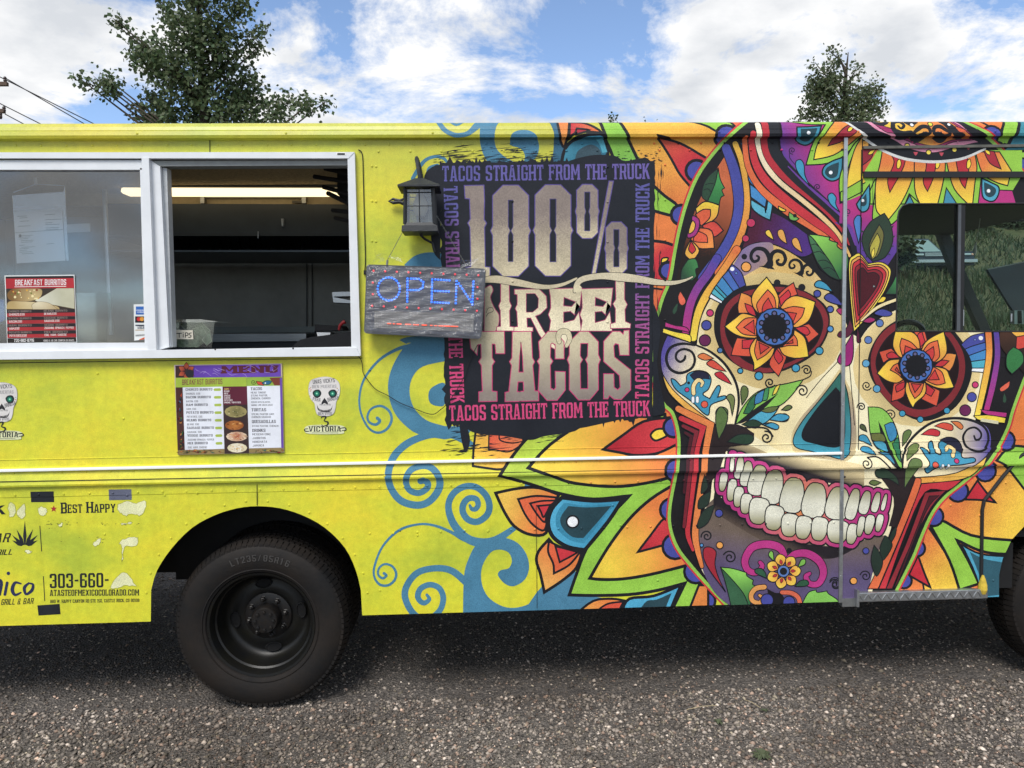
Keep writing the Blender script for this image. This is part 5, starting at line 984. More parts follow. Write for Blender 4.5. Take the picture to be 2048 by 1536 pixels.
def tooth_pts(x, y, w_, h, tilt, up, grow=0):
    c = []; ca, sa = math.cos(RAD(tilt)), math.sin(RAD(tilt)); w_, h = w_ * 1.08, h * 1.04
    for i in range(20):
        t_ = 6.283 * i / 20; u = math.copysign(abs(math.cos(t_)) ** .66, math.cos(t_)) * (w_ / 2 + grow); v_ = math.copysign(abs(math.sin(t_)) ** .78, math.sin(t_)) * (h / 2 + grow)
        u *= 1 + .16 * (v_ / (h / 2 + grow)) * (1 if up else -1) * -1 * -1; c.append((x + u * ca - v_ * sa, y + u * sa + v_ * ca))
    return c
TEETH = [(FG, x, y, w_, h, 10, True) for x, y, w_, h in ((592, 385, 32, 125), (645, 418, 56, 165), (697, 462, 70, 185), (778, 510, 115, 222), (893, 558, 138, 250), (1036, 620, 158, 252), (1196, 658, 160, 252), (1366, 680, 156, 236))]
TEETH += [(FH, x, y, w_, h, 14, True) for x, y, w_, h in ((140, 600, 70, 200), (218, 590, 62, 150), (288, 588, 46, 130), (340, 588, 28, 110))]
TEETH += [(FG, x, y, w_, h, 9, False) for x, y, w_, h in ((530, 522, 54, 138), (592, 582, 62, 160), (642, 632, 66, 148), (697, 682, 76, 146), (790, 735, 134, 190), (902, 785, 126, 178), (1016, 838, 118, 166), (1116, 856, 108, 166), (1232, 866, 112, 170), (1366, 886, 146, 166))]
TEETH += [(FH, x, y, w_, h, 12, False) for x, y, w_, h in ((135, 790, 66, 130), (190, 742, 44, 130), (245, 730, 56, 125), (308, 720, 44, 112))]
for gr_, cl in ((39, 0), (28, 1)):
    for T_ in TEETH:
        f_ = T_[0]; k_ = 1 if f_ is FG else .875; c = tooth_pts(*T_[1:], grow=gr_ * k_)
        if cl: sh(sk, f_, c, '#dd8a42', '#b5327a', ('rad', (1085, 700) if f_ is FG else (-205, 620), 420 if f_ is FG else 365), 0, amt=.15)
        else: sh(sk, f_, c, BK, ow=0)
for T_ in TEETH:
    x, y, h = T_[1], T_[2], T_[4]; d = -1 if T_[6] else 1
    sh(sk, T_[0], tooth_pts(*T_[1:]), '#dcdac6', '#7d7634', ('lin', (x, y - d * h * .08), (x, y + d * h * .62)), 2.3, amt=.6)
# leaves and drops on the cheeks
sh(sk, FE, '688,1485* 740,1360 840,1245 960,1190 1100,1160 1235,1128* 1150,1245 1050,1335 900,1375 800,1445', '#84bf4c', ow=2.2)
for s, c in (('752,1400* 800,1300 850,1250* 850,1330 800,1400', '#2f6f48'), ('840,1330* 855,1250 920,1210* 905,1300', '#3a7fae'), ('905,1300* 925,1208 960,1190* 945,1285', '#3f8a55'), ('985,1255* 1010,1190 1050,1165* 1020,1235', '#e8cf45')): sh(sk, FE, s, c, ow=1.8)
sh(sk, FE, '690,1485* 850,1360 1032,1240* 900,1378 760,1470', '#1d1c20', ow=0); sh(sk, FE, '750,1490* 900,1378 1040,1345* 1000,1410 930,1475 840,1500', '#4aa3bd', ow=2); sh(sk, FE, '890,1380* 960,1350 1040,1345* 1000,1385 940,1395', '#5f6a3a', ow=1.6); sh(sk, FE, '740,1490* 830,1450 900,1480* 850,1520', '#28402f', ow=1.6)
for s, c in (('740,1332* 730,1222 752,1178 787,1200 785,1262', '#5f6f3c'), ('662,1422* 642,1320 614,1270 650,1245 682,1290', '#6f7a44'), ('572,1580* 540,1450 528,1390 560,1350 610,1358 628,1400 600,1490', '#5f7540'), ('960,1452* 1020,1420 1090,1403 1118,1440 1080,1468', TEAL), ('905,1492* 970,1474 1032,1500 1010,1532', TEAL), ('1060,1372* 1110,1334 1146,1350 1110,1376', '#5f6f3c')): sh(sk, FE, s, c, ow=2)
for f, x, y, r, a in ((FE, 1262, 1052, 42, 3.6), (FE, 1228, 1220, 52, 3.4), (FE, 965, 1152, 44, .5), (FG, 848, 200, 48, 4.5), (FG, 412, 920, 42, 3), (FG, 580, 1075, 50, 3.6), (FG, 1350, 1275, 44, 3.6), (FH, 222, 1060, 36, 3.4), (FH, 30, 1105, 40, 3.6), (FF, 232, 1252, 32, .5), (FF, 198, 1388, 28, 3), (FF, 385, 1440, 36, 3.5), (FH, 220, 340, 38, 5)): spiral(sk, f, x, y, r, 1.5, a, 11 if f in (FE, FG) else 8)
ln(sk, FE, '1302,1060 1290,1100 1230,1130', 9); ln(sk, FG, '665,130 760,125 850,135 895,190', 12); ln(sk, FH, '230,300 300,300 370,370', 9)
sh(sk, FG, '482,20 520,-25 566,40 545,130 500,215* 480,120', '#57703c', ow=2); sh(sk, FG, '560,232* 640,180 740,180 752,222 700,252', '#28402f', ow=2)
for s, c in (('870,70* 930,28 1000,35 1012,60 960,82', TEAL), ('835,110* 890,92 938,115 920,142', TEAL)): sh(sk, FG, s, c, ow=2)
sh(sk, FH, '240,-20* 330,-10 400,70 440,200 442,375* 340,285 262,185', '#84bf4c', ow=2); sh(sk, FH, '305,68* 345,150 430,375* 380,340 330,200', '#1d1c20', ow=0)
for s, c in (('258,150* 330,150 350,200 270,195', '#6a6f3a'), ('270,200* 345,205 360,265 300,240', '#4aa3bd'), ('300,268 370,275 400,345 340,290', '#3a86a8'), ('345,95* 400,80 425,160 380,200', '#3a86b0'), ('395,215* 435,180 440,330* 420,300', '#2f7a55')): sh(sk, FH, s, c, ow=1.8)
for s, c in (('460,230* 465,150 500,125 518,145 490,195', '#5f7540'), ('478,320* 490,250 535,212 566,225 540,270', '#6f8045'), ('470,500* 475,370 510,310 560,312 570,350 520,420', '#5f7540'), ('435,480* 370,440 300,430 280,395 310,368 360,380 420,430', '#2c4030'), ('320,462* 280,480 245,465 270,445', '#5f6f3c'), ('232,138* 190,115 195,90 220,100', '#4f5a38'), ('265,230* 220,205 182,190 190,160 230,165', TEAL), ('285,285* 220,270 190,255 205,232 250,240', TEAL)): sh(sk, FH, s, c, ow=1.8)
# red angular stripes at both jaws
for s, c in (('205,-10,44 440,108*,50 400,330,46 375,520,46 335,800,46 330,950,46 375,1140,26', '#e08040'), ('225,60,36 385,130*,40 340,300,36 318,500,36 285,750,36 272,900,34 310,1020,20', '#c5323c'), ('240,115,24 338,162*,30 300,330,28 272,600,28 245,850,22', '#7c2430'), ('255,165,18 300,192*,22 272,350,20 245,600,18', '#4a1a24')): ln(sk, FG, s, col=c, ow=1.5)
for s, c in (('540,432* 575,466 470,740 300,1140* 235,1140* 400,800', '#dd6a3c'), ('578,470* 835,446* 745,512 600,524 470,800 350,1140* 305,1140* 450,800', '#c5323c'), ('600,526* 735,512* 640,620 500,880 390,1140* 352,1140* 480,850', '#8c2832'), ('628,548* 690,545* 600,660 430,1100* 400,1140*', '#4a1a24')): sh(sk, FH, s, c, ow=1.8)
for s in ('420,735* 380,790 370,860 410,800', '345,800* 312,880 330,960 390,870 370,820', '275,862* 255,960 290,1060 330,980 310,910'): sh(sk, FH, s, '#26352c', ow=1.8)
for s in ('395,470* 375,540 372,610 420,560', '440,590* 360,640 350,720 420,690', '470,688* 380,740 340,860 420,820'): sh(sk, FG, s, '#26352c', ow=1.8)
# chin ornaments
ln(sk, FG, '985,1085,40 945,1005,56 850,978,58 745,1000,56 690,1090,52 710,1165,46 775,1185,40 815,1140,34 800,1110,26', col='#b5327e', ow=1.5); ln(sk, FG, '1005,1085,40 1060,1048,52 1150,1048,58 1235,1105,56 1262,1190,52 1225,1265,46 1160,1265,42 1135,1215,36 1160,1192,26', col='#b5327e', ow=1.5)
for k in range(7):
    a = k * .8976 - .25; g = Tf(Fm(0, 0, 1), (0, 0), FG, (970, 1175), 1, a); sh(sk, g, '0,-38* 38,-75 32,-108 0,-128 -32,-108 -38,-75', '#f0cf48', '#e2923c', ('lin', (0, -125), (0, -50)), 1.8); sh(sk, g, '0,-50* 11,-68 0,-88 -11,-68', '#b53038', ow=1)
dot(sk, FG, 970, 1175, 44, '#5878b4', 2); dot(sk, FG, 970, 1175, 27, BK, 0)
for s in ('900,1100* 862,1060 875,1028 895,1040', '1075,1145* 1100,1092 1130,1090 1125,1125'): sh(sk, FG, s, '#7cb84c', ow=1.8)
for s in ('845,1225* 770,1190 765,1160 810,1155 840,1190', '1055,1285* 1090,1245 1140,1240 1155,1268 1120,1285'): sh(sk, FG, s, '#2f5a40', ow=1.8)
sh(sk, FG, '512,1145* 600,1155 700,1185* 705,1210 750,1240* 745,1270 765,1300 720,1440* 600,1440* 560,1300', '#86c650', '#2f6b3f', ('lin', (650, 1190), (680, 1400)), 2); sh(sk, FG, '515,1150* 600,1240 680,1340 720,1440* 590,1440* 555,1290', '#355f42', ow=1.8); sh(sk, FG, '1095,1440* 1150,1335 1210,1312* 1220,1330 1290,1320* 1300,1340 1370,1390 1360,1440*', '#7fbf50', ow=2)
ln(sk, FG, '830,1290,36 770,1300,36 735,1345,34 745,1390,32 795,1405,30 815,1370,24 795,1350,18', col='#e09a50', ow=1.4); ln(sk, FG, '960,1330,30 1030,1335,32 1080,1370,32 1095,1440,32', col='#dd6a4c', ow=1.4); sh(sk, FG, '850,1300* 905,1330 960,1345 1000,1440* 820,1440* 860,1370', '#1d1c20', ow=0); dot(sk, FG, 850, 1385, 46, IND, 2); dot(sk, FG, 1010, 1400, 44, IND, 2)
sh(sk, FG, '388,1012 430,998 478,1032 470,1125 500,1230 548,1325* 440,1180 390,1085', '#a52a38', ow=2)
for x, y, r, c in ((500, 752, 28, IND), (505, 985, 25, '#eba04a'), (373, 985, 13, '#4f8fc8'), (1012, 1025, 17, BK), (1478, 1248, 24, '#eba04a')): dot(sk, FG, x, y, r, c, 1.8)
for x, y, r, c in ((223, 898, 20, IND), (146, 1090, 22, '#eba04a')): dot(sk, FH, x, y, r, c, 1.8)
sk.build(INK, panel); PRINTS.append(sk)
# ---- title panel with torn brush edges
tp = Print('title_print'); DK = '#1f222a'
def rough_edge(a, b_, n, amp, out_dir):
    pts = []
    for i in range(n):
        t_ = i / n; k = random.random() ** 2.2 * amp * (1 if random.random() < .8 else 2.2); pts.append((a[0] + (b_[0] - a[0]) * t_ + out_dir[0] * k, a[1] + (b_[1] - a[1]) * t_ + out_dir[1] * k))
    return pts
loop = rough_edge((880, 326), (1308, 322), 130, 7, (0, -1)) + rough_edge((1309, 322), (1304, 832), 60, 2, (1, 0)) + rough_edge((1304, 834), (893, 848), 110, 10, (0, 1)) + rough_edge((893, 848), (880, 326), 60, 4, (-1, 0))
sh(tp, PX, loop, DK, ow=0)
# smears under and over the panel
sh(tp, PX, '920,840* 1100,838* 1180,836* 1150,862 1090,872 1060,880 1010,872 960,868 935,858', DK, ow=0); sh(tp, PX, '918,845* 932,850 940,880 932,905 924,885', DK, ow=0); sh(tp, PX, '1130,836* 1260,834* 1200,848 1150,856', DK, ow=0)
sh(tp, PX, '1120,330* 1150,318 1190,310 1230,312 1250,322 1290,316 1308,330*', DK, ow=0)
sh(tp, PX, '872,330* 852,345 846,380 858,440 866,500 880,520* 884,330*', DK, ow=0)
sh(tp, PX, '1306,640* 1312,700 1318,760 1330,820 1316,830 1305,832*', DK, ow=0); sh(tp, PX, '1304,600* 1320,650 1314,720 1306,760*', DK, ow=0)
for i in range(330):
    r = random.random()
    if r < .36: x, y = random.uniform(860, 1100), random.gauss(312, 9); l, h = random.uniform(4, 40), random.uniform(.6, 2.2); sl_ = -.12
    elif r < .5: x, y = random.uniform(1230, 1320), random.gauss(316, 8); l, h = random.uniform(2, 9), random.uniform(.8, 3); sl_ = 0
    elif r < .78: x, y = random.uniform(890, 1140), random.gauss(868, 12); l, h = random.uniform(4, 34), random.uniform(.6, 2.6); sl_ = -.14
    elif r < .88: x, y = random.uniform(878, 990), random.gauss(900, 8); l, h = random.uniform(6, 40), random.uniform(.8, 3); sl_ = -.1
    elif r < .95: x, y = random.gauss(1316, 4), random.uniform(330, 640); l, h = random.uniform(.8, 2.2), random.uniform(6, 50); sl_ = 0
    else: x, y = random.gauss(868, 8), random.uniform(330, 620); l, h = random.uniform(1, 4), random.uniform(4, 26); sl_ = 0
    j = lambda a: a + random.uniform(-.25, .25) * min(l, h)
    tp.poly([PX(x, j(y)), PX(x + l * .4, y + sl_ * l * .4 - h * .5), PX(x + l, j(y + sl_ * l)), PX(x + l * .5, y + sl_ * l * .5 + h * .5)], DK)
# lettering round the frame
TS = 'TACOS STRAIGHT FROM THE TRUCK'; PU, PI_ = '#5c5a9c', '#d24478'
text(tp, PX, TS, (885, 363), (1299, 358), 31, PU, '#6a5ca0', ('lin', (885, 340), (1300, 340)))
text(tp, PX, TS, (899, 842), (1300, 832), 31, PI_)
text(tp, PX, TS, (1298, 797), (1299, 367), 28, PI_, PU, ('lin', (1300, 800), (1300, 520)))
text(tp, PX, TS, (887, 373), (901, 806), 28, PU, PI_, ('lin', (890, 420), (890, 720)))
SIL = '#8d8078'; SIL2 = '#cfc2a0'
def big(s, border, g=None, n=1):
    P0 = [FK(p[0][0], p[0][1]) for p in toks(s)]
    cl = [FK.m(0)]; tp.strip(P0, [PX.m(4.2)] * len(P0), border, closed=True)
    return P0
def ringdig(f, x0, x1, y0, y1, st, ch, notch):
    """chamfered figure with a waist notch"""
    my = (y0 + y1) / 2; n = notch
    o = [(x0, y0 + ch), (x0 + ch, y0), (x1 - ch, y0), (x1, y0 + ch), (x1, my - 22), (x1 + n, my), (x1, my + 22), (x1, y1 - ch), (x1 - ch, y1), (x0 + ch, y1), (x0, y1 - ch), (x0, my + 22), (x0 - n, my), (x0, my - 22)]
    i = [(x0 + st, y0 + st * .95), (x1 - st, y0 + st * .95), (x1 - st, my - 20), (x1 - st - n, my), (x1 - st, my + 20), (x1 - st, y1 - st * .95), (x0 + st, y1 - st * .95), (x0 + st, my + 20), (x0 + st + n, my), (x0 + st, my - 20)]
    O = [f(*p) for p in o]; I = [f(*p) for p in i]; tp.strip(O, [PX.m(3.6)] * len(O), '#5d4f92', closed=True)
    tp.poly(O, SIL, SIL2, ('lin', f(x0, y0 + 150), f(x0, y1)), .75, holes=[I])
    tp.strip(I, [PX.m(1.4)] * len(I), '#4f4778', closed=True)
ringdig(FK, 312, 487, 226, 674, 76, 50, 10); ringdig(FK, 522, 696, 224, 672, 72, 50, 10); ringdig(FK, 728, 830, 222, 486, 38, 28, 6); ringdig(FK, 872, 974, 408, 664, 38, 28, 6)
def flat(f, s, A=SIL, B=SIL2, g=((0, 380), (0, 660)), bc='#5d4f92', bw=3.6):
    O = [f(*p[0]) for p in toks(s)]; tp.strip(O, [PX.m(bw)] * len(O), bc, closed=True); tp.poly(O, A, B, ('lin', f(*g[0]), f(*g[1])), .75)
flat(FK, '172,228 265,226 268,300 266,395 278,412 268,432 272,630 295,632 295,690 180,690 180,634 205,630 200,432 190,412 202,392 198,290 176,288'); flat(FK, '888,206 906,206 818,668 802,668')
# STREET with its long swash bar
for i, (ch, x0, x1) in enumerate((('S', 268, 345), ('T', 350, 425), ('R', 418, 575), ('E', 592, 745), ('E', 748, 898), ('T', 905, 985))):
    y0, y1 = (735, 945) if ch != 'S' else (740, 980)
    if ch == 'T': continue
    if ch == 'E': flat(FK, f'{x0},{y0+4} {x1+6},{y0} {x1-4},{y0+88} {x1-22},{y0+66} {x0+70},{y0+42} {x0+68},{y0+88} {x0+110},{y0+92} {x1-18},{y0+62} {x1-30},{y0+128} {x0+104},{y0+112} {x0+68},{y0+116} {x0+68},{y0+172} {x1-30},{y0+158} {x1-8},{y0+120} {x1+2},{y1} {x0},{y1} {x0+8},{y0+160} {x0-4},{y0+130} {x0+8},{y0+96} {x0+6},{y0+40}', SIL2, '#efe3c0', ((0, 760), (0, 930)), '#a83a68', 3)
    if ch == 'R':
        flat(FK, '420,742 540,740 575,775 578,830 545,862 520,872 560,945 600,1000 625,1028 645,1000 640,960 660,942 690,955 694,1000 665,1030 620,1036 575,1010 540,960 500,880 478,880 480,928 508,930 508,946 412,946 412,930 436,926 432,850 424,835 434,815 434,765 420,762', SIL2, '#efe3c0', ((0, 760), (0, 930)), '#a83a68', 3)
        flat(FK, '478,762 520,762 536,785 534,830 508,852 478,852', DK, DK, ((0, 0), (1, 1)), '#a83a68', 2)
    if ch == 'S': sh(tp, FK, '270,735* 300,720 312,745 300,780 318,830 342,870 335,930 300,970 268,980*', SIL2, '#b5a88c', ('lin', (270, 740), (340, 960)), 1.5, '#a83a68')
flat(FK, '352,690 390,690 392,800 402,822 392,845 394,925 414,928 414,944 332,944 332,928 352,924 350,845 342,822 352,800', SIL2, '#efe3c0', ((0, 760), (0, 930)), '#a83a68', 3); flat(FK, '920,690 962,690 962,790 975,815 964,840 966,900 992,912 990,930 895,932 895,912 920,905 920,835 908,812 922,790', SIL2, '#efe3c0', ((0, 760), (0, 930)), '#a83a68', 3)
ln(tp, FK, '262,694,26 330,690,36 430,706,34 560,728,22 650,718,16 725,686,10', col='#cabd9c', ow=1.0); ln(tp, FK, '716,750,14 728,715,26 760,688,28 850,674,30 950,680,40 1040,690,34 1120,704,28 1200,708,20 1260,696,12 1300,678,6', col='#cfc3a4', ow=1.0); dot(tp, FK, 732, 738, 20, '#d9cda8', 0)
# big TACOS
for ch, x0, x1, y0, y1 in (('T', 196, 368, 950, 1292), ('A', 374, 536, 950, 1292), ('C', 536, 668, 950, 1288), ('O', 692, 832, 950, 1286), ('S', 862, 992, 948, 1280)):
    if ch == 'O': 
        my = 1100; tp_o = [(692, 1000), (742, 950), (785, 950), (832, 1000), (832, 1065), (842, 1088), (832, 1112), (832, 1236), (790, 1286), (736, 1286), (692, 1236), (692, 1112), (682, 1088), (692, 1065)]; ti = [(746, 1008), (782, 1008), (780, 1070), (770, 1088), (780, 1108), (782, 1232), (746, 1232), (744, 1108), (756, 1088), (744, 1070)]
        O = [FK(*p) for p in tp_o]; I = [FK(*p) for p in ti]; tp.strip(O, [PX.m(3.4)] * len(O), '#c43a70', closed=True); tp.poly(O, SIL2, SIL, ('lin', FK(0, 1000), FK(0, 1260)), .75, holes=[I]); tp.strip(I, [PX.m(1.6)] * len(I), '#c43a70', closed=True)
    elif ch == 'T': flat(FK, '196,952 366,950 368,1056 328,1056 324,1010 306,1008 306,1080 318,1098 306,1116 306,1246 330,1248 330,1292 244,1294 244,1250 262,1246 256,1116 244,1098 256,1080 254,1010 236,1012 232,1060 204,1030', SIL2, SIL, ((0, 1000), (0, 1260)), '#c43a70', 3.4)
    elif ch == 'A':
        O = [FK(*p[0]) for p in toks('410,952 500,950 505,1080 516,1098 507,1116 518,1244 536,1246 536,1290 446,1292 446,1248 466,1246 464,1196 434,1196 430,1248 446,1250 446,1293 374,1294 374,1252 392,1248 406,1116 396,1098 408,1080')]; I = [FK(*p[0]) for p in toks('440,1150 462,1150 458,1070 450,1000 444,1070')]
        tp.strip(O, [PX.m(3.4)] * len(O), '#c43a70', closed=True); tp.poly(O, SIL2, SIL, ('lin', FK(0, 1000), FK(0, 1260)), .75, holes=[I]); tp.strip(I, [PX.m(1.6)] * len(I), '#c43a70', closed=True)
    elif ch == 'C': flat(FK, '540,1000 585,950 625,950 640,975 662,1000 662,1082 622,1082 622,1012 604,1004 596,1012 594,1078 606,1096 594,1114 596,1230 614,1240 624,1228 622,1148 668,1150 668,1238 628,1288 580,1288 538,1240 544,1114 534,1096 546,1078', SIL2, SIL, ((0, 1000), (0, 1260)), '#c43a70', 3.4)
    else: flat(FK, '862,998 905,950 940,950 958,966 962,946 984,944 984,1064 942,1064 936,1012 918,1006 908,1020 912,1076 992,1140 992,1236 946,1284 912,1282 888,1262 880,1280 862,1280 862,1160 908,1160 910,1226 930,1240 944,1226 940,1166 862,1096', SIL2, SIL, ((0, 1000), (0, 1260)), '#c43a70', 3.4)
ln(tp, FK, '640,1000,20 636,970,24 650,950,28 680,952,26 692,985,22 676,1020,16', col='#d6caa6', ow=.9)
tp.build(INK, panel); PRINTS.append(tp)
# ---- sponsor lettering on the lower rear panel
lt = Print('lettering_print'); INKD = '#23272c'
def T(s, x0, y0, x1, y1, h, col=INKD, **k): text(lt, FL, s, (x0, y0), (x1, y1), h, col, **k)
T('B', 316, 836, 346, 835, 56); T('EST', 350, 834, 424, 832, 44); T('H', 446, 833, 480, 832, 56); T('APPY', 484, 832, 594, 830, 44); T('K', -30, 842, 28, 840, 46)
T('303-660-', 258, 1218, 560, 1213, 74); T('ATASTEOFMEXICOCOLORADO.COM', 258, 1257, 714, 1255, 31); T('880 W. HAPPY CANYON RD STE 150, CASTLE ROCK, CO 80108', 260, 1294, 716, 1288, 17)
T('AR', -30, 985, 46, 982, 46, sans=True, slant=.3); T('GRILL', -40, 1050, 64, 1046, 28, sans=True, slant=.3); T('GRILL & BAR', 8, 1304, 172, 1298, 30, sans=True, slant=.25)
for s in ('-10,1170,16 10,1190,16 0,1250,16', '40,1190,14 28,1250,14', '110,1195,8 80,1190,14 66,1225,18 80,1252,14 110,1240,8', '150,1192,10 128,1215,16 136,1248,12 165,1230,16 172,1200,12 150,1192,8'): ln(lt, FL, s, col='#2a3152')
dot(lt, FL, 46, 1142, 9, '#2a3152', 0)
st = [(278 + (18 if i % 2 == 0 else 8) * math.sin(i * .6283), 812 - (18 if i % 2 == 0 else 8) * math.cos(i * .6283)) for i in range(10)]; sh(lt, FL, st, '#a83032', ow=0)
for a, l in ((-62, 66), (-46, 84), (-24, 96), (0, 132), (24, 96), (46, 84), (62, 66)):
    c, s_ = math.cos(RAD(a)), math.sin(RAD(a)); b0 = (130 + a * .12, 1004); P0 = lambda u, v_: FL(b0[0] + u * c + v_ * s_, b0[1] + u * s_ - v_ * c)
    lt.poly([P0(-3, 8), P0(-9, l * .4), P0(0, l), P0(9, l * .4), P0(3, 8)], INKD)
ln(lt, FL, '207,900 216,1028', 4, INKD); ln(lt, FL, '225,1158 232,1282', 4, INKD)
# peeled patches showing the pale older paint, tape squares
for s in ('604,790 650,776 700,784 748,772 745,820 720,846 680,838 640,846 612,826', '45,790 75,785 82,840 55,852', '88,830 130,788 132,845 118,865 95,850', '195,815 220,802 243,815 235,842 205,842', '565,1216* 620,1140 660,1150 700,1208* 640,1205 600,1218', '612,985 650,962 706,958 700,1000 640,1005 630,1075 624,1070 626,1005', '620,890 670,880 675,886 640,893', '480,985 520,962 510,990 490,1003', '300,895 320,882 315,905', '128,1028 150,1022 166,1032 148,1040'):
    sh(lt, FL, [(p[0] + random.uniform(-4, 4), p[1] + random.uniform(-4, 4)) for p in curve(s, True, 5)], '#cdd27e', '#e2e2b0', ('lin', (0, 780), (60, 860)), .8, '#9da046', amt=.9)
for s, c in (('160,724* 279,722* 280,778* 162,778*', '#23262c'), ('560,713* 676,711* 677,766* 561,768*', '#63677a'), ('194,1306* 308,1298* 313,1351* 200,1358*', '#23262c')): sh(lt, FL, s, c, ow=0)
for i in range(40):
    x, y = random.choice(((random.uniform(235, 360), random.gauss(890, 10)), (random.uniform(290, 560), random.gauss(972, 8)), (random.uniform(300, 720), random.gauss(890, 6)))); l = random.uniform(3, 14); lt.poly([FL(x, y), FL(x + l, y - 2), FL(x + l * .8, y + 1.5), FL(x + 2, y + 2)], '#6d6f2c')
lt.build(INK, panel); PRINTS.append(lt)
# yellow-white tape on the mural
tg = Print('tape_patch'); sh(tg, FH, '962,52* 1075,70* 1072,90* 960,72*', '#cfcaa6', ow=0); tg.build(INK, panel)
# ================================================================ kitchen seen through the service window
class FmY:
    """frame of the reference laid on the plane y = Y"""
    def __init__(s, ox, oy, k, Y): s.o = (ox, oy); s.k = k; s.Y = Y
    def __call__(s, x, y):
        p = at(s.o[0] + x * s.k, s.o[1] + y * s.k, s.Y); return (p.x, p.z)
    def m(s, d): return d * s.k * (s.Y + DIST) / FPX
    def p3(s, x, y, dy=0.0):
        a = s(x, y); return Vector((a[0], s.Y + dy, a[1]))
def W2(Y): return FmY(300, 280, .2995, Y)
def W1(Y): return FmY(0, 280, .2994, Y)
def slab(f, s, th, name, m, parent=None, bev=0):
    """solid of thickness th behind an outline in frame f"""
    pts = [f.p3(*t_[0]) for t_ in toks(s)] if isinstance(s, str) else [f.p3(*p) for p in s]; n = len(pts)
    tri = tessellate_polygon([[Vector((p.x, p.z, 0)) for p in pts]])
    fs = [tuple(t_) for t_ in tri] + [tuple(i + n for i in t_[::-1]) for t_ in tri] + [(i, (i + 1) % n, (i + 1) % n + n, i + n) for i in range(n)]
    return MB().add([tuple(p) for p in pts] + [(p.x, p.y + th, p.z) for p in pts], fs).build(name, m, parent)
navy = mat('hood_dark', '#27313c', rough=.5, noise=.3, nscale=5)
cream = mat('cream_panel', '#b8a886', rough=.6, noise=.12)
slab(W2(1.16), '-900,330 1400,330 1400,440 -900,440', .02, 'back_panel', cream, truck)
slab(W2(2.0), '-900,470 1400,470 1400,1500 -900,1500', .04, 'back_splash', mat('dull_steel', '#8d8c84', rough=.45, metal=.15, noise=.25, nscale=4), truck)
for x in (1042, 1078): slab(W2(1.985), f'{x},760 {x+7},760 {x+7},1260 {x},1260', .01, 'panel_joint', mat('joint_grey', '#3d403f', rough=.5), truck)
hood = empty('exhaust_hood', 'dark steel exhaust hood hanging above the cooking line inside the truck', 'exhaust hood', tuple(W2(1.12).p3(700, 740)))
def kid(o, parent):
    o.parent = parent; o.matrix_parent_inverse = Matrix.Translation(-Vector(parent.location)); return o
kid(slab(W2(1.12), '-300,424 1500,430 1500,640 -300,640', .8, 'hood_front', navy), hood)
kid(slab(W2(1.12), '-300,735 1500,735 1500,748 -300,748', .7, 'hood_lip', mat('hood_edge', '#4a545e', rough=.4, metal=.5), None), hood)
for k in range(18):
    x = 130 + k * 68; q = [W2(1.16).p3(x, 645), W2(1.16).p3(x + 52, 645), W2(1.6).p3(x + 60, 740), W2(1.6).p3(x + 8, 740)]
    kid(MB().hexa([tuple(p) for p in q] + [(p.x, p.y + .03, p.z + .01) for p in q]).build('baffle', mat('baffle_steel', '#36424d', rough=.4, metal=.4, noise=.3)), hood)
kid(slab(W2(1.1), '876,525 892,525 890,575 878,575', .03, 'spray_nozzle', alu), hood); kid(slab(W2(1.1), '719,610 724,610 724,655 719,655', .01, 'thermometer', alu), hood)
fl = empty('fluorescent_light', 'lit warm fluorescent strip under the kitchen ceiling', 'light', tuple(W2(.95).p3(650, 340)))
tube_m = mat('tube_glow', '#fff2cc', rough=.4, emit='#ffe6b4', estr=1.25)
f = W2(.95); kid(slab(f, '-190,322 -180,318 1160,322 1250,345 1250,360 -180,358 -195,345', .09, 'diffuser', tube_m), fl)
kid(slab(W2(.93), '-200,270 1260,272 1260,317 -200,313', .12, 'fixture_housing', mat('housing_grey', '#6e6e68', rough=.6)), fl)
vb = empty('towel_bar', 'short grey bar rail mounted on the cream panel below the light', 'rail', tuple(W2(1.13).p3(680, 400)))
kid(slab(W2(1.12), '335,372 1040,372 1040,384 335,384', .02, 'bar', steel), vb); kid(slab(W2(1.11), '335,370 362,370 362,422 335,422', .04, 'bracket', steel), vb); kid(slab(W2(1.11), '1012,370 1040,370 1040,422 1012,422', .04, 'bracket', steel), vb); kid(slab(W2(1.11), '948,404 1014,404 1014,421 948,421', .02, 'label_plate', mat('plate_dark', '#4a453c')), vb)
rk = empty('utensil_rack', 'dark slatted rack at the right edge of the service opening', 'rack', tuple(W2(.5).p3(1300, 300)))
for (a, b_) in (((1170, 190), (1330, 225)), ((1098, 245), (1330, 280)), ((1160, 315), (1330, 360)), ((1188, 355), (1330, 425)), ((1222, 470), (1330, 480)), ((1240, 520), (1330, 540))):
    kid(MB().tube([W2(.45).p3(*a), W2(.3).p3(*b_)], .012, 6).build('slat', seam), rk)
kid(slab(W2(.48), '1250,180 1340,180 1340,440 1250,360', .03, 'end_plate', darkint), rk)
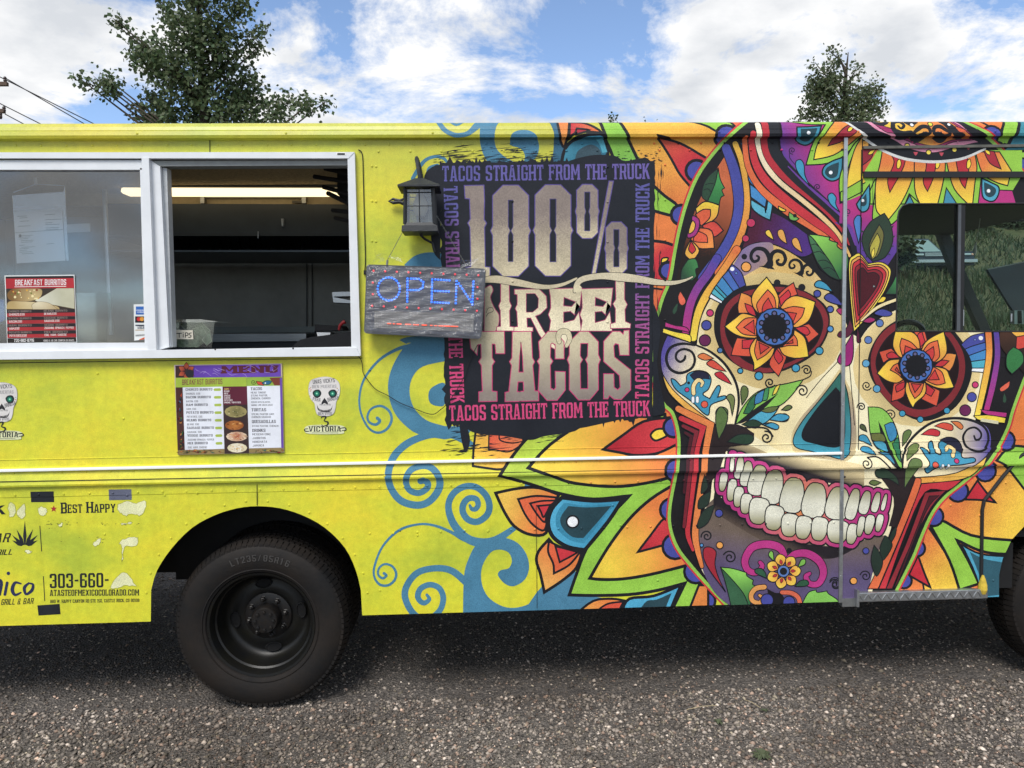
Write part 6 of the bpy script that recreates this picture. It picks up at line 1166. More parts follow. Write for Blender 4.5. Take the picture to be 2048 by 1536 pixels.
# counter line
cz = at(500, 694, .1).z
MB().box((XR, .055, cz - .05), (1.42, .5, cz - .012)).build('serving_counter', mat('counter_steel', '#777a78', rough=.4, metal=.7, noise=.2), truck)
cl = empty('cooking_line', 'stainless steel cooking line edge low inside the service opening', 'counter', tuple(W2(1.1).p3(700, 1340)))
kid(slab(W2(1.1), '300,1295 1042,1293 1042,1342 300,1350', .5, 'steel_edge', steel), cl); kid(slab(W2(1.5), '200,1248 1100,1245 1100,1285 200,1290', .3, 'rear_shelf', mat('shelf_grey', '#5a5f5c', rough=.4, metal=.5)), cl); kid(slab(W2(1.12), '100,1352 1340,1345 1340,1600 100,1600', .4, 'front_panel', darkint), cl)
tag(slab(W2(.8), '1215,1016 1345,1012 1345,1042 1228,1045 1228,1050 1345,1072 1345,1090 1225,1084', .15, 'steel_pan', alu), 'stainless steel pan on the right inside the service opening', 'pan')
tag(slab(W2(.35), '955,1375 1000,1335 1080,1315 1200,1300 1345,1278 1345,1390 955,1392', .12, 'black_cloth', mat('black_cloth', '#14161a', rough=.95, bump=.4, bscale=30)), 'black cloth heaped on the counter at the right of the service opening', 'cloth')
tag(slab(W2(.5), '1112,1284 1205,1286 1200,1305 1120,1315', .12, 'white_tray', white_f), 'small white tray behind the black cloth on the counter', 'tray')
tag(MB().tube([W2(.5).p3(1262, 1270), W2(.5).p3(1268, 1240), W2(.5).p3(1285, 1222), W2(.5).p3(1303, 1212)], [.006, .008, .009, .011], 8).build('red_handle', mat('red_handle', '#8c2226', rough=.4), smooth=True), 'red curved utensil handle sticking up beside the black cloth', 'utensil')
tag(slab(W2(.6), '1100,1232 1270,1240 1290,1270 1100,1275', .2, 'dark_box', seam), 'dark low box on the counter behind the white tray', 'box')
# tip box
tb_ = empty('tip_box', 'clear plastic tip box with dollar bills on the counter', 'tip box', tuple(W2(.14).p3(280, 1388)))
clear = glass('clear_plastic', (.93, .95, .94), .05, .06)
kid(slab(W2(.10), '148,1215 430,1215 412,1385 160,1385', .004, 'front_wall', clear), tb_); kid(slab(W2(.26), '148,1215 430,1215 412,1385 160,1385', .004, 'rear_wall', clear), tb_); kid(slab(W2(.095), '130,1200 340,1197 458,1213 340,1218 130,1216', .17, 'lid_rim', glass('rim_plastic', (.7, .73, .72), .25, .1)), tb_)
bill = mat('bill_green', '#8fa08a', rough=.8, noise=.35, nscale=70, col2='#54644f'); pale = mat('bill_edge', '#c3cbb8', rough=.8)
f = W2(.13)
for i, s in enumerate(('200,1230 240,1212 275,1245 235,1265', '300,1240 345,1218 405,1275 355,1320', '285,1260 350,1245 400,1330 330,1375', '350,1335 400,1270 412,1345 380,1372')):
    fb = W2(.20 - i * .012); o = kid(slab(fb, s, .002, 'banknote', bill), tb_); q = [t_[0] for t_ in toks(s)]; kid(MB().tube([fb.p3(*p, dy=-.002) for p in q + q[:1]], .0016, 4).build('banknote_border', pale), tb_)
kid(slab(W2(.115), '182,1330 325,1300 325,1383 182,1383', .002, 'banknote', bill), tb_)
note = kid(slab(W2(.097), '170,1268 285,1270 290,1330 172,1330', .001, 'tips_note', mat('note_paper', '#cfc9b8', rough=.8)), tb_)
prn = Print('tips_lettering', lambda x, z, k: (x, .0962 - EPS * k, z), []); f = W2(.0965)
for s in ('178,1292 212,1290', '195,1290 196,1318', '222,1296 222,1316', '236,1318 237,1288 252,1290 252,1304 238,1306', '276,1288 262,1292 262,1300 274,1306 272,1316 258,1318'): ln(prn, f, s, 5, '#2a2a2c', n=2)
dot(prn, f, 222, 1287, 3, '#2a2a2c', 0); kid(prn.build(INK, None), tb_)
# ---------------------------------------------------------------- behind and on the sliding pane
PAP = ink_material('printed_paper', .6, .12, 300)
def board(name, label, cat, f, s, th, m, group=None):
    p = f.p3(*toks(s)[3][0]); e_ = empty(name, label, cat, tuple(p), group); kid(slab(f, s, th, 'backing', m), e_); return e_
def pprint(f, name='print', off=.0012): return Print(name, lambda x, z, k, Y=f.Y: (x, Y - off - EPS * k, z), [])
whitep = mat('white_paper', '#d5d8d6', rough=.7)
f = W1(.001); e_ = board('breakfast_poster', 'red and black breakfast burritos poster taped on the sliding pane', 'poster', f, '30,905 497,900 515,1352 48,1360', .002, whitep); q = pprint(f)
sh(q, f, '38,912* 492,907* 493,922* 38,926*', '#2a2628', ow=0); sh(q, f, '38,926* 493,922* 496,988* 41,993*', '#b02a33', ow=0); text(q, f, 'BREAKFAST BURRITOS', (102, 972), (443, 968), 38, '#e6e6e4', sans=True); ln(q, f, '98,981 443,977', 4, '#e6e6e4')
sh(q, f, '41,993* 496,988* 502,1130* 46,1136*', '#3c332c', ow=0)
for s, a, b_ in (('50,1030 90,995 200,992 280,1000 260,1060 150,1080 70,1070', '#c9b27c', '#7d5c30'), ('260,1060* 380,990* 495,990* 500,1128* 250,1080', '#d9d8c6', '#b9b79c'), ('45,1130* 60,1080 150,1078 260,1085 380,1110 400,1132*', '#d8c89c', '#b39a64'), ('215,1100 260,1080 330,1090 390,1132* 220,1132*', '#e3d9b8', '#a88c58')): sh(q, f, s, a, b_, ('rad', (250, 1060), 160), .6, '#6d5634')
for i, (x, y) in enumerate([(random.uniform(70, 260), random.uniform(1000, 1065)) for _ in range(26)]): dot(q, f, x, y, random.uniform(3, 9), random.choice(('#d8a23a', '#8a3d22', '#6f7a34', '#e8d9a0')), 0)
for i in range(4):
    y = 1136 + i * 47; sh(q, f, f'{46+i},{y}* {502+i*2},{y-6}* {503+i*2},{y+16}* {47+i},{y+22}*', '#2a2427', ow=0); sh(q, f, f'{47+i},{y+22}* {503+i*2},{y+16}* {505+i*2},{y+40}* {48+i},{y+46}*', '#a52a30', ow=0)
    l, r_ = (('CHORIZO BURRITO', 'CHORIZO,EGG', 'BEANS BURRITO', 'BEANS,EGG'), ('BACON BURRITO', 'BACON,EGG', 'SAUSAGE BURRITO', 'SAUSAGE,EGG'), ('HAM BURRITO', 'HAM,EGG', 'VEGGIE BURRITO', 'ZUCCHINI, SPINACH, PEPPER'), ('POTATO BURRITO', 'POTATOES,EGG', 'MIX BURRITO', 'EGG, HAM, CHEESE'))[i][:2], (('BEANS BURRITO', 'BEANS,EGG'), ('SAUSAGE BURRITO', 'SAUSAGE,EGG'), ('VEGGIE BURRITO', 'ZUCCHINI, SPINACH, PEPPER'), ('MIX BURRITO', 'EGG, HAM, CHEESE'))[i]
    for (x0, x1, tx, dy, c, h) in ((58, 210, l[0], 16, '#8d7b74', 13), (62, 62 + len(l[1]) * 9.5, l[1], 38, '#ded6d2', 15), (294, 450, r_[0], 12, '#8d7b74', 13), (296, 296 + min(len(r_[1]) * 9.2, 195), r_[1], 33, '#ded6d2', 15)): text(q, f, tx, (x0 + i, y + dy), (x1 + i, y + dy - 2), h, c, sans=True)
sh(q, f, '50,1326* 508,1318* 512,1348* 52,1356*', '#26211f', ow=0); text(q, f, '720-882-8716', (95, 1350), (228, 1347), 20, '#e0dedb', sans=True); text(q, f, '10903 S. US 285 CONIFER CO 80433', (290, 1347), (495, 1344), 13, '#c9c4c0', sans=True)
kid(q.build(PAP), e_)
f = W1(.0015); e_ = board('card_sticker', 'white payment card sticker strip in the lower corner of the sliding pane', 'sticker', f, '893,1098 972,1096 980,1330 897,1340', .0015, whitep); q = pprint(f, off=.0008)
sh(q, f, '908,1112* 962,1112* 962,1166* 908,1166*', '#2d66b5', ow=0); text(q, f, 'AMERICAN', (910, 1142), (960, 1142), 9, '#e6eaf2', sans=True); text(q, f, 'EXPRESS', (918, 1155), (961, 1155), 9, '#e6eaf2', sans=True); sh(q, f, '903,1178* 970,1178* 970,1220* 903,1220*', '#1d1d20', ow=0); dot(q, f, 928, 1196, 14, '#c8282c', 0); dot(q, f, 948, 1196, 14, '#e39a2c', 0)
sh(q, f, '905,1234* 972,1234* 972,1242* 905,1242*', '#20263e', ow=0); text(q, f, 'VISA', (916, 1263), (964, 1262), 18, '#20263e', sans=True, slant=.2); sh(q, f, '905,1268* 972,1267* 972,1271* 905,1272*', '#b98a3c', ow=0); text(q, f, 'DISCOVER', (907, 1312), (970, 1308), 11, '#2a2a2e', sans=True); sh(q, f, '930,1332* 976,1312* 977,1328* 932,1336*', '#d25a2c', ow=0)
kid(q.build(PAP), e_)
f = W1(.16); e_ = empty('hanging_notice', 'white notice in a clear sleeve hanging inside the sliding pane', 'notice', tuple(f.p3(265, 820)))
kid(slab(f, '82,370 425,345 432,300 458,805 110,825', .002, 'clear_sleeve', glass('sleeve_plastic', (.78, .82, .82), .18, .15)), e_); kid(slab(W1(.158), '90,478 412,456 436,806 112,824', .001, 'paper_sheet', whitep), e_); kid(MB().tube([f.p3(236, 250), f.p3(240, 300)], .006, 6).build('hook', white_f), e_); kid(MB().tube([f.p3(90, 350), f.p3(240, 295), f.p3(425, 305)], .002, 5).build('cord', white_f), e_)
q = pprint(W1(.157))
for i in range(22):
    y = 500 + i * 11 + (30 if i > 9 else 0); x = random.choice((115, 130, 300)); ln(q, W1(.157), f'{x+i*.8},{y} {x+random.uniform(50,110)},{y-4}', 3, '#8d9692', n=1)
ln(q, W1(.157), '100,620 425,598', 3, '#8d9692', n=1); dot(q, W1(.157), 135, 640, 10, '#4d5654', 0); kid(q.build(PAP), e_)
tag(MB().tube([W1(.55).p3(697, 330), W1(.55).p3(745, 1300)], .012, 8).build('shelf_post', alu), 'slim grey post standing inside behind the sliding pane', 'post')
tag(slab(W1(.4), '505,1020 735,1020 738,1130 705,1350 505,1355', .006, 'sneeze_guard', glass('guard_glass', (.7, .82, .78), .12, .1)), 'greenish clear guard panel standing beside the breakfast poster', 'guard panel')
tag(slab(W1(.5), '445,565 598,556 600,612 448,618', .01, 'white_tag', whitep), 'white shelf tag inside behind the hanging notice', 'tag')
tag(slab(W1(.35), '-20,1060 25,1070 35,1200 -20,1230', .1, 'blue_tub', mat('blue_tub', '#1f4fae', rough=.4)), 'blue tub at the left edge behind the breakfast poster', 'tub')
# ---------------------------------------------------------------- menu board and stickers on the side
def Mf(Y): return FmY(330, 710, .1904, Y)
f = Mf(-.009); e_ = board('menu_board', 'printed menu board with purple header mounted below the service window', 'menu', f, '95,105 1228,88 1250,1025 135,1050', .008, mat('menu_back', '#b9a89a', rough=.5)); q = pprint(f)
sh(q, f, '110,112* 1215,96* 1218,228* 112,238*', '#5b3a9c', '#6b46b0', ('lin', (300, 100), (800, 230)), 0)
sh(q, f, '112,115* 240,112* 300,150 300,235* 113,238*', '#3a2420', ow=0)
for k in range(6): g = Tf(Fm(0, 0, 1), (0, 0), f, (225, 170), 1, k * 1.05); sh(q, g, '0,-15* 28,-50 0,-95* -28,-50', '#c05a34', '#7a2c26', ('lin', (0, -90), (0, -20)), .8)
dot(q, f, 260, 195, 44, '#23242c', 0)
text(q, f, 'MENU', (600, 190), (1180, 182), 70, '#5a2234', bold=4)
for i in range(16): x = random.uniform(300, 1180); y = random.uniform(110, 200); ln(q, f, f'{x},{y},2 {x+random.uniform(10,60)},{y+random.uniform(-30,30)},3 {x+random.uniform(50,110)},{y+random.uniform(-10,50)},1', col='#b9a6dc', n=2)
sh(q, f, '112,240* 858,232* 860,328* 113,340*', '#9db838', ow=0); text(q, f, 'BREAKFAST BURRITOS', (182, 314), (604, 306), 56, '#7a2c40', sans=True)
sh(q, f, '860,235* 1225,228* 1228,322* 862,328*', '#8fae3c', ow=0); sh(q, f, '960,275* 1020,285 1040,320* 980,310', '#c8472e', ow=1); sh(q, f, '1020,300 1060,270 1120,275 1090,310', '#256a8c', ow=1); sh(q, f, '1100,240* 1225,235* 1225,318* 1150,318*', '#7a3a2c', ow=0); spiral(q, f, 930, 285, 28, 1.5, 0, 6, '#3a4a2a'); dot(q, f, 1055, 295, 8, '#e8e8e8', 0)
sh(q, f, '113,340* 185,340* 210,995* 135,1040*', '#4a2a26', ow=0)
for i in range(34): x = random.uniform(142, 172); y = random.uniform(380, 1000); x += (y - 380) * .035; sh(q, f, [(x + random.uniform(-22, 22), y + random.uniform(-34, 34)) for _ in range(4)], random.choice(('#b5452c', '#d88a3c', '#2f6f86', '#23242c', '#3f7a3c', '#8c2432')), ow=.5)
sh(q, f, '187,340* 605,332* 625,985* 210,997*', '#dfe2ea', ow=0); sh(q, f, '607,332* 862,328* 884,1030* 628,1036*', '#3a2a2a', ow=0); sh(q, f, '608,332* 862,328* 868,520* 615,524*', '#5c1f33', ow=0); sh(q, f, '862,326* 1208,322* 1222,972* 884,980*', '#dfe2ea', ow=0)
sh(q, f, '1208,240* 1228,238* 1246,985* 1224,985*', '#6b4aa8', ow=0); sh(q, f, '135,1000* 625,988* 626,1038* 138,1046*', '#8f7a4c', ow=0); sh(q, f, '886,982* 1245,976* 1248,1020* 886,1028*', '#8f7a4c', ow=0)
for i in range(46): x = random.choice((random.uniform(140, 620), random.uniform(890, 1240))); y = 1012 + random.uniform(-14, 16); sh(q, f, [(x + random.uniform(-30, 30), y + random.uniform(-11, 11)) for _ in range(4)], random.choice(('#b5452c', '#d88a3c', '#2f6f60', '#3f7a3c', '#8c2432', '#d8c050')), ow=.5)
for i, (a, b_, x1) in enumerate((('CHORIZO BURRITO', 'CHORIZO, EGG', 498), ('BACON BURRITO', 'BACON, EGG', 482), ('HAM BURRITO', 'HAM, EGG', 450), ('POTATO BURRITO', 'POTATOES, EGG', 510), ('BEANS BURRITO', 'BEANS, EGG', 486), ('SAUSAGE BURRITO', 'SAUSAGE, EGG', 514), ('VEGGIE BURRITO', 'ZUCCHINI SPINACH, PEPPER', 502), ('MIX BURRITO', 'EGG, HAM, CHEESE', 450))):
    y = 375 + i * 80.5; x0 = 218 + i * 3; text(q, f, a, (x0, y), (x1, y - 2), 25, '#22232c'); text(q, f, b_, (x0 + 4, y + 42), (x0 + 4 + len(b_) * (12.4 if len(b_) < 20 else 11.5), y + 40), 20, '#3a3b44', sans=True); c = [(510 + i * 3, y - 13), (520 + i * 3, y - 24), (582 + i * 2, y - 26), (592 + i * 2, y - 14), (584 + i * 2, y + 2), (520 + i * 3, y + 3)]; sh(q, f, c, '#a3b845', ow=0)
for i, tx in enumerate(('ADDS +', 'BEANS', 'RICE', 'CHEESE', 'CHEESE', 'POTATOES', 'ONIONS, TOMATOES')): text(q, f, tx, (622, 366 + i * 23.5), (622 + len(tx) * 11, 365 + i * 23.5), 17, '#e0c060' if i == 0 else '#e6dfe0', sans=True)
for (cx, cy, rx, ry, pal) in ((745, 595, 118, 62, ('#6f6a3c', '#a89a62', '#4a4a2c', '#8c8050', '#c2b688')), (730, 738, 100, 50, ('#c27a34', '#8c4a22', '#e0a862', '#5c2c1c')), (755, 855, 112, 50, ('#b8623c', '#e8d6b8', '#7a3422', '#d89a62')), (760, 975, 105, 50, ('#e8e2d4', '#d6c89c', '#b8a06a', '#d8a03c'))):
    el = [(cx + rx * math.cos(k * .5236), cy + ry * math.sin(k * .5236)) for k in range(12)]; sh(q, f, el, pal[0], pal[1], ('rad', (cx, cy), rx), 0)
    for i in range(26): a = random.uniform(0, 6.28); r_ = random.random() ** .6 * .85; x, y = cx + rx * r_ * math.cos(a), cy + ry * r_ * math.sin(a); sh(q, f, [(x + random.uniform(-26, 26), y + random.uniform(-10, 10)) for _ in range(4)], random.choice(pal), ow=0)
for tx, y, x1, h, c in (('TACOS', 370, 1020, 30, 1), ('HEAD TONGUE', 405, 1062, 20, 0), ('STEAK PASTOR,', 436, 1080, 20, 0), ('CHICKEN, CHORIZO', 466, 1108, 20, 0), ('SERVED WITH CILANTRO,', 504, 1108, 17, 0), ('ONIONS, LIME GREEN SAUCE', 535, 1134, 17, 0), ('TORTAS', 592, 1064, 32, 1), ('STEAK PASTOR HAM', 632, 1146, 20, 0), ('CHICKEN SAUSAGE', 662, 1116, 20, 0), ('QUESADILLAS', 715, 1165, 32, 1), ('STEAK PASTOR, CHICKEN', 756, 1192, 19, 0), ('DRINKS', 808, 1057, 32, 1), ('MEXICAN COKE', 844, 1112, 22, 0), ('JARRITOS', 884, 1058, 22, 0), ('HORCHATA', 923, 1074, 22, 0), ('JAMAICA', 962, 1042, 22, 0)): text(q, f, tx, (902 + (y - 370) * .035, y), (x1, y - 2), h, '#22232c', sans=not c)
kid(q.build(PAP), e_)
def victoria(dx, dy, label):
    f0 = Mf(-.0015); f = Tf(f0, (0, 0), f0, (dx, dy), 1); f.p3 = lambda x, y, d=0.0: Vector((f(x, y)[0], -.0015, f(x, y)[1]))
    SKL = '1510,330 1530,270 1600,240 1690,228 1770,245 1820,280 1838,340 1832,420 1800,490 1790,560 1770,615 1720,640 1650,640 1600,625 1580,570 1570,510 1530,460 1510,400'
    e_ = empty('skull_sticker', label, 'sticker', tuple(f.p3(1680, 820)), 'beer skull stickers')
    kid(slab(f, [(p[0], p[1]) for p in curve(SKL, True, 3)], .001, 'backing', whitep), e_)
    q = Print('print', lambda x, z, k: (x, -.0022 - EPS * k, z), [])
    sh(q, f, SKL, '#d8d4d0', ow=.7, oc='#a9a49c')
    for x, tip in ((1595, -1), (1760, 1)): sh(q, f, f'{x-45},400 {x-20},368 {x+25},365 {x+48},400 {x+30},440 {x-15},448', '#1f2a2c', ow=0); dot(q, f, x, 405, 30, '#1f9a78', 0, '#0f4a40'); dot(q, f, x, 405, 9, '#8fe0b8', 0)
    sh(q, f, '1675,450* 1710,500 1705,520 1675,505 1650,520 1645,500', '#2a2a2e', ow=0); sh(q, f, '1595,515* 1615,560 1670,580 1740,565 1762,520* 1740,590 1670,600 1610,580', '#2a2a2e', ow=0)
    for i in range(9): ln(q, f, f'{1620+i*15},560 {1620+i*15},590', 3, '#d8d4d0', n=1)
    text(q, f, 'UNAS VICKYS', (1555, 305), (1785, 285), 44, '#3a3a40', sans=True); text(q, f, 'BIEN MUERTAS', (1545, 350), (1800, 345), 34, '#8d8a8c', sans=True); text(q, f, 'PARA', (1550, 480), (1632, 492), 40, '#4a4a50', sans=True); text(q, f, 'BRINDAR', (1712, 492), (1825, 465), 40, '#4a4a50', sans=True); text(q, f, 'POR LOS VIVOS', (1625, 530), (1740, 530), 16, '#5a5a60', sans=True); text(q, f, 'BIEN VIVOS', (1608, 630), (1755, 628), 30, '#5a5a60', sans=True)
    for i in range(10): dot(q, f, random.choice((1525, 1535, 1815, 1825)) + random.uniform(-8, 8), random.uniform(330, 440), 6, random.choice(('#c86a6a', '#b08a5a', '#7a9aa0')), 0)
    sh(q, f, '1460,790* 1480,752 1560,735 1800,735 1880,750 1908,780* 1880,800 1850,828 1520,828', '#d9dcae', ow=0)
    ln(q, f, '1640,665,6 1650,648,10 1690,648,14 1672,690,8 1710,705,16 1705,735,14 1660,745,8 1645,728,6', col=INKD); text(q, f, 'VICTORIA', (1510, 806), (1850, 804), 56, INKD); ln(q, f, '1545,745 1820,745', 4, INKD); ln(q, f, '1545,818 1820,818', 4, INKD); ln(q, f, '1520,800,6 1475,800,12 1468,780,10 1500,775,8', col=INKD); ln(q, f, '1840,770,8 1890,765,12 1900,785,10 1860,795,8', col=INKD)
    kid(q.build(PAP), e_)
victoria(0, 0, 'skull beer sticker on the truck side right of the menu board'); victoria(-3390, 60, 'skull beer sticker cut by the left edge below the sliding pane')
# ---------------------------------------------------------------- lantern
ironm = mat('lantern_iron', '#24272b', rough=.5, noise=.3, nscale=60, bump=.2, bscale=200)
def Nf(Y): return FmY(700, 280, .2865, Y)
lan = empty('wall_lantern', 'black wall lantern with leaded panes beside the title graphic', 'lantern', tuple(Nf(-.02).p3(500, 640)))
c0 = Nf(-.12); cx, cz_ = c0(492, 500); hw = lambda d: c0.m(d)
def ring4(x, hwid, z): return [(x - hwid, -.12 - hwid, z), (x + hwid, -.12 - hwid, z), (x + hwid, -.12 + hwid, z), (x - hwid, -.12 + hwid, z)]
def frust(a, b_): return [tuple(p) for p in a] + [tuple(p) for p in b_], [(0, 1, 2, 3), (7, 6, 5, 4), (0, 4, 5, 1), (1, 5, 6, 2), (2, 6, 7, 3), (3, 7, 4, 0)]
Z = lambda y: c0(492, y)[1]; LW = .105 * .38
w_e, w_t, w_b = hw(140), hw(92), hw(104)
kid(MB().add(*frust(ring4(cx, w_e, Z(338)), ring4(cx, hw(28), Z(272)))).add(*frust(ring4(cx, w_e, Z(350)), ring4(cx, w_e, Z(338)))).build('lantern_roof', ironm), lan)
kid(MB().tube([(cx, -.12, Z(275)), (cx, -.12, Z(262))], hw(16), 10).build('finial', ironm), lan)
kid(MB().add(*frust(ring4(cx, hw(122), Z(652)), ring4(cx, hw(118), Z(612)))).add(*frust(ring4(cx, hw(108), Z(611)), ring4(cx, hw(100), Z(590)))).build('lantern_base', ironm), lan)
kid(MB().tube([(cx, -.12, Z(652)), (cx, -.12, Z(668)), (cx, -.12, Z(676))], [hw(12), hw(10), hw(3)], 8).build('drop_finial', ironm), lan)
for sx_ in (-1, 1):
    for sy_ in (-1, 1): kid(MB().tube([(cx + sx_ * w_t, -.12 + sy_ * w_t, Z(352)), (cx + sx_ * w_b * .95, -.12 + sy_ * w_b * .95, Z(600))], hw(13), 4).build('corner_post', ironm), lan)
seedy = glass('seeded_glass', (.62, .62, .58), .16, .22)
for (a, b_) in (((-1, -1), (1, -1)), ((1, -1), (1, 1)), ((-1, 1), (-1, -1)), ((1, 1), (-1, 1))):
    q = [(cx + a[0] * w_t * .96, -.12 + a[1] * w_t * .96, Z(360)), (cx + b_[0] * w_t * .96, -.12 + b_[1] * w_t * .96, Z(360)), (cx + b_[0] * w_b * .92, -.12 + b_[1] * w_b * .92, Z(592)), (cx + a[0] * w_b * .92, -.12 + a[1] * w_b * .92, Z(592))]
    pn = kid(MB().add(q, [(0, 1, 2, 3)]).build('pane', seedy), lan)
    Q = [Vector(p) for p in q]; mb = MB(); mb.tube([(Q[0] + Q[1]) / 2, (Q[2] + Q[3]) / 2], hw(3.5), 4); mb.tube([(Q[0] + Q[3]) / 2, (Q[1] + Q[2]) / 2], hw(3.5), 4); mb.tube([Q[0] * .9 + Q[3] * .1, Q[1] * .9 + Q[2] * .1], hw(4), 4); kid(mb.build('muntin', ironm), lan)
mb = MB(); mb.lathe([(.001, .0), (hw(30), hw(12)), (hw(52), hw(60)), (hw(48), hw(105)), (hw(26), hw(150)), (hw(22), hw(190)), (.001, hw(192))][::1], (cx, -.12, Z(545)), axis='z', n=16); kid(mb.build('bulb', mat('frosted_bulb', '#c9c6b8', rough=.5), smooth=True), lan)
arm = [(cx, -.12, Z(265)), (cx - hw(6), -.122, Z(220)), (cx - hw(16), -.11, Z(160)), (cx - hw(24), -.085, Z(118)), (cx - hw(26), -.055, Z(100)), (cx - hw(22), -.03, Z(110)), (cx - hw(10), -.02, Z(160)), (cx + hw(10), -.015, Z(300))]
kid(MB().tube(smooth3 := [Vector(p) for p in arm], hw(13), 8).build('hook_arm', ironm, smooth=True), lan)
kid(MB().box((cx - hw(40), -.016, Z(560)), (cx + hw(45), -.002, Z(290)), .004).build('wall_plate', ironm), lan)
kid(MB().tube([Nf(-.02).p3(480, 650), Nf(-.02).p3(520, 690), Nf(-.02).p3(575, 720), Nf(-.02).p3(590, 780)], .006, 6).build('scroll_bracket', ironm), lan)
kid(MB().tube([Nf(-.03).p3(390, 450), Nf(-.03).p3(345, 432), Nf(-.03).p3(300, 438), Nf(-.03).p3(268, 428), Nf(-.03).p3(300, 412), Nf(-.03).p3(345, 425), Nf(-.03).p3(375, 412), Nf(-.03).p3(392, 422)], [.010, .009, .008, .003, .006, .008, .005, .006], 6).build('side_splash', ironm, smooth=True), lan)  # black splash shape left of the lantern, built as a solid curl
# ---------------------------------------------------------------- OPEN sign
YS = -.085; f = Nf(YS); sg = empty('open_sign', 'plastic wrapped LED open sign with blue letters hanging under the lantern', 'sign', tuple(f.p3(520, 1370)))
TLc, TRc, BRc, BLc = (115, 868), (950, 898), (916, 1390), (97, 1350)
def sg_pt(u, v_):
    a = [TLc[i] + (TRc[i] - TLc[i]) * u for i in (0, 1)]; b_ = [BLc[i] + (BRc[i] - BLc[i]) * u for i in (0, 1)]; return (a[0] + (b_[0] - a[0]) * v_, a[1] + (b_[1] - a[1]) * v_)
def rr(m, r):
    pts = []
    for (cu, cv, a0) in ((1 - m - r, m + r * 1.6, -90), (1 - m - r, 1 - m - r * 1.6, 0), (m + r, 1 - m - r * 1.6, 90), (m + r, m + r * 1.6, 180)):
        for k in range(5): a = RAD(a0 + k * 22.5); pts.append(sg_pt(cu + r * math.cos(a), cv + r * 1.6 * math.sin(a)))
    return pts
kid(slab(f, rr(0, .03), .05, 'case', mat('sign_case', '#4a4d54', rough=.5, noise=.2)), sg)
face = rr(.035, .02); kid(slab(Nf(YS - .002), face, .002, 'face_panel', mat('sign_face', '#474a53', rough=.5)), sg)
ledb = mat('led_blue', '#2f7fff', rough=.3, emit='#1f6cff', estr=1.2); ledr = mat('led_red', '#d8444c', rough=.3, emit='#ff3038', estr=.4); ledo = mat('led_orange', '#ff5a30', rough=.3, emit='#ff4a1c', estr=1.0)
def led(x, y, r, m, name, Yo=-.006):
    p = f.p3(x, y); R = f.m(r); mb = MB(); mb.lathe([(R, .004), (R * .95, -.002), (R * .6, -.005), (.0002, -.006)], (p.x, YS - .003, p.z), n=8); return kid(mb.build(name, m, smooth=True), sg)
def along(pts, step):
    out_ = []; acc = 0
    for a, b_ in zip(pts[:-1], pts[1:]):
        L_ = math.hypot(b_[0] - a[0], b_[1] - a[1]); k = max(1, round(L_ / step)); out_ += [(a[0] + (b_[0] - a[0]) * i / k, a[1] + (b_[1] - a[1]) * i / k) for i in range(k)]
    return out_ + [pts[-1]]
LT = [(271 + 77 * math.cos(k * .2618), 1040 + 80 * math.sin(k * .2618)) for k in range(24)]
LT += along([(400, 1128), (402, 968)], 21) + along([(426, 968), (480, 970), (512, 992), (508, 1030), (480, 1048), (424, 1048)], 21)
LT += along([(570, 1132), (574, 974)], 21) + along([(596, 974), (694, 980)], 20) + along([(594, 1054), (690, 1058)], 20) + along([(592, 1134), (688, 1138)], 20)
LT += along([(738, 1140), (744, 985)], 21) + along([(760, 1002), (845, 1130)], 21) + along([(862, 988), (854, 1148)], 21)
for x, y in LT: led(x, y, 7.6, ledb, 'letter_led')
for i in range(10): x = 165 + i * 81.2; led(x, 914 + i * 3.4, 8, ledr, 'border_led'); led(155 + i * 81.2, 1158 + i * 3.9, 8, ledr, 'border_led')
for y in (996, 1077): led(160, y, 8, ledr, 'border_led'); led(890, y + 32, 8, ledr, 'border_led')
kid(slab(Nf(YS - .003), '170,1192 868,1212 860,1338 168,1312', .001, 'matrix_panel', mat('matrix_grey', '#8b8a88', rough=.6, noise=.3, nscale=300)), sg)
mb = MB(); fm = Nf(YS - .0045)
for i in range(50): x = 172 + i * 14.1; mb.tube([fm.p3(x, 1193 + i * .4), fm.p3(x - 1, 1312 + i * .52)], .0004, 3)
for j in range(11): mb.tube([fm.p3(170, 1196 + j * 11.5), fm.p3(866, 1216 + j * 11.8)], .0004, 3)
kid(tag(mb.build('matrix_grid', mat('grid_dark', '#4a4a4c')), kind='stuff'), sg)
for a, b_ in ((262, 285), (300, 312), (325, 360), (385, 425), (442, 480), (500, 538), (560, 575), (590, 605), (618, 650), (655, 700), (705, 755)):
    mb = MB(); y = 1281 + (a - 262) * .045; mb.tube([fm.p3(a, y), fm.p3(b_, y + 1)], .0018, 5); kid(mb.build('message_led', ledo), sg)
# plastic film
flm = bpy.data.materials.new('film_wrap'); flm.use_nodes = True; t = flm.node_tree; t.nodes.clear(); K = t.links.new
o_ = t.nodes.new('ShaderNodeOutputMaterial'); tr = nd(t, 'ShaderNodeBsdfTransparent'); tr.inputs[0].default_value = (.97, .97, .98, 1); gl = nd(t, 'ShaderNodeBsdfGlossy', i_Roughness=.16); df = nd(t, 'ShaderNodeBsdfDiffuse'); df.inputs[0].default_value = (.8, .82, .85, 1)
tcx = nd(t, 'ShaderNodeTexCoord'); mp = nd(t, 'ShaderNodeMapping'); mp.inputs['Rotation'].default_value = (0, RAD(-15), 0); mp.inputs['Scale'].default_value = (5, 1, 70); K(tcx.outputs['Object'], mp.inputs[0])
nz = nd(t, 'ShaderNodeTexNoise', i_Scale=1.6, i_Detail=5, i_Roughness=.6, i_Distortion=.6); K(mp.outputs[0], nz.inputs['Vector'])
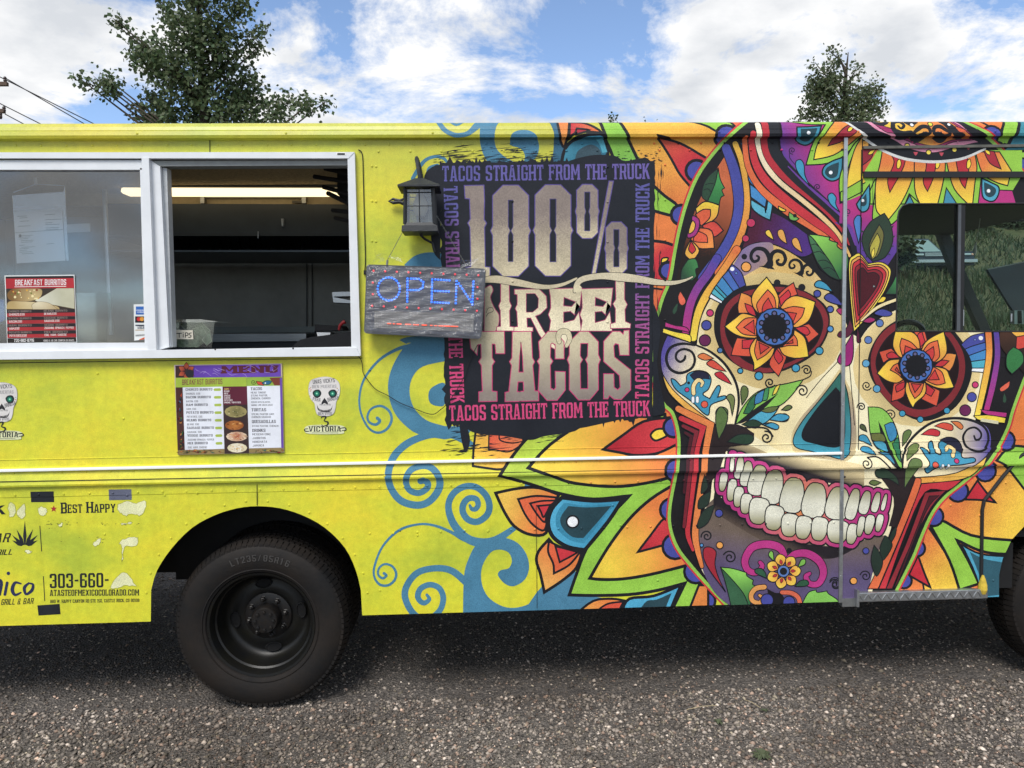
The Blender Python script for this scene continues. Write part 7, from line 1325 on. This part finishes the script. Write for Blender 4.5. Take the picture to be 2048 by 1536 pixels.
r1 = t.nodes.new('ShaderNodeValToRGB'); K(nz.outputs[0], r1.inputs[0]); r1.color_ramp.elements[0].position = .57; r1.color_ramp.elements[0].color = (.02, .02, .02, 1); r1.color_ramp.elements[1].position = .74; r1.color_ramp.elements[1].color = (.26, .26, .26, 1)
bp = nd(t, 'ShaderNodeBump', i_Strength=.7, i_Distance=.01); K(nz.outputs[0], bp.inputs['Height']); K(bp.outputs[0], gl.inputs['Normal'])
m1 = nd(t, 'ShaderNodeMixShader'); m1.inputs[0].default_value = .07; K(tr.outputs[0], m1.inputs[1]); K(gl.outputs[0], m1.inputs[2]); m2 = nd(t, 'ShaderNodeMixShader'); K(r1.outputs[0], m2.inputs[0]); K(m1.outputs[0], m2.inputs[1]); K(df.outputs[0], m2.inputs[2]); K(m2.outputs[0], o_.inputs[0])
vs_, fs_ = [], []; nu, nv = 44, 28
for j in range(nv + 1):
    for i in range(nu + 1):
        u, v_ = -.012 + 1.024 * i / nu, -.018 + 1.036 * j / nv; edge = min(u + .012, 1.012 - u, (v_ + .018) * .6, (1.018 - v_) * .6)
        x, y = sg_pt(u, v_); yy = -.014 - .006 * math.sin(u * 25 + v_ * 40) * random.random() + (.05 * max(0, 1 - edge / .03) ** 2); p = f.p3(x + random.uniform(-2, 2), y + random.uniform(-2, 2), yy); vs_.append(tuple(p))
for j in range(nv):
    for i in range(nu): a = j * (nu + 1) + i; fs_.append((a, a + 1, a + nu + 2, a + nu + 1))
kid(MB().add(vs_, fs_).build('plastic_film', flm), sg)
mb = MB()      # loose crumpled film ends on the upper edge
for (x, y, w_, h) in ((205, 830, 60, 70), (330, 845, 70, 40), (800, 870, 120, 50), (900, 890, 60, 40)):
    for k in range(7):
        P = [f.p3(x + random.uniform(-w_, w_), y + random.uniform(-h, h * .6), random.uniform(-.03, .02)) for _ in range(3)]; mb.add(P, [(0, 1, 2)])
kid(tag(mb.build('film_end', flm), kind='stuff'), sg)
chm = mat('chain_steel', '#8b8c88', rough=.35, metal=.8)
for a, b_, lb in (((395, 590), (262, 838), 'left chain holding the open sign under the lantern'), ((606, 530), (805, 866), 'right chain holding the open sign under the lantern')):
    A, B = Nf(-.1).p3(*a), Nf(-.085).p3(*b_); mb = MB(); n = 34
    for k in range(n):
        p = A.lerp(B, (k + .5) / n); d = (B - A).normalized() * (B - A).length / n * .62; s_ = Vector((0, .0022, 0)) if k % 2 else Vector((.0022, 0, .001)); mb.tube([p - d, p - d * .5 + s_, p + d * .5 + s_, p + d, p + d * .5 - s_, p - d * .5 - s_, p - d], .0008, 4)
    tag(mb.build('hanging_chain', chm), lb, 'chain', 'chains of the open sign')
kid(MB().tube([f.p3(262, 838), f.p3(258, 875)], .005, 6).build('chain_clip', chm), sg)
tag(wire(smooth_pts([(972, 627), (976, 618), (984, 617), (985, 624), (976, 628), (972, 634)]), .0014, seam, 'cord_loop', -.09), 'small loop of black cord at the right side of the open sign', 'cord')
# ================================================================ cab seen through the door window
def Xf(Y): return FmY(1760, 390, .1888, Y)
cabm = mat('cab_trim', '#1d2226', rough=.6, noise=.3)
slab(Xf(2.1), [(-300, -60), (800, -60), (800, 330), (740, 340), (600, 350), (560, 332), (500, 338), (190, 428), (-300, 520)], .05, 'far_header', cabm, truck)
slab(Xf(2.09), '590,300 735,300 742,420 830,620 905,810 1185,1450 1260,1650 1130,1650 1075,1450 760,760 640,430', .06, 'windscreen_pillar', cabm, truck)
hd = at(1901, 447, 2.1); MB().box((hd.x - .06, .06, hd.z), (hd.x + .06, 2.1, ZT - .03), .01).build('windscreen_header', cabm, truck)
MB().box((1.46, .05, ZT - .25), (hd.x, 2.1, ZT - .03)).build('cab_headliner', cabm, truck)
lowz = at(1900, 668, 2.1).z; MB().box((1.46, 2.08, ZB), (at(1976, 662, 2.1).x, 2.13, lowz - .02)).build('far_door', cabm, truck); MB().box((1.46, .06, ZB + .27), (XF + .3, 2.08, ZB + .3)).build('cab_floor', black, truck)
MB().box((XF - .05, .1, ZB + .3), (XF + .1, 2.08, lowz - .12)).build('dashboard', cabm, truck)
sw2 = bpy.data.objects.new('cab_window', None); COL.objects.link(sw2); sw2.parent = truck; sw2.empty_display_size = .1
slab(Xf(.004), '186,235 200,170 235,120 300,98 1800,90 1800,1445 170,1442', .004, 'window_pane', glass('cab_glass', (.80, .88, .85), .006), sw2)
def gask(pts): mb = MB(); mb.tube([Xf(-.002).p3(*p) for p in pts], .0045, 6); return mb
gask([(168, 1444), (186, 235), (200, 168), (235, 118), (300, 95), (1000, 94), (1800, 88)]).build('window_gasket', rub, sw2); gask([(168, 1444), (1000, 1446), (1800, 1448)]).build('window_gasket', rub, sw2)
slab(Xf(-.004), '832,96 862,96 850,1444 814,1444', .03, 'divider_post', mat('post_highlight', '#4d5156', rough=.4, noise=.2), sw2); slab(Xf(-.002), '862,96 905,96 885,1444 850,1444', .03, 'divider_post', rub, sw2); slab(Xf(-.003), '826,96 833,96 815,1444 806,1444', .03, 'divider_post', rub, sw2)  # grey strip paints the highlight of the dark post into its colour
slab(Xf(-.004), '884,1215 892,1215 890,1385 882,1385', .006, 'latch_strip', alu, sw2); slab(Xf(-.004), '1388,1258 1402,1256 1400,1340 1387,1340', .006, 'latch_strip', alu, sw2)
lk = slab(Xf(.02), '1424,1222 1520,1222 1525,1365 1424,1365', .03, 'window_latch', alu, sw2); slab(Xf(.016), '1465,1225 1500,1225 1505,1362 1468,1362', .01, 'latch_slot', seam, lk)
slab(Xf(.6), '1140,790 1525,712 1800,660 1800,1500 1500,1300 1400,1210', .02, 'visor_panel', mat('visor_grey', '#474d55', rough=.45, noise=.1), truck); MB().tube([Xf(.595).p3(1140, 788), Xf(.595).p3(1525, 709), Xf(.595).p3(1800, 655)], .003, 5).build('visor_edge', mat('pale_edge', '#b9c0c0', rough=.4), truck)
tag(MB().tube([Xf(1.3).p3(1062, 240), Xf(1.3).p3(1040, 400), Xf(1.3).p3(1016, 500)], .0022, 5).tube([Xf(1.3).p3(1016, 500), Xf(1.3).p3(1008, 545), Xf(1.3).p3(1006, 600), Xf(1.3).p3(1003, 640)], [.003, .007, .012, .004], 8).build('hanging_ornament', whitep), 'white string ornament dangling inside the cab windscreen', 'ornament')
MB().tube([Xf(2.3).p3(1140, 296), Xf(2.3).p3(1560, 255)], .012, 6).build('wiper', seam, truck); MB().tube([Xf(2.2).p3(1270, 192), Xf(2.2).p3(1560, 250)], .006, 6).build('wiper_arm', mat('wiper_grey', '#6d7478', rough=.4), truck)
pc = Xf(1.5).p3(215, 1560); mb = MB(); R = Xf(1.5).m(235)
mb.tube([(pc.x + R * math.cos(a * .19635), 1.5 - .1 * math.sin(a * .19635), pc.z + R * .92 * math.sin(a * .19635)) for a in range(33)], .019, 8); mb.build('steering_wheel', mat('wheel_black', '#26292c', rough=.4), truck, smooth=True)
# ================================================================ beyond: hillside, pickup, shrubs, trees, pole
leaf_g = bpy.data.materials.new('leaf_green'); leaf_g.use_nodes = True; t = leaf_g.node_tree; b = t.nodes['Principled BSDF']; K = t.links.new; b.inputs['Roughness'].default_value = .55
a_ = nd(t, 'ShaderNodeAttribute', attribute_name='tone'); K(a_.outputs['Color'], b.inputs['Base Color'])
tl = nd(t, 'ShaderNodeBsdfTranslucent'); K(a_.outputs['Color'], tl.inputs[0]); mxs = nd(t, 'ShaderNodeMixShader'); mxs.inputs[0].default_value = .35; K(b.outputs[0], mxs.inputs[1]); K(tl.outputs[0], mxs.inputs[2]); K(mxs.outputs[0], t.nodes['Material Output'].inputs[0])
barkm = mat('bark', '#4a4238', rough=.9, noise=.4, nscale=12, bump=.6, bscale=20)
def leaves(P, size, name, parent, base, var=.35, hang=.5):
    n = len(P); d = rng.normal(size=(n, 3)); d[:, 2] = d[:, 2] * .6 - hang; d /= np.linalg.norm(d, axis=1, keepdims=True)
    s = np.cross(d, rng.normal(size=(n, 3))); s /= np.linalg.norm(s, axis=1, keepdims=True); L_ = size * rng.uniform(.7, 1.25, (n, 1)); W_ = L_ * .42
    V_ = np.stack([P, P + d * L_ * .5 + s * W_, P + d * L_, P + d * L_ * .5 - s * W_], 1).reshape(-1, 3); F_ = np.arange(n * 4).reshape(n, 4)
    o = np_mesh(name, V_, F_, leaf_g); c = np.array(base)[None] * (1 + rng.uniform(-var, var, (n, 1))) * np.array([1, 1, 1])[None]; c[:, 0] *= 1 + rng.uniform(-.1, .25, n)
    ca_ = o.data.color_attributes.new('tone', 'FLOAT_COLOR', 'POINT'); ca_.data.foreach_set('color', np.repeat(np.concatenate([c, np.ones((n, 1))], 1), 4, 0).astype(np.float32).ravel())
    o.parent = parent
    if parent: o.matrix_parent_inverse = Matrix.Translation(-Vector(parent.location))
    return o
def tree(label, f, blobs, trunk_px, n_leaf, size, base, ground, group='trees behind the truck', depth=1.0):
    b0 = f.p3(*trunk_px); g0 = Vector((b0.x, f.Y, ground)); e_ = empty('cottonwood_tree', label, 'tree', tuple(g0), group)
    top = max(f.p3(x, y).z for x, y, r_ in blobs); mb = MB(); H = top - ground
    mb.tube([g0, g0 + Vector((.1, 0, H * .4)), g0 + Vector((.0, .1, H * .75)), g0 + Vector((.1, 0, H * .97))], [.26, .2, .11, .02], 8); kid(mb.build('trunk', barkm, smooth=True), e_)
    wts = np.array([r_ * r_ for _, _, r_ in blobs], float); wts /= wts.sum(); P = []; mb = MB()
    for (x, y, r_), wt in zip(blobs, wts):
        c = f.p3(x, y); R = f.m(r_) * .86; c.y += random.uniform(-.6, .6) * depth; st_z = max(ground + H * .25, c.z - (abs(c.x - g0.x) * .7 + .6))
        s0 = Vector((g0.x, f.Y, min(st_z, top - .3))); mb.tube([s0, s0.lerp(c, .5) + Vector((0, 0, .12)), c, c + (c - s0).normalized() * R * .8], [.06, .04, .018, .004], 5)
        ncl = max(3, int(n_leaf * wt / 16))
        for _ in range(ncl):
            v_ = rng.normal(size=3); v_ /= np.linalg.norm(v_); rr_ = R * rng.random() ** .45; q = np.array(c) + v_ * rr_ * np.array([1, .9, 1]); k = rng.integers(9, 24); P.append(q + rng.normal(size=(k, 3)) * size * 1.05)
            if rng.random() < .3: mb.tube([c, Vector(q)], [.012, .004], 3, cap=False)
    kid(mb.build('limbs', barkm), e_); leaves(np.concatenate(P), size, 'crown', e_, base); return e_
Sf = lambda Y: FmY(0, 0, .3418, Y)
f = Sf(24); gx = f.p3(1180, 700).x
tree('large dark green cottonwood rising behind the roof above the service window', f, [(1200, 60, 230), (1150, 250, 200), (1300, 300, 210), (800, 260, 95), (870, 330, 110), (950, 400, 130), (1080, 450, 220), (1350, 480, 190), (1470, 240, 80), (1525, 165, 45), (1500, 290, 50), (735, 190, 45), (710, 150, 25), (690, 530, 80), (620, 500, 60), (560, 490, 40), (500, 480, 26), (850, 580, 120), (800, 650, 90), (1150, 620, 230), (1420, 600, 190), (1640, 620, 100), (1700, 560, 55), (1800, 590, 60), (1780, 640, 70), (1880, 580, 40), (1000, 70, 80), (950, 20, 50), (1400, 40, 70), (1440, 60, 40), (1250, -150, 230), (1230, -380, 190), (1200, -560, 110), (1000, 760, 200), (1300, 800, 260), (1600, 780, 150), (640, 470, 30)], (1180, 700), 17000, .15, (.09, .135, .062), hill_z(gx, 24))
f = FmY(0, 0, 1, 34); gx = f.p3(1690, 300).x
tree('smaller pale green cottonwood rising behind the roof above the skull', f, [(1668, 150, 36), (1650, 170, 42), (1672, 112, 16), (1668, 96, 8), (1628, 135, 12), (1632, 170, 28), (1690, 205, 50), (1635, 205, 38), (1742, 185, 26), (1755, 165, 12), (1725, 215, 40), (1612, 225, 22), (1762, 222, 16), (1690, 260, 80), (1700, 150, 18)], (1690, 300), 6000, .16, (.10, .138, .068), hill_z(gx, 34))
for (px, py, n_, lb) in ((1224, 242, 10, 'twiggy shrub top just above the roof in the middle'), (1300, 246, 3, 'bare twigs just showing above the roof right of centre'), (1590, 246, 9, 'low leafy branch showing over the roof left of the small cottonwood')):
    f = FmY(0, 0, 1, 20); c = f.p3(px, py); g0 = hill_z(c.x, 20); e_ = empty('shrub', lb, 'shrub', (c.x, 20, g0)); mb = MB(); P = []
    for k in range(n_): tip = c + Vector((random.uniform(-.22, .22), random.uniform(-.2, .2), random.uniform(-.12, .15))); mb.tube([(c.x, 20, g0), (c.x + (tip.x - c.x) * .3, 20, g0 + (tip.z - g0) * .6), tip], [.03, .015, .003], 4); P.append(np.array(tip)[None] + rng.normal(size=(6 if n_ > 5 else 1, 3)) * .07)
    kid(mb.build('stems', barkm), e_); leaves(np.concatenate(P), .08, 'foliage', e_, (.05, .08, .03))
# utility pole, left of the picture
poleM = mat('pole_wood', '#5a4a40', rough=.9, noise=.3); f = FmY(0, 0, 1, 22)
c = f.p3(-55, 170); e_ = empty('utility_pole', 'wooden utility pole crossarm with insulators at the left edge of the sky', 'utility pole', (c.x, 22, hill_z(c.x, 22)))
kid(MB().tube([(c.x, 22, hill_z(c.x, 22)), (c.x, 22, c.z + 1.2)], [.17, .12], 10).build('pole', poleM, smooth=True), e_)
for (a, b_) in (((-135, 178), (19, 170)), ((-120, 236), (13, 224))):
    A, B = f.p3(*a), f.p3(*b_); kid(MB().box((A.x, 21.85, B.z - .06), (B.x, 21.97, B.z + .06), .01).build('crossarm', poleM), e_)
for (x, y) in ((14, 160), (-20, 163), (-100, 168), (12, 219), (5, 232)):
    p = f.p3(x, y); kid(MB().lathe([(.03, -.12), (.055, -.05), (.04, -.02), (.055, .02), (.03, .07), (.001, .08)], (p.x, 21.9, p.z), axis='z', n=10).build('insulator', mat('insulator_brown', '#3a3030', rough=.35)), e_)
for i, (a, b_) in enumerate((((-40, 134), (187, 246)), ((14, 158), (168, 246)), ((-30, 192), (80, 246)), ((10, 228), (46, 246)))):
    A, B = f.p3(*a), FmY(0, 0, 1, 22).p3(*b_); C2 = A + (B - A) * 2.2; tag(MB().tube([A, B - Vector((0, 0, .02)), C2], .016, 5).build('power_line', seam), ('uppermost power line sloping down behind the roof', 'second power line running from the crossarm insulator', 'third power line from the lower crossarm', 'lowest short power line at the left edge')[i], 'power line', 'power lines')
# pickup on the slope
Yp = 19.0; f = FmY(1760, 390, .1888, Yp); g = f.p3(660, 760); px_, pz_ = g.x, hill_z(g.x, Yp)
pu = empty('parked_pickup', 'old dark pickup with chrome bumper parked in tall grass on the slope', 'pickup', (px_, Yp, pz_))
pb = mat('pickup_blue', '#27323f', rough=.35, noise=.15); chrome = mat('chrome', '#a9b2b3', rough=.25, metal=.8)
zb = f.p3(660, 745).z; W = .98; zz_ = lambda y: f.p3(660, y).z
mb = MB(); hz = zz_(598); mb.hexa([(px_ - W, Yp, zb), (px_ + W, Yp, zb), (px_ + W, Yp, hz), (px_ - W, Yp, hz), (px_ - W, Yp + 1.5, zb), (px_ + W, Yp + 1.5, zb), (px_ + W, Yp + 1.5, hz + .12), (px_ - W, Yp + 1.5, hz + .12)]); mb.box((px_ - W, Yp + 1.5, zb), (px_ + W, Yp + 5, hz + .1), .06); kid(mb.build('body', pb), pu)
rz = hz + .62; mb = MB(); mb.add(*frust([(px_ - .9, Yp + 1.4, hz + .1), (px_ + .9, Yp + 1.4, hz + .1), (px_ + .9, Yp + 3.2, hz + .1), (px_ - .9, Yp + 3.2, hz + .1)], [(px_ - .74, Yp + 2.0, rz), (px_ + .74, Yp + 2.0, rz), (px_ + .74, Yp + 3.0, rz), (px_ - .74, Yp + 3.0, rz)])); kid(mb.build('cab', pb), pu)
q = [(px_ - .83, Yp + 1.45, hz + .14), (px_ + .83, Yp + 1.45, hz + .14), (px_ + .7, Yp + 1.95, rz - .05), (px_ - .7, Yp + 1.95, rz - .05)]; kid(MB().hexa([(a, b_ - .03, c_) for a, b_, c_ in q] + q).build('windscreen', mat('pickup_glass', '#7f9391', rough=.15, spec=.8)), pu)
kid(MB().box((px_ - W - .02, Yp - .14, zb + .05), (px_ + W + .02, Yp - .02, zb + .17), .03).build('bumper', chrome), pu)
kid(MB().box((px_ - .55, Yp - .03, zb + .28), (px_ + .55, Yp + .01, hz - .04), .01).build('grille', mat('grille_dark', '#1e2226', rough=.4)), pu)
for z in (zb + .285, hz - .05, (zb + .28 + hz - .04) / 2): kid(MB().box((px_ - .56, Yp - .05, z - .012), (px_ + .56, Yp - .03, z + .012)).build('grille_bar', chrome), pu)
for s_ in (-1, 1):
    kid(MB().box((px_ + s_ * .58, Yp - .04, zb + .29), (px_ + s_ * .86, Yp + .01, hz - .06), .02).build('headlight', mat('headlight', '#9fb0b4', rough=.2)), pu); kid(MB().box((px_ + s_ * .88, Yp - .03, zb + .29), (px_ + s_ * .96, Yp + .02, hz - .06), .02).build('marker_light', mat('marker', '#c9a08a', rough=.3)), pu)
    for yy in (.7, 4.0): kid(MB().lathe([(.1, -.1), (.3, -.11), (.36, -.08), (.36, .08), (.3, .1)], (0, 0, 0), n=20).build('wheel', rubber), pu).matrix_local = Matrix.Translation((s_ * .85, yy, max(.34, zb - pz_ - .1))) @ Matrix.Rotation(RAD(90), 4, 'Z')
# tall grass on the slope seen through the cab
n = 15000; dd = 8 + 20 * rng.random(n) ** 1.3; u = rng.uniform(1700, 2250, n); P = np.array([CAM[:2] + (ray(a, 600)[:2] / ray(a, 600)[1]) * d for a, d in zip(u, dd)])
zg = np.array([hill_z(x, y) for x, y in P]); h = rng.uniform(.12, .34, n) * np.where(np.abs(P[:, 1] - Yp + 1.5) < 1.6, 1.25, 1); an = rng.uniform(0, 6.283, n); wv = .011 + .0006 * dd
bs = np.stack([np.cos(an) * wv, np.sin(an) * wv, np.zeros(n)], 1); lean = np.stack([rng.normal(0, .12, n), rng.normal(0, .12, n), np.zeros(n)], 1) ; B0 = np.column_stack([P, zg - .02]); V_ = np.stack([B0 - bs, B0 + bs, B0 + lean + np.column_stack([np.zeros(n), np.zeros(n), h])], 1).reshape(-1, 3)
go = np_mesh('tall_grass', V_, np.arange(n * 3).reshape(n, 3), leaf_g); c = np.where(rng.random((n, 1)) < .16, np.array([[.13, .12, .06]]), np.array([[.042, .072, .028]])) * rng.uniform(.6, 1.3, (n, 1))
ca_ = go.data.color_attributes.new('tone', 'FLOAT_COLOR', 'POINT'); ca_.data.foreach_set('color', np.repeat(np.concatenate([c, np.ones((n, 1))], 1), 3, 0).astype(np.float32).ravel()); tag(go, 'tall green and straw grass on the slope behind the cab', 'grass', kind='stuff')
f = FmY(1760, 390, .1888, 27)
for i, (x, y, r_, lb) in enumerate(((1000, 420, 260, 'dark leafy bush behind the windscreen pillar'), (1330, 300, 300, 'tall dark bush seen through the windscreen beside the wiper'), (1250, 900, 230, 'low dark bush on the slope above the visor panel edge'), (500, 330, 240, 'dark bush on the slope behind the parked pickup'), (215, 580, 70, 'small dark bush left of the parked pickup'), (1500, 560, 260, 'dark bush at the right edge of the windscreen view'))):
    fy = FmY(1760, 390, .1888, 17.8 if r_ < 100 else 25 + i); c = fy.p3(x, y); R = fy.m(r_); g0 = hill_z(c.x, fy.Y); e_ = empty('hillside_bush', lb, 'bush', (c.x, fy.Y, g0), 'bushes on the slope'); P = []
    kid(MB().tube([(c.x, fy.Y, g0 - .1), (c.x, fy.Y, max(g0 + .3, c.z))], [.06, .02], 5).build('stem', barkm), e_)
    for k in range(230 if R > 1 else 70): v_ = rng.normal(size=3); v_ /= np.linalg.norm(v_); qq = np.array(c) + v_ * R * rng.random() ** .5 * np.array([1, .6, 1]); P.append(qq + rng.normal(size=(14, 3)) * .16)
    leaves(np.concatenate(P), .17, 'foliage', e_, (.045, .07, .032), .45)
arc_digits('LT235/85R16', (wc.x, TR), .045 - .0045, .31, .03, RAD(88), RW, mat('raised_rubber', '#3a3836', rough=.7))
# rivets: one part, too small to pick apart
RIV = []
def rivet(x, z, r=.0062): RIV.append((x, z, r))
def rivet_shape(x, z, r, y):
    n = 7
    vs = [(x, y - r * .62, z)]; fs = []
    for k in range(n): t = 6.283 * k / n; vs.append((x + r * .7 * math.cos(t), y - r * .45, z + r * .7 * math.sin(t)))
    for k in range(n): t = 6.283 * k / n; vs.append((x + r * math.cos(t), y + .001, z + r * math.sin(t)))
    for k in range(n): j = (k + 1) % n; fs += [(0, 1 + k, 1 + j), (1 + k, 1 + n + k, 1 + n + j, 1 + j)]
    return vs, fs
def in_hole(x, z, m=.02):
    return any(hb[0] - m < x < hb[1] + m and hb[2] - m < z < hb[3] + m for hb in HB[:2]) or any(area([A, B, (x, z)]) > 0 and False for A, B in ())
def riv_row(px0, px1, py, step):
    z = zpx(py); x = wall(px0, py)[0]; x1 = wall(px1, py)[0]
    while x < x1:
        if not in_hole(x, z): rivet(x + random.uniform(-.003, .003), z)
        x += step
riv_row(-20, 2048, 288, .108); riv_row(-20, 1700, 302, .14); riv_row(-20, 2048, 269, .64)
riv_row(-20, 1680, 926, .105); riv_row(-20, 1690, 968, .108); riv_row(740, 1680, 1060, .108)
for x in (744, 752, 1025, 1215, 1330): 
    for y in (330, 400, 480, 560, 640): 
        p = wall(x, y + (x % 7)); rivet(*p) if not in_hole(*p) else None
for i in range(16):
    a = math.pi * (i + .5) / 16; p = wall(514 - 222 * math.cos(a), 1205 - 204 * math.sin(a)); rivet(*p)
for (x, y) in ((195, 747), (247, 837), (210, 1068), (258, 1068), (255, 990), (330, 990), (395, 985), (760, 1180), (800, 1060), (740, 740), (770, 950), (835, 1070), (930, 1060), (975, 1062), (1225, 1010), (1240, 1050), (1315, 1160), (1865, 960), (1900, 1010), (1985, 985), (2010, 965), (1958, 1030), (2035, 930), (1985, 1160), (1742, 905), (1800, 900)):
    p = wall(x, y); rivet(*p)
# each rivet head wears the ink printed where it sits
bb_ = []; fc_ = []
for pr in PRINTS:
    for f_, kk in zip(pr.f, pr.k):
        P = [pr.v[i] for i in f_]; bb_.append((min(p[0] for p in P), max(p[0] for p in P), min(p[2] for p in P), max(p[2] for p in P), -kk)); fc_.append((pr, f_))
bb_ = np.array(bb_); plain = MB(); inked = Print('rivets', layers=[]); INKD_R = []
for (x, z, r) in RIV:
    hit = None; best = 9
    for i in np.nonzero((bb_[:, 0] <= x) & (bb_[:, 1] >= x) & (bb_[:, 2] <= z) & (bb_[:, 3] >= z))[0]:
        pr, f_ = fc_[i]; P = [(pr.v[j][0], pr.v[j][2]) for j in f_]
        if all((P[(k + 1) % len(P)][0] - P[k][0]) * (z - P[k][1]) - (P[(k + 1) % len(P)][1] - P[k][1]) * (x - P[k][0]) >= 0 for k in range(len(P))) and bb_[i, 4] < best: best = bb_[i, 4]; hit = (pr, f_)
    if hit is None: plain.add(*rivet_shape(x, z, r, prof(z))); continue
    pr, f_ = hit; g_ = np.mean([pr.g[j] for j in f_], 0); t_ = min(1, max(0, g_[0] if g_[1] > 1.9 else math.hypot(g_[0], g_[1]))); A = tuple(np.array(pr.a[f_[0]]) * (1 - t_) + np.array(pr.b[f_[0]]) * t_)
    vs, fs = rivet_shape(x, z, r, prof(z) + EPS * best - .0006); k = len(inked.v); inked.v += vs; inked.f += [tuple(i + k for i in q) for q in fs]; inked.a += [A] * len(vs); inked.b += [A] * len(vs); inked.g += [(0, 0, 0)] * len(vs)
tag(plain.build('rivets', wm_, panel, smooth=True), kind='stuff'); o = inked.build(INK, panel); o.data.polygons.foreach_set('use_smooth', [True] * len(o.data.polygons)); tag(o, kind='stuff')
